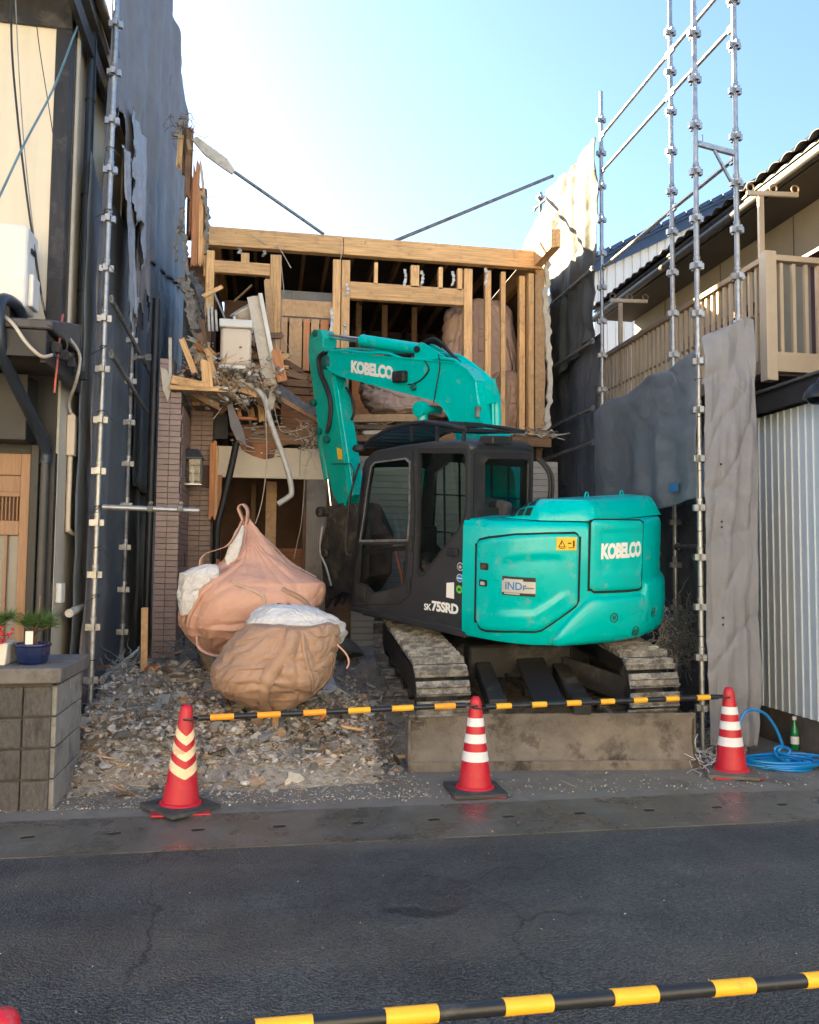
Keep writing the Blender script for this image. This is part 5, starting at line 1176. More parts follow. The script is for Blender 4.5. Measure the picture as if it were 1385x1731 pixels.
# ---- undercarriage
LM = Matrix.Translation((-.20, 0, 0)) @ Matrix.Rotation(R(9.7), 4, 'Z')        # undercarriage stands square to the street
def track(cx):
    tr = MB(LM).box((cx-.14, -1.05, .20), (cx+.14, 1.05, .44)).build('track_frame', M['under_black'], ex_, bevel=.03, seg=2)
    r = .275; hl = 1.125; zc = .335; per = 4*hl+2*math.pi*r; n = 40; proto = None
    sh = MB()
    sh.add([(-.225, -.062, 0), (.225, -.062, 0), (.225, .062, 0), (-.225, .062, 0), (-.225, -.062, .022), (.225, -.062, .022), (.225, .062, .022), (-.225, .062, .022)], [(0,3,2,1),(4,5,6,7),(0,1,5,4),(1,2,6,5),(2,3,7,6),(3,0,4,7)])
    for y in (-.056, .0): sh.add([(-.225, y, .021), (.225, y, .021), (.225, y+.020, .021), (-.225, y+.020, .021), (-.220, y+.004, .055), (.220, y+.004, .055), (.220, y+.014, .055), (-.220, y+.014, .055)], [(4,5,6,7),(0,1,5,4),(1,2,6,5),(2,3,7,6),(3,0,4,7)])
    for i in range(n):
        s = per*i/n
        if s < 2*hl: y, z, ang = -hl+s, zc+r, 0.0
        elif s < 2*hl+math.pi*r: t = (s-2*hl)/r; y, z, ang = hl+r*math.sin(t), zc+r*math.cos(t), -t
        elif s < 4*hl+math.pi*r: q = s-2*hl-math.pi*r; y, z, ang = hl-q, zc-r, math.pi
        else: t = (s-4*hl-math.pi*r)/r; y, z, ang = -hl-r*math.sin(t), zc-r*math.cos(t), math.pi-t
        if proto is None: proto = EX('track_shoe', 'shoe', sh, tr, bevel=.003); o = proto
        else: o = inst(proto, tr)
        o.matrix_basis = LM @ Matrix.Translation((cx, y, z)) @ Matrix.Rotation(ang, 4, 'X')
    for y, rr in ((-hl, .235), (hl, .245)): MB(LM).lathe([(.06, -.15), (rr*.8, -.13), (rr, -.05), (rr, .05), (rr*.8, .13), (.06, .15)], 24, (cx, y, zc), 'x').build('idler_wheel', M['under_black'], tr, smooth=40)
    for k in range(5): MB(LM).lathe([(.07, -.12), (.075, -.05), (.075, .05), (.07, .12)], 16, (cx, -.8+.4*k, .15), 'x').build('track_roller', M['under_black'], tr, smooth=40)
    for k in range(1): MB(LM).lathe([(.05, -.12), (.055, 0), (.05, .12)], 16, (cx, .1, .51), 'x').build('carrier_roller', M['under_black'], tr, smooth=40)
    return tr
track(-.925); track(.925)
cfm = MB(LM); cfm.box((-.5, -.55, .28), (.5, .55, .60)); cfm.add([(-.78, -.4, .25), (-.5, -.4, .28), (-.5, .4, .28), (-.78, .4, .25), (-.78, -.3, .42), (-.5, -.4, .60), (-.5, .4, .60), (-.78, .3, .42)], [(0,3,2,1),(4,5,6,7),(0,1,5,4),(1,2,6,5),(2,3,7,6),(3,0,4,7)])
cfm.add([(.5, -.4, .28), (.78, -.4, .25), (.78, .4, .25), (.5, .4, .28), (.5, -.4, .60), (.78, -.3, .42), (.78, .3, .42), (.5, .4, .60)], [(0,3,2,1),(4,5,6,7),(0,1,5,4),(1,2,6,5),(2,3,7,6),(3,0,4,7)])
EX('centre_frame', 'under_black', cfm, bevel=.02)
EX('swing_ring', 'under_black', MB().lathe([(.46, .60), (.48, .61), (.48, .72), (.46, .73)], 40), smooth=40)
# dozer blade with its arms: bottom rests on the ground
inv_e = ER.inverted()
def eg(px, py, Z): return inv_e @ P(px, py, Z=Z)
bl = inv_e @ P(691, 1305, Z=.012); brr = inv_e @ P(1181, 1300, Z=.012)
up_l = inv_e.to_3x3() @ Vector((0, 0, 1)); fw_l = inv_e.to_3x3() @ Vector((0, 1, 0))
yb = (bl.y+brr.y)/2; zb = (bl.z+brr.z)/2; zt = zb+.47
def bladef(u, v):
    return bl.lerp(brr, u)+up_l*(.455*v)+fw_l*(.05*math.sin(v*math.pi)+.03*v)
mb = MB()
vv = 12; vs_ = []; fs = []
for side in (0, 1):
    for j in range(vv+1):
        for i in range(25):
            p = bladef(i/24, j/vv)+fw_l*(side*.028); vs_.append(tuple(p))
W_ = 25; Nn = W_*(vv+1)
for j in range(vv):
    for i in range(24):
        a = j*W_+i; fs += [(a, a+1, a+1+W_, a+W_), (Nn+a+W_, Nn+a+1+W_, Nn+a+1, Nn+a)]
for i in range(24): fs += [(i+1, i, Nn+i, Nn+i+1), (vv*W_+i, vv*W_+i+1, Nn+vv*W_+i+1, Nn+vv*W_+i)]
for j in range(vv): fs += [(j*W_, (j+1)*W_, Nn+(j+1)*W_, Nn+j*W_), (j*W_+24, Nn+j*W_+24, Nn+(j+1)*W_+24, (j+1)*W_+24)]
mb.add(vs_, fs); blade = EX('dozer_blade', 'blade', mb, smooth=35)
MB().bar(bl+up_l*.035-fw_l*.012, brr+up_l*.035-fw_l*.012, .016, .09, up=up_l).build('cutting_edge', M['blade'], blade, bevel=.005)
for k in (0, 1):
    e_ = bl.lerp(brr, .004+.992*k); MB().bar(e_+up_l*.22+fw_l*.03, e_+up_l*.22+fw_l*.17, .018, .38, up=up_l).build('end_gusset', M['blade'], blade)
# arms traced from the photograph: two arms and the wide cylinder cover between them
for nm, top, bot, wd, th, m in (('blade_arm', (812, 1118), (842, 1196), .15, .13, 'under_black'), ('cylinder_cover', (893, 1108), (930, 1192), .26, .05, 'charcoal'), ('blade_arm', (945, 1128), (985, 1196), .15, .13, 'under_black')):
    def onp(px, py, y):
        d = inv_e.to_3x3() @ ray(px, py); o0 = inv_e @ CAM; t = (y-o0.y)/d.y; return o0+d*t
    p = onp(*top, -.40); q = onp(*bot, yb+.06)
    EX(nm, m, MB().bar(p, q, wd, th), bevel=.008)
EX('blade_hose', 'black_rubber', MB().tube(catmull([onp(847, 1115, -.4), onp(858, 1145, -.6), onp(880, 1160, -.8), onp(885, 1175, -.95)], 6), .016, 8), smooth=60)
EX('side_plate', 'under_black', MB().bar((.30, -.5, .38), (.80, -1.0, .30), .03, .22), bevel=.004)
# ---- rotating upper structure
Rr = 1.29; BL_ = 1.12; phi0 = math.asin(BL_/Rr); a_arc = -Rr*math.cos(phi0)
A0 = -.10
SEG = A0-a_arc; ARC = 2*phi0*Rr; SEG2 = 1.0
STOT = SEG+ARC+SEG2
def hull0(s, off=0.0):
    if s < SEG: return (A0-s, BL_+off)
    if s < SEG+ARC:
        ph = phi0-(s-SEG)/Rr; return (-(Rr+off)*math.cos(ph), (Rr+off)*math.sin(ph))
    return (a_arc+(s-SEG-ARC), -BL_-off)
def hull(s, off=0.0):
    p = [hull0(s+d*.06, off) for d in range(-5, 6)]; return (sum(q[0] for q in p)/11, sum(q[1] for q in p)/11)
def hull_hit(px, py):
    d = _i3 @ ray(px, py); t = 4.0
    while t < 13:
        p = _o+d*t
        if p.y < BL_ and (p.x > a_arc or p.x*p.x+p.y*p.y < Rr*Rr) and p.x < 1.2: break
        t += .004
    if p.x > a_arc-.01 and abs(p.y-BL_) < .03: s = A0-p.x
    else: s = SEG+(phi0-math.atan2(p.y, -p.x))*Rr
    return s, p.z
def strip(name, m, s0, s1, rows, parent=ex_, ns=48, cap_top=False, cap_bot=False, smooth=45, thick=0):
    """skin following the hull; rows: list of (height function, outward offset)"""
    mb = up_mb(); nr = len(rows)
    vs_ = []
    for j, (hf, off) in enumerate(rows):
        for i in range(ns+1):
            s = lerp(s0, s1, i/ns); a, b = hull(s, off if not callable(off) else off(s)); vs_.append((a, b, hf(s) if callable(hf) else hf))
    W = ns+1; fs = [(j*W+i, (j+1)*W+i, (j+1)*W+i+1, j*W+i+1) for j in range(nr-1) for i in range(ns)]
    if cap_top: fs.append(tuple((nr-1)*W+i for i in range(ns, -1, -1))[::-1])
    if cap_bot: fs.append(tuple(range(W)))
    mb.add(vs_, fs)
    return EX(name, m, mb, parent, smooth=smooth, solid=thick)
HT = 1.815
body = strip('engine_housing', 'teal', 0, STOT, [(.80, -.30), (.755, -.06), (.765, -.02), (.80, 0), (1.0, .003), (1.4, .004), (HT-.07, 0), (HT-.025, -.012), (HT-.004, -.035), (HT, -.07), (HT+.01, -.3)], ns=90, cap_top=True, cap_bot=True)
deck = up_mb(); dk = [(-.60, .95), (-1.0, .4), (-1.0, -.4), (-.60, -.95), (1.0, -1.0), (1.15, -.5), (1.15, .2), (1.25, .3), (1.30, 1.02)]
deck.plate(dk, [], .735, .86, lambda u, v, t: (u, v, t)); EX('swing_frame', 'under_black', deck, bevel=.01)
tb_ = up_mb(); tb_.box((-.2, -1.1, .80), (1.05, -.42, 1.42)); EX('tank_box', 'teal', tb_, bevel=.07, seg=3)
# raised bonnet with slotted intake
def bonnet(u, v):
    # u around front..rear, v left..right, domed box
    a = lerp(-.38, -1.12, u); w_ = .92 if u < .5 else lerp(.92, .62, (u-.5)/.5)
    b = lerp(w_, -w_, v)
    e = min(1, min(v, 1-v)/.10); z = HT+.01+.175*max(0,math.sin(min(1, e)*math.pi/2))**.7*(math.sin(min(1, u/.42)*math.pi/2)**1.0)*(1 if u < .82 else max(0,math.cos((u-.82)/.18*math.pi/2))**.6)
    return (a, b, z)
mb = up_mb(); mb.grid(bonnet, 60, 120); bon = EX('bonnet', 'teal', mb, body, smooth=60)
for i in range(3):
    for j in range(3):
        u0, u1 = .10+.105*i, .10+.105*i+.082; v0, v1 = .006+.032*j, .006+.032*j+.024
        def sl(u, v, u0=u0, u1=u1, v0=v0, v1=v1):
            uu, vv_ = lerp(u0, u1, u), lerp(v0, v1, v); p = Vector(bonnet(uu, vv_)); n_ = (Vector(bonnet(uu+.004, vv_))-p).cross(Vector(bonnet(uu, vv_+.002))-p).normalized(); return p+(n_ if n_.z > 0 else -n_)*.008
        m_ = up_mb(); m_.grid(sl, 4, 4); EX('intake_slot', 'groove', m_, bon)
for v_ in (.35, .72):
    p = Vector(bonnet(.6, v_)); EX('lift_eye', 'teal', up_mb().tube([p+Vector((0, .028*math.cos(i*.5), .022+.028*math.sin(i*.5))) for i in range(14)], .006, 6), bon, smooth=60)
# service door on the side, rear cover, counterweight
def trace(pts):
    hs = [hull_hit(x, y) for x, y in Z2(pts)]; hs.sort(); xs = [p[0] for p in hs]; ys = [p[1] for p in hs]
    return lambda s: pl(xs, ys, s), xs[0], xs[-1]
dt, s0, s1 = trace([(172, 372), (178, 352), (190, 340), (240, 328), (400, 312), (600, 304), (770, 300), (790, 306), (802, 330)])
db_, _, _ = trace([(172, 835), (178, 862), (195, 882), (230, 894), (400, 902), (530, 902), (570, 892), (640, 845), (740, 775), (790, 735), (802, 700)])
mid_h = lambda s: (dt(s)+db_(s))/2
strip('door_gap', 'groove', s0-.018, s1+.018, [(lambda s: db_(s)-.018, .006), (lambda s: dt(s)+.018, .006)], body, 60)
def inset(k): return lambda s: lerp(mid_h(s), dt(s), k), lambda s: lerp(mid_h(s), db_(s), k)
def door_off(s, h):
    """pressed relief: two swage lines as on the sheet metal"""
    f = (s-s0)/(s1-s0); o = .016
    return o
nd = 70; nh = 44; mb = up_mb(); vs_ = []
sw1 = [hull_hit(x, y) for x, y in Z2([(300, 480), (400, 452), (520, 442), (640, 440), (700, 446)])]
sw2 = [hull_hit(x, y) for x, y in Z2([(290, 790), (400, 790), (520, 788), (600, 740), (680, 682), (720, 668)])]
def swage(sw, s, h, depth):
    xs = [p[0] for p in sw]; ys = [p[1] for p in sw]
    f = (s-xs[0])/(xs[-1]-xs[0])
    e = max(0, min(1, (s-xs[0])/.10))*max(0, min(1, (xs[-1]+.05-s)/.12))
    d = h-pl(xs, ys, s); k = 1/(1+math.exp(-d/.012)); fall = math.exp(-max(0, -d)/.12) if d < 0 else math.exp(-d/.12)
    return depth*e*(k-.5)*2*fall
for j in range(nh+1):
    for i in range(nd+1):
        s = lerp(s0, s1, i/nd); ht, hb = dt(s), db_(s); k = j/nh; h = lerp(hb, ht, k)
        e = min(1, min(i, nd-i)/1.5, min(j, nh-j)/1.5); off = .004+.014*math.sin(min(1, e)*math.pi/2)+.007*math.sin(math.pi*i/nd)*math.sin(math.pi*k)
        off += swage(sw1, s, h, .010)+swage(sw2, s, h, -.012)
        a, b = hull(s, off); vs_.append((a, b, h))
W = nd+1; mb.add(vs_, [(j*W+i, (j+1)*W+i, (j+1)*W+i+1, j*W+i+1) for j in range(nh) for i in range(nd)]); sdoor = EX('service_door', 'teal', mb, smooth=50)
# rear cover
rt, r0_, r1_ = trace([(876, 222), (900, 214), (1050, 216), (1180, 218), (1196, 232)])
rb, _, _ = trace([(876, 640), (890, 655), (1000, 652), (1170, 640), (1196, 622)])
strip('cover_gap', 'groove', r0_-.02, r1_+.02, [(lambda s: rb(s)-.02, .006), (lambda s: rt(s)+.012, .006)], body, 40)
nd = 40; nh = 30; mb = up_mb(); vs_ = []
for j in range(nh+1):
    for i in range(nd+1):
        s = lerp(r0_, r1_, i/nd); k = j/nh; h = lerp(rb(s), rt(s), k); e = min(1, min(i, nd-i)/1.5, min(j, nh-j)/1.5); off = .004+.018*math.sin(e*math.pi/2)
        f = i/nd
        inn = max(0, min(1, (f-.13)/.05))*max(0, min(1, (.97-f)/.04))*max(0, min(1, (k-.24)/.05))*max(0, min(1, (.87-k)/.04)); off -= .009*inn
        vs_.append((*hull(s, off), h))
W = nd+1; mb.add(vs_, [(j*W+i, (j+1)*W+i, (j+1)*W+i+1, j*W+i+1) for j in range(nh) for i in range(nd)]); rcov = EX('rear_cover', 'teal', mb, smooth=50)
# counterweight
ct, c0, _ = trace([(636, 985), (650, 930), (700, 860), (760, 790), (830, 720), (880, 685), (1000, 682), (1120, 672), (1200, 662)])
c1 = SEG+ARC*.98; c0 = hull_hit(*Z2([(636, 960)])[0])[0]
hbot = .772
def cw_top(s): return ct(s) if s < hull_hit(*Z2([(1190, 662)])[0])[0] else 1.275
mb = up_mb(); nd = 90; prof = [(0, -.08), (.02, -.03), (.05, .005), (.12, .04), (.25, .055), (.55, .060), (.82, .055), (.92, .046), (.97, .030), (1, -.02)]
vs_ = []
for k, off in prof:
    for i in range(nd+1):
        s = lerp(c0, c1, i/nd); e = min(1, .25+i/2.5); vs_.append((*hull(s, off*e-.0*(1-e)), lerp(hbot-.02*e, max(cw_top(s), hbot+.05), k)))
W = nd+1; mb.add(vs_, [(j*W+i, (j+1)*W+i, (j+1)*W+i+1, j*W+i+1) for j in range(len(prof)-1) for i in range(nd)]); cw = EX('counterweight', 'teal', mb, smooth=60)
for (x, y) in ((993, 812), (1122, 893), (1225, 780)):
    s, h = hull_hit(*Z2([(x, y)])[0]); a, b = hull(s, .060); n = Vector((a, b, 0)).normalized()
    q = Vector((0, 0, 1)).rotation_difference(n).to_matrix().to_4x4()
    mb = MB(U @ Matrix.Translation((a, b, h)) @ q); mb.lathe([(.044, -.03), (.044, .003), (.034, .004), (.030, -.012), (.022, -.014)], 20, cap=False); mb.lathe([(.020, -.02), (.020, .001), (.010, .002)], 16)
    EX('bolt_socket', 'teal_dark', mb, cw, smooth=40)
# bevel strip between door and counterweight is the housing itself; add the catch plates, badge, warning label
def on_hull(pts, off): 
    out = []
    for x, y in pts: s, h = hull_hit(x, y); a, b = hull(s, off); out.append((a, b, h))
    return out
def decal(name, m, px_rect, off, parent, r=0.0, n=6):
    """thin label lying on the hull between pixel corners (x0,y0,x1,y1)"""
    x0, y0, x1, y1 = px_rect
    s0_, h0 = hull_hit((x0+x1)/2, y1); s1_, h1 = hull_hit((x0+x1)/2, y0)
    sa = hull_hit(x0, (y0+y1)/2)[0]; sb_ = hull_hit(x1, (y0+y1)/2)[0]
    mb = up_mb(); mb.grid(lambda u, v: (*hull(lerp(sa, sb_, u), off), lerp(h0, h1, v)), n, 1); return EX(name, m, mb, parent, solid=.001), (sa, sb_, h0, h1)
decal('warning_label', 'sticker_yellow', (940, 908, 974, 930), .0275, sdoor)
mb = up_mb(); tri = on_hull(Z2([(690, 335), (667, 382), (714, 382)]), .0300); mb.add(tri, [(0, 1, 2)]); EX('warning_triangle', 'sticker_black', mb, sdoor)
mb = up_mb(); tri = on_hull(Z2([(690, 345), (675, 377), (705, 377)]), .0312); mb.add(tri, [(0, 1, 2)]); EX('warning_triangle_fill', 'sticker_yellow', mb, sdoor)
for q_ in ((947.8, 915.5, 949.2, 920), (959, 917, 965, 919), (967.5, 913.5, 970.5, 924), (960, 925, 970, 926.3), (945, 926, 955, 927)): decal('warning_mark', 'sticker_black', q_, .0318, sdoor, n=1)
_, (ba0, ba1, bh0, bh1) = decal('badge_recess', 'sticker_black', (850, 976, 905.5, 1008), .0290, sdoor)
decal('badge', 'silver_plate', (850, 983, 905.5, 1003), .0320, sdoor)
decal('badge', 'silver_plate', (853, 979.5, 884, 983), .0318, sdoor); decal('badge', 'silver_plate', (853, 1003, 878, 1005.5), .0318, sdoor)
def latch(x, y):
    s, h = hull_hit(x, y); mb = up_mb(); o2 = rpoly([(-.042, -.03), (.042, -.03), (.042, .03), (-.042, .03)], .014, 3)
    def fr(u, v, t): a, b = hull(s+u, .024+t); return (a, b, h+v)
    mb.plate(o2, [], 0, .004, fr); l = EX('latch_recess', 'black_rubber', mb, sdoor)
    mb = up_mb(); mb.plate(rpoly([(-.026, -.016), (.022, -.016), (.018, .012), (-.02, .014)], .006, 3), [], .004, .010, fr); EX('latch', 'silver_plate' if y > 970 else 'brown_plate', mb, l)
latch(822, 957); latch(820, 985)
# lettering
def letters(txt, m, parent, place, size, bold=.0, space=1.0, name='lettering', xs=1.0):
    cu = bpy.data.curves.new('txt', 'FONT'); cu.body = txt; cu.size = size; cu.offset = bold; cu.space_character = space; cu.fill_mode = 'FRONT'; cu.resolution_u = 3
    o = bpy.data.objects.new('txt', cu); COL.objects.link(o); dg = bpy.context.evaluated_depsgraph_get(); me = bpy.data.meshes.new_from_object(o.evaluated_get(dg))
    bpy.data.objects.remove(o); bpy.data.curves.remove(cu)
    xs_ = [v.co.x for v in me.vertices]; ys_ = [v.co.y for v in me.vertices]; x0, x1, y0, y1 = min(xs_), max(xs_), min(ys_), max(ys_)
    for v in me.vertices: v.co = U @ Vector(place((v.co.x-x0)/(x1-x0), (v.co.y-y0)/(y1-y0)))
    me.name = name; me.materials.clear(); me.materials.append(M[m]); o = bpy.data.objects.new(name, me); COL.objects.link(o); o.parent = parent; return o
ka, kb = hull_hit(1016, 945), hull_hit(1083, 942); kt, kq = hull_hit(1050, 917), hull_hit(1050, 944)
letters('KOBELCO', 'white_print', rcov, lambda u, v: (*hull(lerp(ka[0], kb[0], u), .0165), lerp(kq[1], kt[1], v)), 1, .06, .93)
letters('iNDr', 'sticker_blue', sdoor, lambda u, v: (*hull(lerp(ba0+.03, ba0+.22, u), .0345), lerp(bh0+.05, bh1-.045, v)), 1, .02)
decal('badge_line', 'wire_blue', (886, 993.5, 903, 995.5), .0345, sdoor, n=2)
# ---- cab
CB0, CB1 = .12, 1.10                      # right and left side of the cab
CR = -.15                                 # rear face
co = [UB(x, y, CB1) for x, y in Z1([(106, 1128), (128, 900), (155, 560), (185, 330), (205, 268), (250, 226), (360, 205), (520, 183), (700, 172), (790, 172)])]
co += [(CR+.02, 2.455), (CR, 2.40), (CR, 1.75)]
co += [UB(x, y, CB1) for x, y in Z1([(800, 730), (790, 1000), (784, 1308)])]
w1 = [UB(x, y, CB1) for x, y in Z1([(236, 310), (258, 285), (436, 262), (462, 284), (458, 600), (450, 735), (172, 740), (195, 600), (215, 440)])]
w2 = [UB(x, y, CB1) for x, y in Z1([(168, 752), (446, 748), (442, 900), (432, 990), (410, 1012), (242, 1052), (222, 1030), (200, 1002), (152, 992)])]
w3 = [UB(x, y, CB1) for x, y in Z1([(514, 206), (782, 206), (796, 225), (796, 520), (786, 600), (740, 690), (545, 940), (520, 948), (504, 920), (510, 560)])]
def area(l): return sum(l[i][0]*l[(i+1) % len(l)][1]-l[(i+1) % len(l)][0]*l[i][1] for i in range(len(l)))
mb = up_mb(); mb.plate(co, [w1, w2, w3], -.045, 0, fb(CB1)); cab = EX('cab', 'charcoal', mb, bevel=.008, seg=2)
def glass(nm, poly, b, m='glass_cab', par=cab): mb = up_mb(); mb.plate(poly, [], -.028, -.022, fb(b)); return EX(nm, m, mb, par)
glass('door_glass', w1, CB1); glass('lower_door_glass', w2, CB1); glass('side_glass', w3, CB1)
def ring(poly, k0, k1):
    cx = sum(p[0] for p in poly)/len(poly); cy = sum(p[1] for p in poly)/len(poly)
    f = lambda k: [(cx+(x-cx)*k, cy+(y-cy)*k) for x, y in poly]; return f(k0), f(k1)
o_, i_ = ring(w1, 1.035, .985); mb = up_mb(); mb.plate(o_, [i_], .001, .010, fb(CB1)); EX('window_seal', 'galv_dull', mb, cab)
for w_, nm in ((w2, 'lower_seal'), (w3, 'side_seal')):
    o_, i_ = ring(w_, 1.02, .94); mb = up_mb(); mb.plate(o_, [i_], -.02, .004, fb(CB1)); EX('window_seal', 'black_rubber', mb, cab)
# door outline, hinges, handles
dr = [UB(x, y, CB1) for x, y in Z1([(118, 1100), (135, 900), (160, 560), (195, 330), (225, 262), (268, 238), (480, 212), (492, 560), (480, 900), (462, 1062), (400, 1110), (118, 1122)])]
for i in range(len(dr)-1):
    if i < 6: continue
    EX('door_gap', 'groove', up_mb().bar((dr[i][0], CB1+.001, dr[i][1]), (dr[i+1][0], CB1+.001, dr[i+1][1]), .004, .008), cab)
for (x, y) in ((478, 370), (470, 760), (458, 1005)):
    p = UB(560+x/3.4625, 700+y/3.4625, CB1); EX('hinge', 'black_rubber', up_mb().bar((p[0], CB1+.008, p[1]-.075), (p[0], CB1+.008, p[1]+.075), .022, .022), cab, bevel=.006)
p = UB(*Z1([(712, 808)])[0], CB1); EX('door_handle', 'black_rubber', up_mb().box((p[0]-.07, CB1+.001, p[1]-.04), (p[0]+.06, CB1+.028, p[1]+.04)), cab, bevel=.018, seg=2)
p = UB(*Z1([(183, 1055)])[0], CB1); EX('door_latch', 'black_rubber', up_mb().box((p[0]-.045, CB1+.001, p[1]-.075), (p[0]+.045, CB1+.006, p[1]+.075)), cab, bevel=.004)
# skirt under the cab
sk = [UB(x, y, CB1+.02) for x, y in Z1([(100, 1125), (785, 1258), (785, 1312), (440, 1230), (104, 1152)])]
mb = up_mb(); mb.plate(sk, [], -.12, .02, fb(CB1)); EX('cab_skirt', 'charcoal', mb, cab, bevel=.012, seg=2)
# right side, rear, front, roof
mb = up_mb(); fro = [p for p in co[:-3]]+[(CR, .8)]
win_r = [(1.12, 1.45), (.85, 1.25), (.05, 1.25), (-.02, 1.4), (-.02, 2.26), (.9, 2.30), (1.08, 2.18)]
mb.plate(fro, [win_r], 0, .045, fb(CB0)); EX('right_side', 'charcoal', mb, cab, bevel=.006)
glass('right_glass', win_r, CB0+.06)
for k in range(5): EX('guard_bar', 'black_paint', up_mb().bar((.13+.21*k, CB0-.01, 1.2), (.16+.21*k, CB0-.01, 2.3), .016, .016), cab)
for z in (1.55, 1.95): EX('guard_bar', 'black_paint', up_mb().bar((0, CB0-.012, z), (1.1, CB0-.012, z), .016, .016), cab)
rear_o = [(CB0+.0, .80), (CB1-.002, .80), (CB1-.002, 2.40), (CB1-.05, 2.455), (CB0+.04, 2.455), (CB0, 2.40)]
rw = [UA(x, y, CR) for x, y in Z1([(898, 285), (918, 262), (1150, 264), (1172, 290), (1172, 520), (1150, 552), (925, 550), (900, 520)])]
rw = [(max(CB0+.08, min(CB1-.08, p[0])), p[1]) for p in rw]
mb = up_mb(); mb.plate(rear_o, [rw], -.0, .045, lambda u, v, t: (CR+t+.001, u, v)); EX('rear_frame', 'charcoal', mb, cab, bevel=.01, seg=2)
mb = up_mb(); mb.plate(rw, [], .02, .025, lambda u, v, t: (CR+t, u, v)); EX('rear_glass', 'glass_cab', mb, cab)
ro_, ri_ = [(CB0+.05, 1.78), (CB1-.05, 1.78), (CB1-.05, 2.40), (CB0+.05, 2.40)], rw
mb = up_mb(); mb.plate(rpoly(ro_, .05), [ri_], -.006, -.001, lambda u, v, t: (CR+t, u, v)); EX('rear_blackout', 'black_rubber', mb, cab)
# roof skin sweeps along the top outline
top = [p for p in co if p[1] > 2.0 and p[0] > CR-.01]; top = sorted([p for p in co[3:12]], key=lambda p: -p[0])
mb = up_mb(); vs_ = []; nb = 10
for a, h in top:
    for j in range(nb+1):
        v = j/nb; b = lerp(CB0+.0, CB1-.0, v); e = min(v, 1-v)*2
        vs_.append((a, b, h+.035*(1-(1-min(1, e*2.2))**2)-.002))
W = nb+1; mb.add(vs_, [(i*W+j, i*W+j+1, (i+1)*W+j+1, (i+1)*W+j) for i in range(len(top)-1) for j in range(nb)]); EX('roof', 'charcoal', mb, cab, smooth=70, solid=.02)
EX('cab_floor', 'interior_cab', up_mb().box((CR+.05, CB0+.05, .80), (1.30, CB1-.05, .88)), cab)
for b in (CB0+.03, CB1-.03):
    EX('front_pillar', 'charcoal', up_mb().bar((co[0][0]-.03, b, co[0][1]+.05), (co[3][0]-.03, b, co[3][1]), .05, .06), cab)
fg = [(co[0][0]-.02, .85), (co[1][0]-.02, co[1][1]), (co[2][0]-.02, co[2][1]), (co[3][0]-.02, co[3][1])]
mb = up_mb(); mb.grid(lambda u, v: (pl([0, .33, .66, 1], [q[0] for q in fg], v), lerp(CB0+.05, CB1-.05, u), pl([0, .33, .66, 1], [q[1] for q in fg], v)), 1, 9); EX('windscreen', 'glass_cab', mb, cab)
EX('front_rail', 'charcoal', up_mb().bar((co[1][0]-.015, CB0+.05, co[1][1]+.15), (co[1][0]-.015, CB1-.05, co[1][1]+.15), .05, .05), cab)
# seat, console, levers
st = EX('seat', 'seat_fabric', up_mb().box((.10, .38, 1.12), (.58, .86, 1.28)), cab, bevel=.05, seg=3)
EX('seat_back', 'seat_fabric', up_mb().bar((.10, .62, 1.28), (-.02, .62, 1.98), .46, .12, up=(0, 1, 0)), cab, bevel=.04, seg=3)
EX('seat_base', 'interior_cab', up_mb().box((.12, .42, .88), (.54, .82, 1.12)), cab)
for b in (.30, .94):
    EX('console', 'interior_cab', up_mb().box((.25, b-.07, .88), (.75, b+.07, 1.35)), cab, bevel=.03, seg=2); EX('joystick', 'black_rubber', up_mb().tube([(.66, b, 1.35), (.70, b, 1.50), (.71, b, 1.58)], [.014, .016, .022], 8), cab, smooth=60)
EX('safety_lever', 'seat_red', up_mb().tube(catmull([(.72, 1.0, 1.02), (.78, 1.0, 1.25), (.86, .99, 1.42)], 5), .016, 8), cab, smooth=60)
EX('monitor', 'interior_cab', up_mb().box((1.0, CB0+.08, 1.35), (1.06, CB0+.30, 1.62)), cab, bevel=.015)
# head guard of bars above the roof
gf = [UB(x, y, CB1-.06) for x, y in Z1([(196, 205), (240, 160), (330, 108), (430, 78), (545, 66)])]
for b in (CB0+.03, CB1-.06):
    EX('head_guard_rail', 'black_paint', up_mb().tube([(g_[0], b, g_[1]+.03) for g_ in gf]+[(.2, b, gf[-1][1]+.0), (-.05, b, gf[-1][1]-.04)], .02, 8), cab, smooth=60)
for k in range(11):
    t_ = k/10; i = min(3, int(t_*4)); f = t_*4-i; a = lerp(gf[i][0], gf[i+1][0], f); h = lerp(gf[i][1], gf[i+1][1], f)+.03
    EX('head_guard_slat', 'black_paint', up_mb().bar((a, CB0+.03, h), (a, CB1-.06, h), .010, .05, up=(.5, 0, 1)), cab)
EX('head_guard_plate', 'black_paint', up_mb().box((-.06, CB0+.05, gf[-1][1]-.06), (.42, CB1-.3, gf[-1][1]-.03)), cab)
for k in range(3): EX('guard_post', 'black_paint', up_mb().bar((.62-.32*k, CB1-.07, 2.50), (.62-.32*k, CB1-.07, gf[-1][1]+.02), .025, .025), cab)
p = UA(*Z1([(968, 175)])[0], CR-.04); EX('rear_lamp', 'black_rubber', up_mb().box((CR-.10, p[0]-.17, 2.47), (CR+.06, p[0]+.13, 2.55)), cab, bevel=.012)
p = UB(*Z1([(185, 200)])[0], CB1); EX('mirror', 'black_rubber', up_mb().lathe([(.02, -.04), (.06, -.03), (.07, .0), (.05, .03), (.01, .04)], 14, (p[0]+.03, CB1+.02, p[1])), cab, smooth=60)
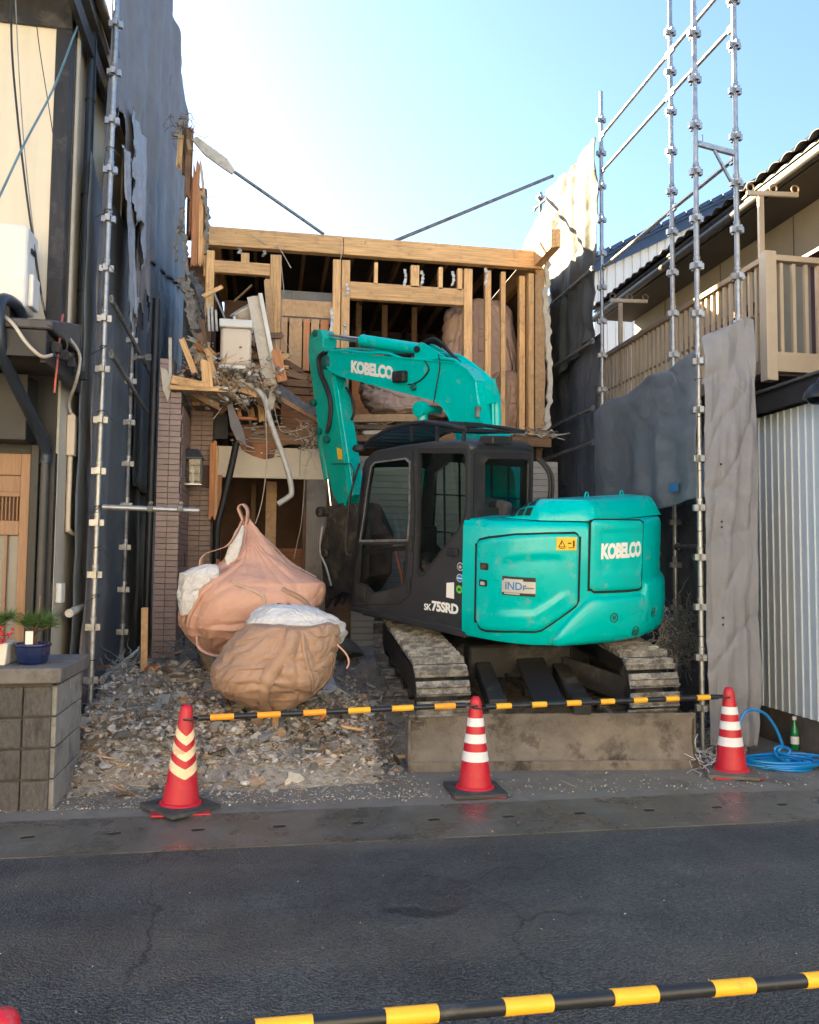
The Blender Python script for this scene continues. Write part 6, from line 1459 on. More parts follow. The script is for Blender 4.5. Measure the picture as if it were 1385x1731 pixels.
EX('grab_bar', 'black_rubber', up_mb().tube(catmull([(co[1][0]+.03, CB1-.01, 1.35), (co[1][0]+.09, CB1+.02, 1.40), (co[2][0]+.10, CB1+.02, 1.9), (co[3][0]+.05, CB1, 2.28)], 6), .013, 8), cab, smooth=60)
for off in (0, .05): EX('coolant_hose', 'black_rubber', up_mb().tube(catmull([(CR-.02, CB0-.02-off, 2.35), (CR-.12, CB0-.08-off, 2.2), (CR-.14, CB0-.06-off, 1.95), (CR-.05, CB0-.02-off, 1.80)], 6), .016, 8), cab, smooth=60)
# stickers and model lettering on the black side
def side_disc(x, y, r, m, off, nm='round_sticker', par=cab):
    p = UB(560+x/3.4625, 700+y/3.4625, CB1); mb = up_mb(); n = 20; mb.plate([(p[0]+r*math.cos(2*math.pi*k/n), p[1]+r*math.sin(2*math.pi*k/n)) for k in range(n)], [], off, off+.0008, fb(CB1)); return EX(nm, m, mb, par)
for (x, y, m, m2) in ((757, 893, 'band_white', 'sticker_navy'), (754, 960, 'band_white', 'sticker_blue'), (751, 1026, 'sticker_green', 'sticker_green')):
    d0 = side_disc(x, y, .037, m, .001)
    side_disc(x, y, .032, m2, .0025, 'sticker_disc', d0)
p = UB(560+757/3.4625, 700+893/3.4625, CB1)
for poly, m in (([(-.02, -.002), (0, -.02), (.02, -.002), (.008, .003), (0, .018), (-.008, .003)], 'sticker_yellow'),):
    mb = up_mb(); mb.plate([(p[0]-u, p[1]+v) for u, v in poly], [], .0045, .005, fb(CB1)); EX('sticker_leaf', m, mb, cab)
p = UB(560+754/3.4625, 700+960/3.4625, CB1); mb = up_mb(); mb.plate([(p[0]-u, p[1]+v) for u, v in ((-.031, -.006), (.031, -.006), (.031, .004), (-.031, .004))], [], .0045, .005, fb(CB1)); EX('sticker_stripe', 'band_white', mb, cab)
p = UB(560+751/3.4625, 700+1026/3.4625, CB1); mb = up_mb(); mb.plate([(p[0]-u, p[1]+v) for u, v in ((-.016, -.014), (.016, -.014), (.02, .0), (.012, .012), (-.012, .012), (-.02, 0))], [], .0045, .005, fb(CB1)); EX('sticker_shape', 'teal_dark', mb, cab)
pg = [UB(x, y, CB1) for x, y in Z1([(676, 988), (720, 985), (720, 1082), (674, 1072)])]; mb = up_mb(); mb.plate(pg, [], .001, .002, fb(CB1)); EX('paper_label', 'white_print', mb, cab)
sa, sb2 = UB(*Z1([(545, 1146)])[0], CB1), UB(*Z1([(588, 1150)])[0], CB1); sh_, sg_ = UB(*Z1([(590, 1152)])[0], CB1), UB(*Z1([(746, 1176)])[0], CB1)
def side_text(p0, p1, h_): return lambda u, v: (lerp(p0[0], p1[0], u), CB1+.003, lerp(p0[1], p1[1], u)+v*h_)
letters('SK', 'white_print', cab, side_text(sa, sb2, .062), 1, .03, .9); letters('75SRD', 'white_print', cab, side_text(sh_, sg_, .098), 1, .05, .95)
# ---- boom, traced on its left side plate
BB0, BB1 = -.22, .05
bo = [UB(x, y, BB1) for x, y in Z3([(196, 205), (215, 196), (300, 207), (660, 240), (800, 250), (985, 268), (1060, 310), (1110, 380), (1128, 520), (1150, 660)])]
bo += [(.12, 2.2), (.05, 1.5), (.10, 1.30), (.28, 1.30), (.50, 1.7), (.80, 2.3)]
bo += [UB(x, y, BB1) for x, y in Z3([(965, 660), (950, 610), (925, 555), (890, 515), (850, 495), (700, 455), (290, 352), (215, 318), (196, 290), (188, 250)])]
mb = up_mb(); mb.plate(bo, [], BB0-BB1, 0, fb(BB1)); boom = EX('boom', 'teal', mb, bevel=.01, seg=2)
# raised edge flanges
nb_ = len(bo)
for i in list(range(1, 9))+list(range(16, nb_-2)):
    p, q_ = bo[i], bo[(i+1) % nb_]; EX('boom_flange', 'teal', up_mb().bar((p[0], (BB0+BB1)/2, p[1]), (q_[0], (BB0+BB1)/2, q_[1]), BB1-BB0+.03, .016, up=(0, 0, 1)), boom)
k0, k1 = UB(*Z3([(343, 328)])[0], BB1), UB(*Z3([(603, 372)])[0], BB1); kt_ = UB(*Z3([(343, 250)])[0], BB1); hk = kt_[1]-k0[1]
letters('KOBELCO', 'white_print', boom, lambda u, v: (lerp(k0[0], k1[0], u), BB1+.004, lerp(k0[1], k1[1], u)+v*lerp(hk, hk*1.02, u)), 1, .06, .93)
# elbow: right hand side of the boom seen beyond its back edge
bk = [UB(x, y, BB0) for x, y in Z3([(1020, 258), (1130, 330), (1215, 410), (1240, 480), (1245, 690)])]
EX('boom_back', 'teal', up_mb().tube([(p[0], BB0+.02, p[1]) for p in bk], .055, 10), boom, smooth=60)
# work lamp and its lead
p = UB(*Z3([(660, 352)])[0], BB1); lampb = EX('work_lamp', 'black_rubber', up_mb().box((p[0]-.09, BB1+.003, p[1]-.07), (p[0]+.09, BB1+.09, p[1]+.06)), boom, bevel=.02, seg=2)
EX('lamp_lens', 'glass_lamp', up_mb().box((p[0]+.09, BB1+.015, p[1]-.05), (p[0]+.097, BB1+.08, p[1]+.045)), lampb)
def on_b(pts, b): return [(UB(x, y, b)[0], b, UB(x, y, b)[1]) for x, y in Z3(pts)]
EX('lamp_lead', 'black_rubber', up_mb().tube(catmull(on_b([(690, 400), (730, 395), (780, 365), (815, 320), (818, 290), (795, 255)], BB1+.015), 6), .008, 6), boom, smooth=60)
EX('boom_strap', 'black_rubber', up_mb().tube(catmull(on_b([(880, 215), (888, 290), (870, 400), (850, 510)], BB1+.012), 6), .007, 6), boom, smooth=60)
p = UB(*Z3([(733, 418)])[0], BB1); EX('hose_clip', 'teal_dark', up_mb().lathe([(.035, 0), (.04, .02), (.03, .045)], 12, (p[0], BB1, p[1]), 'y'), boom, smooth=40)
# hydraulic pipes over the boom
for k, (b, pts, m, r) in enumerate(((BB1-.02, [(205, 190), (300, 190), (420, 205), (560, 208), (640, 235), (700, 245), (960, 245), (1040, 320), (1100, 400), (1130, 520), (1135, 690)], 'teal', .017),
    (BB1-.09, [(240, 180), (360, 190), (600, 212), (800, 215), (930, 230), (1010, 290), (1090, 385), (1125, 480), (1160, 560), (1165, 690)], 'black_rubber', .012),
    (BB0+.10, [(300, 185), (700, 205), (900, 210), (1000, 255), (1120, 340), (1200, 420), (1215, 520), (1220, 680), (1250, 720), (1310, 740)], 'teal', .018),
    (BB0+.03, [(320, 180), (700, 195), (960, 215), (1060, 255), (1180, 350), (1225, 400), (1235, 520), (1235, 640), (1245, 700), (1320, 720)], 'teal', .018))):
    EX('hydraulic_pipe', m, up_mb().tube(catmull(on_b(pts, b), 6), r, 8), boom, smooth=60)
for (x, y) in ((1125, 570), (1230, 590)): EX('pipe_fitting', 'galv_dull', up_mb().lathe([(.028, -.06), (.034, -.05), (.034, .05), (.028, .06)], 8, on_b([(x, y)], BB1-.0 if x < 1200 else BB0+.02)[0]), boom, bevel=.004)
# arm cylinder on top
c0_ = on_b([(178, 100)], -.085)[0]; c1_ = on_b([(410, 128)], -.085)[0]; c2_ = on_b([(775, 185)], -.085)[0]; c3_ = on_b([(790, 190)], -.085)[0]
EX('arm_cylinder', 'teal', up_mb().tube([c1_, Vector(c1_).lerp(Vector(c2_), .02), Vector(c1_).lerp(Vector(c2_), .03), c2_], [.07, .075, .068, .068], 20), boom, smooth=50)
EX('cylinder_rod', 'chrome', up_mb().tube([c0_, c1_], .033, 14), boom, smooth=50)
brk = [UB(x, y, 0) for x, y in Z3([(735, 215), (752, 160), (775, 140), (800, 150), (905, 215), (960, 262), (740, 245)])]
for b in (-.17, .0): mb = up_mb(); mb.plate(brk, [], 0, .03, fb(b-.015)); EX('cylinder_bracket', 'teal', mb, boom, bevel=.004)
EX('cylinder_pin', 'black_rubber', up_mb().lathe([(.035, -.13), (.035, .13)], 14, (c3_[0], -.085, c3_[2]), 'y'), boom, smooth=40)
for k in range(3): EX('supply_hose', 'black_rubber', up_mb().tube(catmull(on_b([(800, 150-8*k), (850, 138-10*k), (905, 160-6*k), (960, 215), (1010, 260+5*k)], -.10+.03*k), 6), .017, 8), boom, smooth=60)
# boom cylinder head seen under the elbow
q0 = on_b([(803, 555)], BB1-.02)[0]
EX('boom_cylinder', 'teal', up_mb().tube([(q0[0]+.0, BB1+.03, q0[2]), (q0[0]+.02, BB1+.03, 1.5)], .06, 16), boom, smooth=50)
EX('cylinder_eye', 'teal', up_mb().lathe([(.06, -.05), (.085, -.045), (.085, .045), (.06, .05)], 20, (q0[0], BB1+.06, q0[2]), 'y'), boom, smooth=40)
EX('cylinder_eye_pin', 'teal', up_mb().lathe([(.045, -.30), (.052, -.29), (.052, .02), (.03, .03)], 16, (q0[0]-.01, BB1+.06, q0[2]), 'y'), boom, smooth=40)
# ---- arm
AB0, AB1 = -.20, .03
ar = [UB(x, y, AB1) for x, y in Z3([(118, 62), (98, 75), (82, 112), (76, 200), (84, 270), (104, 420), (128, 600), (160, 780), (196, 950), (228, 1080), (262, 1140), (300, 1150), (322, 1100), (318, 1000), (300, 860), (268, 640), (238, 440), (222, 330), (240, 270), (235, 225), (200, 190), (165, 165), (170, 110), (150, 62)])]
mb = up_mb(); mb.plate(ar, [], AB0-AB1, 0, fb(AB1)); arm = EX('arm', 'teal_worn', mb, bevel=.01, seg=2)
# front web of the arm, wider than the side plates
wb = [(238, 350), (262, 440), (290, 640), (325, 860), (345, 1000), (350, 1080)]
mb = up_mb(); vs_ = []
for x, y in wb:
    a, h = UB(*Z3([(x, y)])[0], AB1-.10); vs_ += [(a+.045, AB1-.001, h), (a-.09, AB1-.02, h), (a-.09, AB0+.02, h), (a+.045, AB0, h)]
mb.add(vs_, [(4*i+k, 4*i+(k+1) % 4, 4*i+4+(k+1) % 4, 4*i+4+k) for i in range(len(wb)-1) for k in range(4)]); EX('arm_web', 'teal', mb, arm, bevel=.006)
pv = on_b([(192, 262)], AB1)[0]
EX('arm_pivot', 'teal_dark', up_mb().lathe([(.05, -.32), (.085, -.30), (.085, .02), (.055, .045), (.03, .05)], 20, pv, 'y'), arm, smooth=40)
pv = on_b([(120, 85)], AB1)[0]; EX('rod_pin', 'teal_dark', up_mb().lathe([(.03, -.28), (.045, -.26), (.045, .01), (.03, .02)], 16, pv, 'y'), arm, smooth=40)
EX('arm_hose', 'black_rubber', up_mb().tube(catmull(on_b([(175, 200), (140, 240), (150, 330), (190, 430), (212, 520), (205, 640), (190, 700)], AB1+.03), 6), .022, 8), arm, smooth=60)
EX('arm_hose', 'black_rubber', up_mb().tube(catmull(on_b([(195, 200), (158, 245), (165, 330), (200, 420), (222, 520), (215, 640), (196, 700)], AB1+.02), 6), .016, 8), arm, smooth=60)
EX('arm_hose', 'black_rubber', up_mb().tube(catmull(on_b([(310, 420), (345, 480), (360, 560), (345, 620)], AB1-.1), 6), .016, 8), arm, smooth=60)
EX('bucket_cylinder', 'teal_worn', up_mb().tube(on_b([(148, 670), (200, 985)], AB1-.09), .055, 16), arm, smooth=50)
EX('bucket_rod', 'chrome', up_mb().tube(on_b([(200, 985), (218, 1150)], AB1-.09), .028, 12), arm, smooth=50)
for (x, y) in ((150, 690), (200, 740), (118, 515)): EX('arm_fitting', 'teal_dark', up_mb().lathe([(.03, -.02), (.045, 0), (.045, .05), (.025, .06)], 12, on_b([(x, y)], AB1)[0], 'y'), arm, smooth=40)
pg = [UB(x, y, AB1) for x, y in Z3([(254, 788), (284, 800), (290, 862), (262, 862)])]; mb = up_mb(); mb.plate(pg, [], .002, .003, fb(AB1)); EX('yellow_label', 'sticker_yellow', mb, arm)
EX('arm_rail', 'wire_dark', up_mb().tube(on_b([(225, 890), (340, 890), (360, 930), (350, 1000)], AB1+.03), .008, 6), arm)
# link and bucket
lk = on_b([(165, 1185), (300, 1150)], AB1)
EX('bucket_link', 'bucket', up_mb().bar((lk[0][0], -.085, lk[0][2]), (lk[1][0], -.085, lk[1][2]), .26, .10), arm, bevel=.03, seg=2)
EX('link_pin', 'bucket', up_mb().lathe([(.05, -.32), (.065, -.30), (.065, .06), (.04, .08)], 16, lk[0], 'y'), arm, smooth=40)
bkc = UB(575, 935, -.085)
bp_ = [UB(x, y, .1) for x, y in ((556, 862), (600, 850), (625, 905), (622, 975), (600, 1010), (580, 1000), (556, 1015), (545, 985), (540, 925))]
mb = up_mb(); mb.plate(bp_, [], -.42, .0, fb(.1)); bkt = EX('bucket', 'bucket', mb, bevel=.03, seg=2)
for k in range(4): EX('bucket_tooth', 'bucket', up_mb().bar((bp_[6][0]-.02, .08-.13*k, bp_[6][1]+.03), (bp_[6][0]+.06, .08-.13*k, bp_[6][1]-.10), .05, .05, tw=.4), bkt)
for (x, y) in ((562, 880), (548, 935), (556, 985)):
    p = UB(x, y, .1); EX('bucket_boss', 'bucket', up_mb().lathe([(.05, 0), (.06, .02), (.04, .05)], 14, (p[0]-.04, .1, p[1]), 'y'), bkt, smooth=40)
EX('bucket_hose', 'white_pvc', up_mb().tube(catmull([(UB(x, y, .14)[0], .14, UB(x, y, .14)[1]) for x, y in ((545, 890), (541, 930), (552, 960), (560, 990))], 6), .012, 6), bkt, smooth=60)
# ------------------------------------------------------------------ rubble mound
def mound(x, y):
    """height of the rubble over the apron"""
    d = y-6.35-.25*fbm((x*.9, 3.1, 0), 2)
    if x > .9: d = y-7.15
    h = 0
    if d > 0: h = .05*min(1, d/.25)+.44*(1-math.exp(-d/1.4))
    k = math.exp(-((x+1.2)/.7)**2-((y-8.2)/.9)**2)*.22
    if x < -1.35: h *= max(0, 1-(-1.35-x)/.4)
    if x > 4.0: h *= max(0, 1-(x-4.0)/.5)
    return .0+h+(k if d > 0 else 0)+(min(1, d/.5)*(.13*fbm((x*1.6, y*1.6, 1), 4)+.05) if d > 0 else 0)
mb = MB(); mb.grid(lambda u, v: (lerp(-2.0, 4.6, u), lerp(6.0, 12.9, v), .004+mound(lerp(-2.0, 4.6, u), lerp(6.0, 12.9, v))), 160, 150)
struct(mb.build('rubble_ground', M['rubble_soil'], smooth=180))
mb = MB(); rs = random.Random(31)
n = 0
while n < 8500:
    x = rs.uniform(-1.9, 1.1) if rs.random() < .85 else rs.uniform(3.4, 4.3); y = 6.2+abs(rs.gauss(0, 1.1))
    if x > 1.1 and y > 7.6: continue
    d = mound(x, y)
    if y < 6.5 and rs.random() < .55+.35*(x > .0): continue
    s = rs.uniform(.005, .022)*(1.0 if rs.random() < .88 else 2.1)
    z = d+s*.4+(abs(rs.gauss(0, .03)) if y > 6.9 else 0)
    k = rs.random()
    if k < .52: chunk(mb, (x, y, z), s, rs, rs.uniform(.3, .8), grey(rs))
    elif k < .90:       # flat shards
        mb.cur = grey(rs); e = Euler((rs.gauss(0, .5), rs.gauss(0, .5), rs.uniform(0, 6.3))).to_matrix(); s2 = s*1.9; hgt = .004
        pts = [Vector((s2*math.cos(a)*rs.uniform(.6, 1.1), s2*math.sin(a)*rs.uniform(.4, 1), 0)) for a in (0, 1.2, 2.4, 3.7, 5.1)]
        mb.add([Vector((x, y, z))+e @ (p+Vector((0, 0, hgt))) for p in pts]+[Vector((x, y, z))+e @ p for p in pts], [(0,1,2,3,4), (9,8,7,6,5)]+[(i, i+5, (i+1) % 5+5, (i+1) % 5) for i in range(5)])
    else:
        t = rs.uniform(.12, .42); mb.cur = (t*1.25, t*.8, t*.45) if rs.random() < .7 else (t, t, t)
        a = rs.uniform(0, 6.3); l = rs.uniform(.04, .16); up_ = rs.uniform(-.03, .06)
        mb.bar((x, y, z), (x+l*math.cos(a), y+l*math.sin(a), z+up_), rs.uniform(.002, .008), rs.uniform(.003, .012), tw=rs.uniform(.2, .9))
    n += 1
tag(mb.build('rubble', M['rubble']), 'carpet of broken plaster, mortar crumbs and wood splinters across the lot', 'rubble', kind='stuff')
# bigger pieces that can be told apart
def piece(px, py, size, m, label, name='concrete_chunk', cat='chunk', seed=0, flat=.6, grp=None, zz=None, sub=2, seg=1):
    p = P(px, py, Z=.06); p.z = mound(p.x, p.y)+(zz or size*flat*.45)
    rs = random.Random(seed); bm = bmesh.new(); bmesh.ops.create_icosphere(bm, subdivisions=sub, radius=1)
    pl_ = [(Vector((rs.gauss(0, 1), rs.gauss(0, 1), rs.gauss(0, 1))).normalized(), rs.uniform(.45, .85)) for _ in range(9)]
    for v in bm.verts:
        for n_, d_ in pl_:
            k = v.co.dot(n_)
            if k > d_: v.co -= n_*(k-d_)
        v.co *= 1+.06*fbm(v.co*3+Vector((seed, 0, 0)), 2)
    me = bpy.data.meshes.new(name); bm.to_mesh(me); bm.free(); me.materials.append(M[m])
    o = bpy.data.objects.new(name, me); COL.objects.link(o); o.location = p; o.scale = (size, size*rs.uniform(.6, .9), size*flat); o.rotation_euler = (rs.gauss(0, .25), rs.gauss(0, .25), rs.uniform(0, 6.3))
    return tag(o, label, cat, grp)
rs = random.Random(77)
for i, (px, py, s) in enumerate(((188,1248,.07),(215,1262,.10),(240,1275,.09),(170,1285,.08),(205,1300,.08),(262,1250,.07),(285,1262,.06),(350,1240,.06),(362,1260,.07),(392,1235,.06),(415,1250,.07),(520,1262,.07),(548,1272,.06),(560,1285,.07),(600,1278,.05),(618,1260,.07),(640,1275,.06),(655,1250,.06),(672,1290,.05),(470,1305,.05),(530,1310,.05),(250,1180,.08),(268,1195,.07),(290,1165,.08),(305,1190,.06),(225,1160,.06),(245,1135,.06),(580,1240,.06),(500,1240,.05),(640,1222,.09),(618,1180,.10))+tuple((rs.uniform(165, 680), rs.uniform(1205, 1300), rs.choice((.035, .045, .055, .07))) for _ in range(60))):
    piece(px, py, s, 'chunk', 'grey lump of broken plaster lying in the rubble', 'rubble_lump', 'lump', i, rs.uniform(.4, .75), 'grey lumps in the rubble')
piece(390, 1178, .30, 'slab_grey', 'large worn concrete block under the brown sack', 'concrete_block', seed=51, flat=.5)
piece(590, 1170, .34, 'chunk', 'broad pale concrete lump between brown sack and excavator track', 'concrete_lump', seed=53, flat=.5)
piece(1165, 1155, .22, 'chunk', 'rounded beige boulder beside the right track', 'boulder', 'boulder', seed=54, flat=1.2, zz=.2)
piece(890 if False else 488, 1320, .05, 'cream_board', 'small yellowish scrap of board on the concrete edge', 'scrap', 'scrap', seed=55, flat=.35)
def flat_slab(name, label, pts, m, th=.035, lift=.02, cat='slab', tilt=0):
    w_ = [P(x, y, Z=.07) for x, y in pts]
    for q_ in w_: q_.z = mound(q_.x, q_.y)+lift
    c_ = sum(w_, Vector())/len(w_); zz = max(q_.z for q_ in w_)
    n = len(w_); top = [Vector((q_.x, q_.y, lerp(q_.z, zz, .4))) for q_ in w_]; mb = MB(); mb.add(top+[q_-Vector((0, 0, th)) for q_ in top], [tuple(range(n)), tuple(range(2*n-1, n-1, -1))]+[(i, i+n, (i+1) % n+n, (i+1) % n) for i in range(n)])
    return tag(mb.build(name, M[m], bevel=.004), label, cat)
flat_slab('grey_slab', 'flat grey slab of board lying on the rubble edge', [(425, 1274), (477, 1262), (482, 1280), (438, 1298)], 'slab_grey')
flat_slab('square_tile', 'small square beige tile beside the flat grey slab', [(482, 1264), (500, 1262), (502, 1278), (486, 1282)], 'chunk', .02, .03, 'tile')
flat_slab('plastic_scrap', 'clear crumpled plastic scrap on rubble beside the grey slab', [(535, 1215), (560, 1210), (570, 1240), (548, 1250)], 'liner_white', .01, .05, 'scrap')
def gp(px, py, z=.0):
    p = P(px, py, Z=.08); p.z = mound(p.x, p.y)+z; return p
def plank(a, b, z0, z1, wd, th, m, name, label, rag=(.05, .05), up=(0, 0, 1)):
    return tag(lumber(gp(*a, z0), gp(*b, z1), wd, th, M[m], None, name, up, rag), label, 'timber')
plank((338, 1172), (362, 1232), .14, .08, .12, .03, 'lumber', 'pine_offcut', 'yellow pine offcut leaning at the foot of the brown sack')
plank((205, 1213), (262, 1235), .10, .05, .16, .04, 'cedar', 'splintered_board', 'splintered orange board half buried in rubble left of the striped bar', (.2, .12))
plank((566, 1138), (612, 1128), .22, .22, .09, .06, 'cedar', 'split_block', 'split orange wood block beside the left track', (.05, .08)); plank((570, 1150), (610, 1144), .14, .14, .07, .05, 'lumber', 'split_block', 'split yellow wood block under the orange one', (.05, .08))
plank((545, 1035), (600, 1080), .55, .40, .16, .10, 'lumber_old', 'old_beam', 'grey old beam behind the sacks sloping to the track', (.1, .1))
plank((500, 1205), (560, 1148), .06, .16, .10, .012, 'galv', 'metal_strip', 'bent grey metal strip leaning on the brown sack', (.02, .02))
b0 = P(243, 1166, Y=8.3); b1 = P(245, 1027, Y=8.3)
tag(lumber(b0, b1, P(249, 1100, Y=8.3).x-P(237.5, 1100, Y=8.3).x, .035, M['plywood'], None, 'survey_stake', (0, 1, 0)), 'pale square wooden stake standing upright in rubble', 'stake')
plank((930, 1298), (975, 1316), .012, .012, .012, .01, 'lumber', 'twig', 'thin yellow splinter on the concrete below the blade', (0, 0))
rs = random.Random(404)
for i in range(46):
    px, py = rs.uniform(150, 690), rs.uniform(1190, 1298)
    if py < 1225 and 330 < px < 560: continue
    c_ = gp(px, py, .03); n_ = rs.choice((4, 5, 5, 6)); sz = rs.uniform(.05, .15); e_ = Euler((rs.gauss(0, .45), rs.gauss(0, .45), rs.uniform(0, 6.3))).to_matrix()
    poly = [(sz*math.cos(2*math.pi*k/n_+rs.uniform(-.3, .3))*rs.uniform(.6, 1.1), sz*.7*math.sin(2*math.pi*k/n_+rs.uniform(-.3, .3))*rs.uniform(.6, 1.1)) for k in range(n_)]
    mb = MB(); mb.plate(poly, [], -.008, .010, lambda u, v, t_: e_ @ Vector((u, v, t_))); o = mb.build('plaster_shard', M[rs.choice(['plaster', 'plaster', 'plaster', 'slab_grey', 'chunk'])], bevel=.003); o.location = c_
    tag(o, 'flat shard of broken plaster board lying in the rubble', 'shard', 'plaster shards in the rubble')
for i in range(26):
    px, py = rs.uniform(160, 680), rs.uniform(1185, 1285)
    if py < 1225 and 340 < px < 560: continue
    a_ = rs.uniform(0, 6.28); l_ = rs.uniform(.12, .42); c_ = gp(px, py, .05); q_ = c_+Vector((l_*math.cos(a_), l_*.7*math.sin(a_), rs.uniform(-.02, .10)))
    q_.z = max(q_.z, mound(q_.x, q_.y)+.02)
    tag(lumber(c_, q_, rs.uniform(.015, .06), rs.uniform(.01, .025), M[rs.choice(['lumber', 'cedar', 'lumber_old', 'plywood', 'lumber_old'])], None, 'broken_lath', (0, 0, 1), (rs.uniform(.02, .08), rs.uniform(.02, .08))), 'short broken stick of wood lying in the rubble', 'stick', 'broken sticks in the rubble')
# wire netting and torn mesh
def tangle(name, label, pts, n, spread, m, seed, r=.0028, ln=.25, zc=.08):
    rs = random.Random(seed); mb = MB()
    for i in range(n):
        px, py = rs.choice(pts); p = gp(px+rs.gauss(0, 12), py+rs.gauss(0, 8), abs(rs.gauss(zc, .05))); d = Vector((rs.gauss(0, 1), rs.gauss(0, 1), rs.gauss(0, .5))).normalized(); c_ = [p]
        for k in range(5):
            d = (d+Vector((rs.gauss(0, .7), rs.gauss(0, .7), rs.gauss(0, .5)))).normalized(); nx = c_[-1]+d*ln/5; nx.z = max(nx.z, mound(nx.x, nx.y)+.006); c_.append(nx)
        mb.tube(catmull(c_, 3), r*rs.uniform(.6, 1.4), 4, cap=False)
    return tag(mb.build(name, M[m]), label, 'wire', kind='stuff')
tangle('wire_tangle', 'tangle of grey wire mesh spilling beside the left scaffold foot', [(190,1225),(210,1245),(235,1265),(180,1265),(260,1275)], 150, 1, 'net_grey', 3)
tangle('wire_tangle', 'clump of grey torn netting beside the tiled pillar foot', [(310,1150),(300,1170),(320,1190),(295,1195)], 130, 1, 'net_grey', 4, zc=.14)
tangle('wire_tangle', 'coil of wire left of the upright stake', [(215,1120),(225,1135)], 60, 1, 'wire_grey', 5, zc=.2)
tangle('wire_tangle', 'torn white plastic and wire between blade and cone', [(1192,1230),(1195,1255),(1188,1285),(1200,1210)], 120, 1, 'liner_white', 6, zc=.06)
def tangle_v(name, label, pts, n, m, seed, y, ln=.3, r=.004):
    rs = random.Random(seed); mb = MB()
    for i in range(n):
        px, py = rs.choice(pts); p = P(px+rs.gauss(0, 10), py+rs.gauss(0, 12), Y=y+rs.gauss(0, .1)); d = Vector((rs.gauss(0, 1), rs.gauss(0, .5), rs.gauss(0, 1))).normalized(); c_ = [p]
        for k in range(4): d = (d+Vector((rs.gauss(0, .6), rs.gauss(0, .5), rs.gauss(-.1, .6)))).normalized(); c_.append(c_[-1]+d*ln/4)
        mb.tube(catmull(c_, 3), r*rs.uniform(.5, 1.3), 4, cap=False)
    return tag(mb.build(name, M[m]), label, 'netting', kind='stuff')
tangle_v('torn_netting', 'grey torn netting heaped behind the counterweight', [(1150,1045),(1165,1055),(1160,1080),(1145,1090),(1168,1100)], 240, 'net_grey', 8, 8.0)
tangle_v('torn_netting', 'crumpled pipes and scrap behind the counterweight', [(1120,1040),(1125,1070),(1122,1095)], 90, 'white_pvc', 9, 8.1, .2, .006)
tangle_v('torn_netting', 'brown tatters of straw hanging beside the arm', [(520,730),(530,740),(527,755)], 26, 'wire_beige', 11, 10.6, .22, .004)
tangle_v('torn_netting', 'tatters of wire and straw at the top corner of torn wall', [(305,208),(312,212),(300,222)], 24, 'lumber_old', 12, 11.0, .15, .005)
# timber leaning behind the counterweight
tag(lumber(P(1103, 1040, Y=8.9), P(1104, 872, Y=8.9), .11, .11, M['lumber'], None, 'corner_post', (0, 1, 0)), 'weathered timber post standing just behind the counterweight', 'post')
# hose-like black cable lying across rubble under the striped bar
cable('ground_cable', 'black cable sagging across rubble under the striped bar', [gp(x, y, .03) for x, y in ((330, 1190), (345, 1222), (365, 1238), (400, 1255), (440, 1262), (490, 1258), (535, 1240), (565, 1222))], .007, 'wire_dark')
cable('ground_cable', 'black cable lying on rubble near tiled pillar foot', [gp(x, y, .12) for x, y in ((245, 1108), (275, 1118), (300, 1132), (320, 1160), (335, 1180))], .008, 'wire_dark')
cable('ground_cable', 'pale cable looping from the left scaffold foot', [gp(x, y, .06) for x, y in ((148, 1270), (155, 1240), (170, 1215), (185, 1210), (215, 1205))], .006, 'wire_beige')

# ------------------------------------------------------------------ bulk sacks
def sack(name, label, levels, Yc, m, ratio=.8, folds=.05, seed=0, nu=220, nv=130, parent=None, cat='sack', yoff=None, tilt=0):
    """body whose outline follows (py, x_left, x_right) from top to bottom; folds radiate and sag"""
    lev = sorted(levels); pys = [l[0] for l in lev]
    mb = MB()
    def g(u, v):
        vv = v**.9
        py = lerp(pys[0], pys[-1], v); xl = pl(pys, [l[1] for l in lev], py); xr = pl(pys, [l[2] for l in lev], py)
        yc = Yc+(yoff(v) if yoff else 0)
        A = P(xl, py, Y=yc); B = P(xr, py, Y=yc); c_ = (A+B)/2; r = (B.x-A.x)/2; t = 2*math.pi*u
        ct, st_ = math.cos(t), math.sin(t); se = lambda q_: math.copysign(abs(q_)**.85, q_)
        wv = .5*fbm((ct*1.3+seed, st_*1.3, v*2), 3)
        def rdg(kx, kz, tw, pw, sd):
            tt = t+tw*v+wv; n_ = noise.noise(Vector((math.cos(tt)*kx+seed+sd, math.sin(tt)*kx, v*kz+sd+wv)))
            return max(0, 1-abs(n_)*2.6)**pw
        al = math.atan2(v+.04, ct*.8); f1 = max(0, 1-abs(noise.noise(Vector((al*4.2+wv*1.1+seed, (v*v+ct*ct)*.8, st_*.6+seed))))*2.3)**1.6
        yy_ = v*5.5-1.5*ct*ct*(.4+v)+wv*1.6; f2 = max(0, 1-abs(noise.noise(Vector((yy_, ct*.9+seed*2, st_*.9))))*2.2)**1.5
        fl = .55*fbm((ct*1.2+seed, st_*1.2, v*2.0), 2)-.60*f1*(1-.5*v)-.60*f2*min(1, max(0, v-.12)*2.2)-.18*rdg(2.2, 2.4, 2.2, 2.0, 5)+.42
        rr = r+folds*fl*min(1, r/.15)
        return Vector((c_.x+se(ct)*rr, yc+se(st_)*rr*ratio, c_.z+folds*.5*fbm((u*6, v*7, seed), 3)))
    mb.grid(g, nu, nv, wrapu=True)
    o = mb.build(name, M[m], parent, smooth=180)
    o['g'] = 0; del o['g']
    return o, g
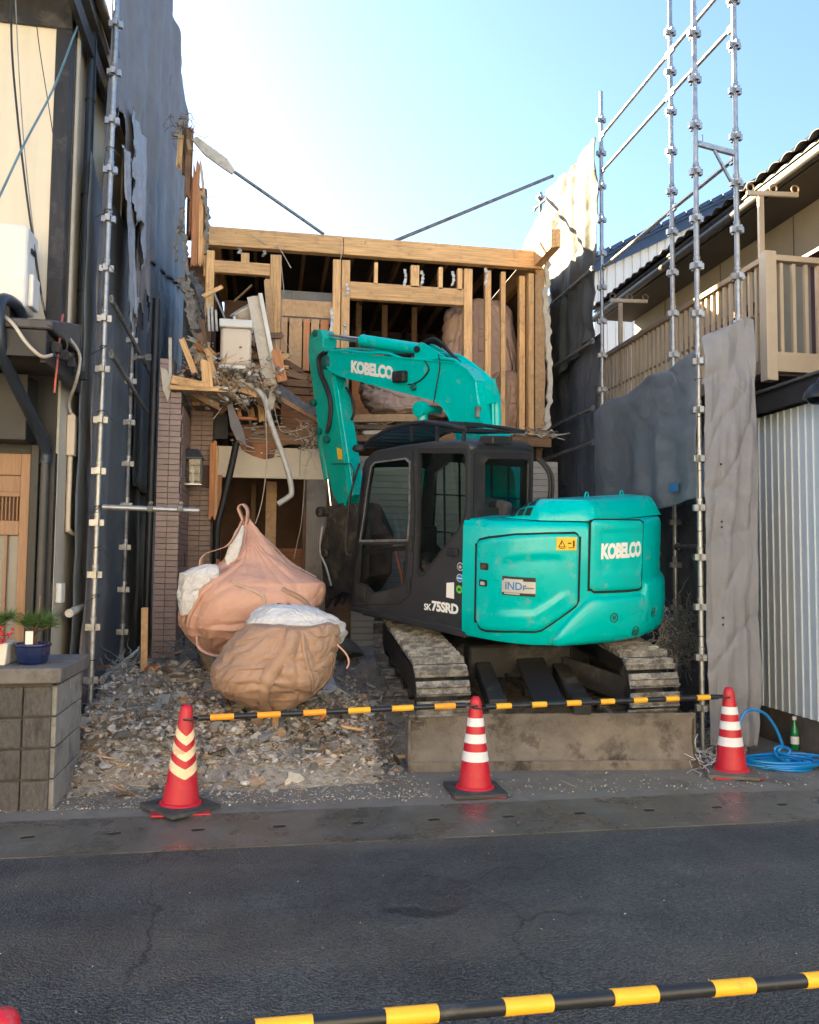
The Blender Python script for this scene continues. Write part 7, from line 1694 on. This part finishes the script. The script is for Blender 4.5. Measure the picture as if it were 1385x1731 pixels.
def strap(g, uv, wd, m, parent, name='strap', off=.006, n=10):
    """webbing band lying on a sack along (u,v) points"""
    pts = []; 
    uvs = catmull([Vector((a, b, 0)) for a, b in uv], n)
    P_ = [g(q_.x, q_.y) for q_ in uvs]; C_ = [sum((g(k/6, q_.y) for k in range(6)), Vector())/6 for q_ in uvs]
    mb = MB(); vs_ = []; P_ = [p*.6+(P_[max(0, i-1)]+P_[min(len(P_)-1, i+1)])*.2 for i, p in enumerate(P_)]
    for i, p in enumerate(P_):
        d = (P_[min(i+1, len(P_)-1)]-P_[max(i-1, 0)]).normalized(); nrm = (p-C_[i]).normalized(); s_ = d.cross(nrm).normalized()
        nrm = s_.cross(d).normalized(); 
        if nrm.dot(p-C_[i]) < 0: nrm = -nrm
        vs_ += [p+nrm*off-s_*wd/2, p+nrm*off+s_*wd/2]
    mb.add(vs_, [(2*i, 2*i+1, 2*i+3, 2*i+2) for i in range(len(P_)-1)])
    return mb.build(name, M[m], parent, smooth=180, solid=.005)
# brown sack in front
SB = thing('bulk_sack', 'bulging brown bulk sack with white liner at its mouth, front one', 'sack')
o, gB = sack('sack_body', '', [(1052, 440, 560), (1056, 415, 568), (1070, 398, 574), (1092, 380, 572), (1120, 360, 568), (1140, 352, 562), (1158, 356, 550), (1175, 378, 530), (1190, 410, 505), (1200, 440, 478)], 7.25, 'sack_brown', .85, .05, 3, parent=SB)
strap(gB, [(.755, .03), (.76, .25), (.745, .5), (.735, .75), (.72, .97)], .12, 'sack_brown', SB); strap(gB, [(.775, .05), (.80, .3), (.84, .55), (.88, .75)], .035, 'sack_brown', SB); strap(gB, [(.95, .15), (.955, .4), (.95, .62), (.93, .8)], .035, 'sack_brown', SB)
lb, gl_ = sack('liner', '', [(1021, 470, 500), (1026, 440, 530), (1038, 424, 560), (1052, 416, 582), (1068, 440, 586), (1086, 540, 578), (1090, 555, 570)], 7.30, 'liner_white', .6, .035, 7, 200, 70, SB)
MB().tube(catmull([P(x, y, Y=6.95) for x, y in ((570, 1090), (585, 1105), (590, 1120), (586, 1130))], 6), .008, 6).build('cord', M['sack_peach'], SB)
# peach sack behind with pulled-up corner
SP = thing('bulk_sack', 'peach bulk sack with one corner pulled up into a point', 'sack')
o, gP = sack('sack_body', '', [(874, 412, 418), (890, 406, 430), (910, 398, 446), (930, 388, 466), (950, 372, 492), (968, 345, 520), (985, 318, 548), (1000, 306, 550), (1020, 302, 546), (1040, 300, 536), (1058, 302, 520), (1072, 312, 490), (1085, 328, 450), (1098, 350, 410), (1105, 362, 392)], 8.15, 'sack_peach', .75, .055, 11, 240, 170, SP, yoff=lambda v: .12*(1-v))
lp_, gl2 = sack('liner', '', [(954, 352, 362), (960, 328, 372), (972, 304, 372), (990, 302, 368), (1010, 300, 360), (1030, 302, 345), (1040, 306, 330)], 7.90, 'liner_white', .55, .03, 17, 150, 90, SP)
sack('liner', '', [(888, 405, 412), (900, 396, 412), (925, 386, 408), (945, 380, 400), (955, 382, 394)], 8.02, 'liner_white', .4, .01, 19, 60, 50, SP)
strap(gP, [(.70, .30), (.66, .45), (.62, .62), (.60, .80)], .075, 'sack_peach', SP); strap(gP, [(.80, .52), (.86, .60), (.90, .72), (.93, .80)], .05, 'sack_brown', SP); strap(gP, [(.72, .02), (.70, .12), (.68, .22), (.66, .34)], .06, 'sack_peach', SP)
strap(gP, [(.70, .46), (.76, .55), (.77, .64)], .035, 'sack_dusty', SP)
def ribbon(pts, wd, m, parent, y, name='lifting_loop', up=(0, 1, 0)):
    c_ = catmull([P(a, b, Y=y+(d[0] if d else 0)) for a, b, *d in pts], 8); mb = MB(); vs_ = []
    for i, p in enumerate(c_):
        d = (c_[min(i+1, len(c_)-1)]-c_[max(i-1, 0)]).normalized(); s_ = (Vector(up)+Vector((.5, 0, .2))).normalized()*wd/2; vs_ += [p-s_, p+s_]
    mb.add(vs_, [(2*i, 2*i+1, 2*i+3, 2*i+2) for i in range(len(c_)-1)]); return mb.build(name, M[m], parent, smooth=180, solid=.006)
ribbon([(414, 885), (406, 866), (404, 858), (410, 852), (418, 860), (419, 874), (416, 890)], .07, 'sack_peach', SP, 8.2)
ribbon([(410, 880), (398, 905), (385, 922), (365, 930), (350, 935), (341, 945), (339, 958)], .06, 'sack_peach', SP, 7.95)
ribbon([(334, 1076), (336, 1092), (348, 1102), (368, 1108), (386, 1100)], .06, 'sack_peach', SP, 7.7)
ribbon([(420, 885), (455, 915), (485, 945), (510, 962), (535, 975)], .03, 'sack_dusty', SP, 8.3, 'strap')
# sacks upstairs
S1 = thing('bulk_sack', 'tall dusty brown sack standing upstairs behind the studs', 'sack')
o, g1 = sack('sack_body', '', [(512, 800, 830), (516, 775, 850), (528, 758, 860), (550, 750, 866), (580, 749, 872), (610, 752, 876), (640, 758, 876), (665, 770, 872)], 11.78, 'sack_dusty', .8, .07, 23, 180, 110, S1)
strap(g1, [(.70, .05), (.71, .3), (.70, .6), (.69, .9)], .09, 'sack_dusty', S1); strap(g1, [(.83, .05), (.82, .3), (.83, .6), (.84, .9)], .09, 'sack_dusty', S1)
S2 = thing('bulk_sack', 'reddish brown sack low behind the studs by the right corner', 'sack')
o, g2 = sack('sack_body', '', [(628, 850, 868), (634, 836, 876), (650, 822, 882), (680, 818, 882), (705, 820, 880), (728, 826, 876)], 11.42, 'sack_brown', .9, .05, 29, 150, 90, S2)
strap(g2, [(.74, .1), (.75, .4), (.74, .8)], .07, 'sack_brown', S2)
S3 = thing('bulk_sack', 'slumped tan sack lying upstairs under the boom', 'sack')
o, g3 = sack('sack_body', '', [(640, 625, 660), (646, 615, 700), (660, 610, 725), (680, 612, 750), (700, 625, 760), (706, 640, 750)], 11.55, 'sack_dusty', .7, .07, 31, 180, 100, S3)
strap(g3, [(.60, .2), (.68, .4), (.75, .6)], .07, 'sack_dusty', S3)

# ------------------------------------------------------------------ cones, bars, hose
def cone(px, py, rz, label, bands, weight, chev=False, lean=(0, 0), plate_rz=None):
    p = P(px, py, Z=.03); t = thing('traffic_cone', label, 'cone', (p.x, p.y, .018), rz, 'traffic cones along the gutter'); t.rotation_euler = (lean[0], lean[1], rz)
    # base plate of the cone itself and the rubber weight laid over it
    MB().box((-.19, -.19, 0), (.19, .19, .014)).build('base', M['cone_red_top'], t, bevel=.02, seg=2)
    rw_ = plate_rz if plate_rz is not None else .12
    wp = MB(Matrix.Rotation(rw_, 4, 'Z')); n = 28
    outer = rpoly([(-.20, -.20), (.20, -.20), (.20, .20), (-.20, .20)], .03, 4); hole = [(.150*math.cos(2*math.pi*k/n), .150*math.sin(2*math.pi*k/n)) for k in range(n)]
    wp.plate(outer, [hole], .016, .042, lambda u, v, q_: (u, v, q_-.012*max(0, (abs(u)+abs(v)-.28)/.12))); wp.build('rubber_weight', M[weight], t, bevel=.006, seg=2)
    Hc = .70; r0c, r1c = .122, .042
    rad = lambda z: lerp(r0c, r1c, (z-.055)/(Hc-.055-.045))
    MB().lathe([(.145, .012), (.148, .03), (.140, .048), (.124, .056)], 32, cap=False).build('collar', M['cone_red'], t, smooth=50)
    prof = [(rad(z), z) for z in [.056+i*(Hc-.1)/12 for i in range(13)]]+[(.040, Hc-.035), (.034, Hc-.015), (.022, Hc-.003), (.001, Hc)]
    MB().lathe(prof, 32, cap=False).build('cone_body', M['cone_red'], t, smooth=60)
    for (z0, z1) in bands:
        mb = MB(); n = 48
        def zz(u, z):
            if not chev: return z
            th_ = (u*2*math.pi-(1.5*math.pi-rz+.25))
            return z+.055*(abs(((th_+math.pi) % (2*math.pi))-math.pi)/1.2 if True else 0)-.02
        mb.grid(lambda u, v: ((rad(zz(u, lerp(z0, z1, v)))+.0022)*math.cos(2*math.pi*u), (rad(zz(u, lerp(z0, z1, v)))+.0022)*math.sin(2*math.pi*u), zz(u, lerp(z0, z1, v))), n, 3, wrapu=True)
        mb.build('reflective_band', M['band_cream' if chev else 'band_white'], t, smooth=80)
    return t
bd = [(.235, .305), (.365, .43), (.485, .545)]
c1 = cone(305, 1364, R(8), 'scuffed red traffic cone with cream chevron bands on a skewed black weight', [(.235, .30), (.35, .41), (.455, .515)], 'cone_weight', True, (R(0), R(2.0)), R(32))
c2 = cone(803, 1336, R(-3), 'red cone with three white bands standing before the dozer blade', bd, 'cone_weight', False, (0, R(.3)), R(4))
c3 = cone(1237, 1306, R(-12), 'red cone with white bands standing beside the blue hose', bd, 'cone_weight_brown', False, (0, R(-1)), R(-14))
c4 = cone(-35, 1800, R(10), 'red traffic cone cut off at the road edge, nearest of all the cones', bd, 'cone_weight', False)
_p4 = P(3, 1719, Z=.685); c4.location = (_p4.x, _p4.y, 0)
del c4['group']
def striped_bar(label, A, B, n, m='bar_yellow', r=.020, frac=.43, off=.3):
    A = Vector(A); B = Vector(B); t = thing('striped_bar', label, 'barrier bar', A); d = B-A
    MB().tube([(0, 0, 0), d], r, 14).build('bar_tube', M['bar_black'], t, smooth=50)
    for k in range(n):
        f0 = (k+off)/n; f1 = f0+frac/n
        if f1 > .995: continue
        MB().tube([d*f0, d*f1], r+.0016, 16).build('stripe', M[m if isinstance(m, str) else m[k % len(m)]], t, smooth=50)
    for e, q_ in ((-1, Vector()), (1, d)):
        u_ = d.normalized()*e; c_ = q_+u_*.055
        mb = MB(); mb.tube([c_+Vector((.052*math.cos(i*.45), .052*math.sin(i*.45), 0)) for i in range(15)], .008, 6); mb.build('end_ring', M['bar_black'], t, smooth=60)
    return t
def on_cone(c_, z=.60): return Vector((c_.location.x, c_.location.y, c_.location.z+z))
za, zb_ = .575, .60
A = on_cone(c1, .60)+Vector((.07, 0, 0)); B = on_cone(c2, .60)+Vector((-.07, 0, 0)); A = P(335, 1214, Y=A.y); B = P(787, 1192, Y=B.y)
striped_bar('orange and black striped bar between chevron cone and middle cone', A, B, 6, ('bar_orange', 'bar_orange', 'bar_orange', 'bar_yellow', 'bar_yellow'), .0205, .5, .25)
A = P(820, 1195, Y=c2.location.y); B = P(1214, 1178, Y=c3.location.y)
striped_bar('yellow and black striped bar between middle cone and hose side cone', A, B, 7, 'bar_yellow', .0205, .42, .30)
A = P(250, 1745, Y=1.85); B = P(1500, 1634, Y=1.85)
q0_ = P(430, 1740, Y=1.90); q1_ = P(1203, 1672, Y=2.06)
dd = (q1_-q0_)/4; A = q0_-dd*2; B = q0_+dd*7
striped_bar('yellow and black striped bar across the road, closest barrier to the viewer', A, B, 9, 'bar_yellow', .0185, .43, .0)
# blue hose
t = thing('garden_hose', 'bright blue hose coiled on the ground beside the right cone', 'hose', (0, 0, 0))
rs = random.Random(9); cx, cy = P(1322, 1292, Z=.03).x, P(1322, 1292, Z=.03).y
pts = []
for i in range(118):
    a = i*.42; k = i/118; lp_n = int(a/6.283); r2 = random.Random(lp_n+40); nxt = random.Random(lp_n+41); f = (a % 6.283)/6.283
    ox, oy, rx, ry = [lerp(p_, q_, f) for p_, q_ in zip((r2.uniform(-.10, .10), r2.uniform(-.05, .05), r2.uniform(.22, .40), r2.uniform(.12, .24)), (nxt.uniform(-.10, .10), nxt.uniform(-.05, .05), nxt.uniform(.22, .40), nxt.uniform(.12, .24)))]
    pts.append(Vector((cx+ox+rx*math.cos(a), cy+oy+ry*math.sin(a), .026+.05*k+.012*math.sin(a*.7))))
MB().tube(catmull(pts, 2), .0125, 8).build('coil', M['hose_blue'], t, smooth=80)
ar_ = [P(x, y, Y=cy+.08) for x, y in ((1262, 1295), (1252, 1262), (1250, 1230), (1258, 1206), (1275, 1200), (1295, 1208), (1310, 1228), (1320, 1250), (1323, 1262), (1316, 1270), (1330, 1276), (1336, 1268), (1322, 1262), (1310, 1266), (1318, 1282), (1345, 1290), (1362, 1282), (1380, 1278), (1400, 1282))]
MB().tube(catmull(ar_, 6), .0125, 8).build('raised_loop', M['hose_blue'], t, smooth=80)
bt_ = P(1350, 1268, Y=6.95); bt_.z = max(.01, bt_.z)
t = thing('green_bottle', 'green glass bottle standing behind the blue hose', 'bottle', (bt_.x, 7.0, .02))
MB().lathe([(.034, 0), (.038, .01), (.038, .15), (.034, .18), (.018, .22), (.016, .27)], 16).build('bottle_body', M['bottle_green'], t, smooth=50)
MB().lathe([(.019, .268), (.02, .272), (.02, .295), (.017, .30)], 14).build('cap', M['white_plastic'], t, smooth=50)
MB().lathe([(.0387, .05), (.0387, .12)], 16, cap=False).build('bottle_label', M['band_white'], t, smooth=60)

# ------------------------------------------------------------------ houses across the street (unseen; middle one read from cab glass, side ones added for bounce light)
def opposite(x0, x1, h, m, label):  # set close, tall and pale so sunlit walls bounce light into the lot
    oh = thing('opposite_house', label, 'house', ((x0+x1)/2, -4.6, 0)); OL = oh.location; hw = (x1-x0)/2
    def ob(name, m_, lo, hi, par=oh): return MB().box(Vector(lo)-OL, Vector(hi)-OL).build(name, M[m_], par)
    ob('wall', m, (x0, -11, 0), (x1, -4.65, h))
    pr = None; k = 0
    while .2+k*.245 < h-.24:
        if pr is None: pr = MB().add([(-hw, 0, 0), (hw, 0, 0), (hw, -.05, .245), (-hw, -.05, .245), (-hw, .022, 0), (hw, .022, 0), (hw, -.03, .245), (-hw, -.03, .245)], [(4,5,6,7)[::-1], (0,1,5,4)[::-1], (0,3,2,1)[::-1], (2,3,7,6)[::-1]]).build('siding_board', M[m], oh); o = pr
        else: o = inst(pr, oh)
        o.matrix_basis = Matrix.Translation((0, 0, .2+k*.245)); k += 1
    n = int((x1-x0)/4)
    for i in range(n):
        x = x0+(i+.5)*(x1-x0)/n-.8
        for z in (.9, 3.9):
            f = ob('window', 'black_paint', (x, -4.63, z), (x+1.6, -4.55, z+1.2)); ob('pane', 'glass_house', (x+.06, -4.549, z+.06), (x+1.54, -4.545, z+1.14), f)
    ob('roof', 'roof_dark', (x0-.3, -11.5, h), (x1+.3, -4.3, h+.2))
opposite(-5.4, 7.2, 7.2, 'siding_pale', 'white lap sided house across the street, mirrored in the cab windows')
opposite(-16, -6.2, 6.4, 'cream_stucco', 'unseen cream house added across the street to bounce light, beside the white one')
opposite(8.0, 18, 6.8, 'siding_white', 'unseen pale blue grey house added across the street to bounce light')
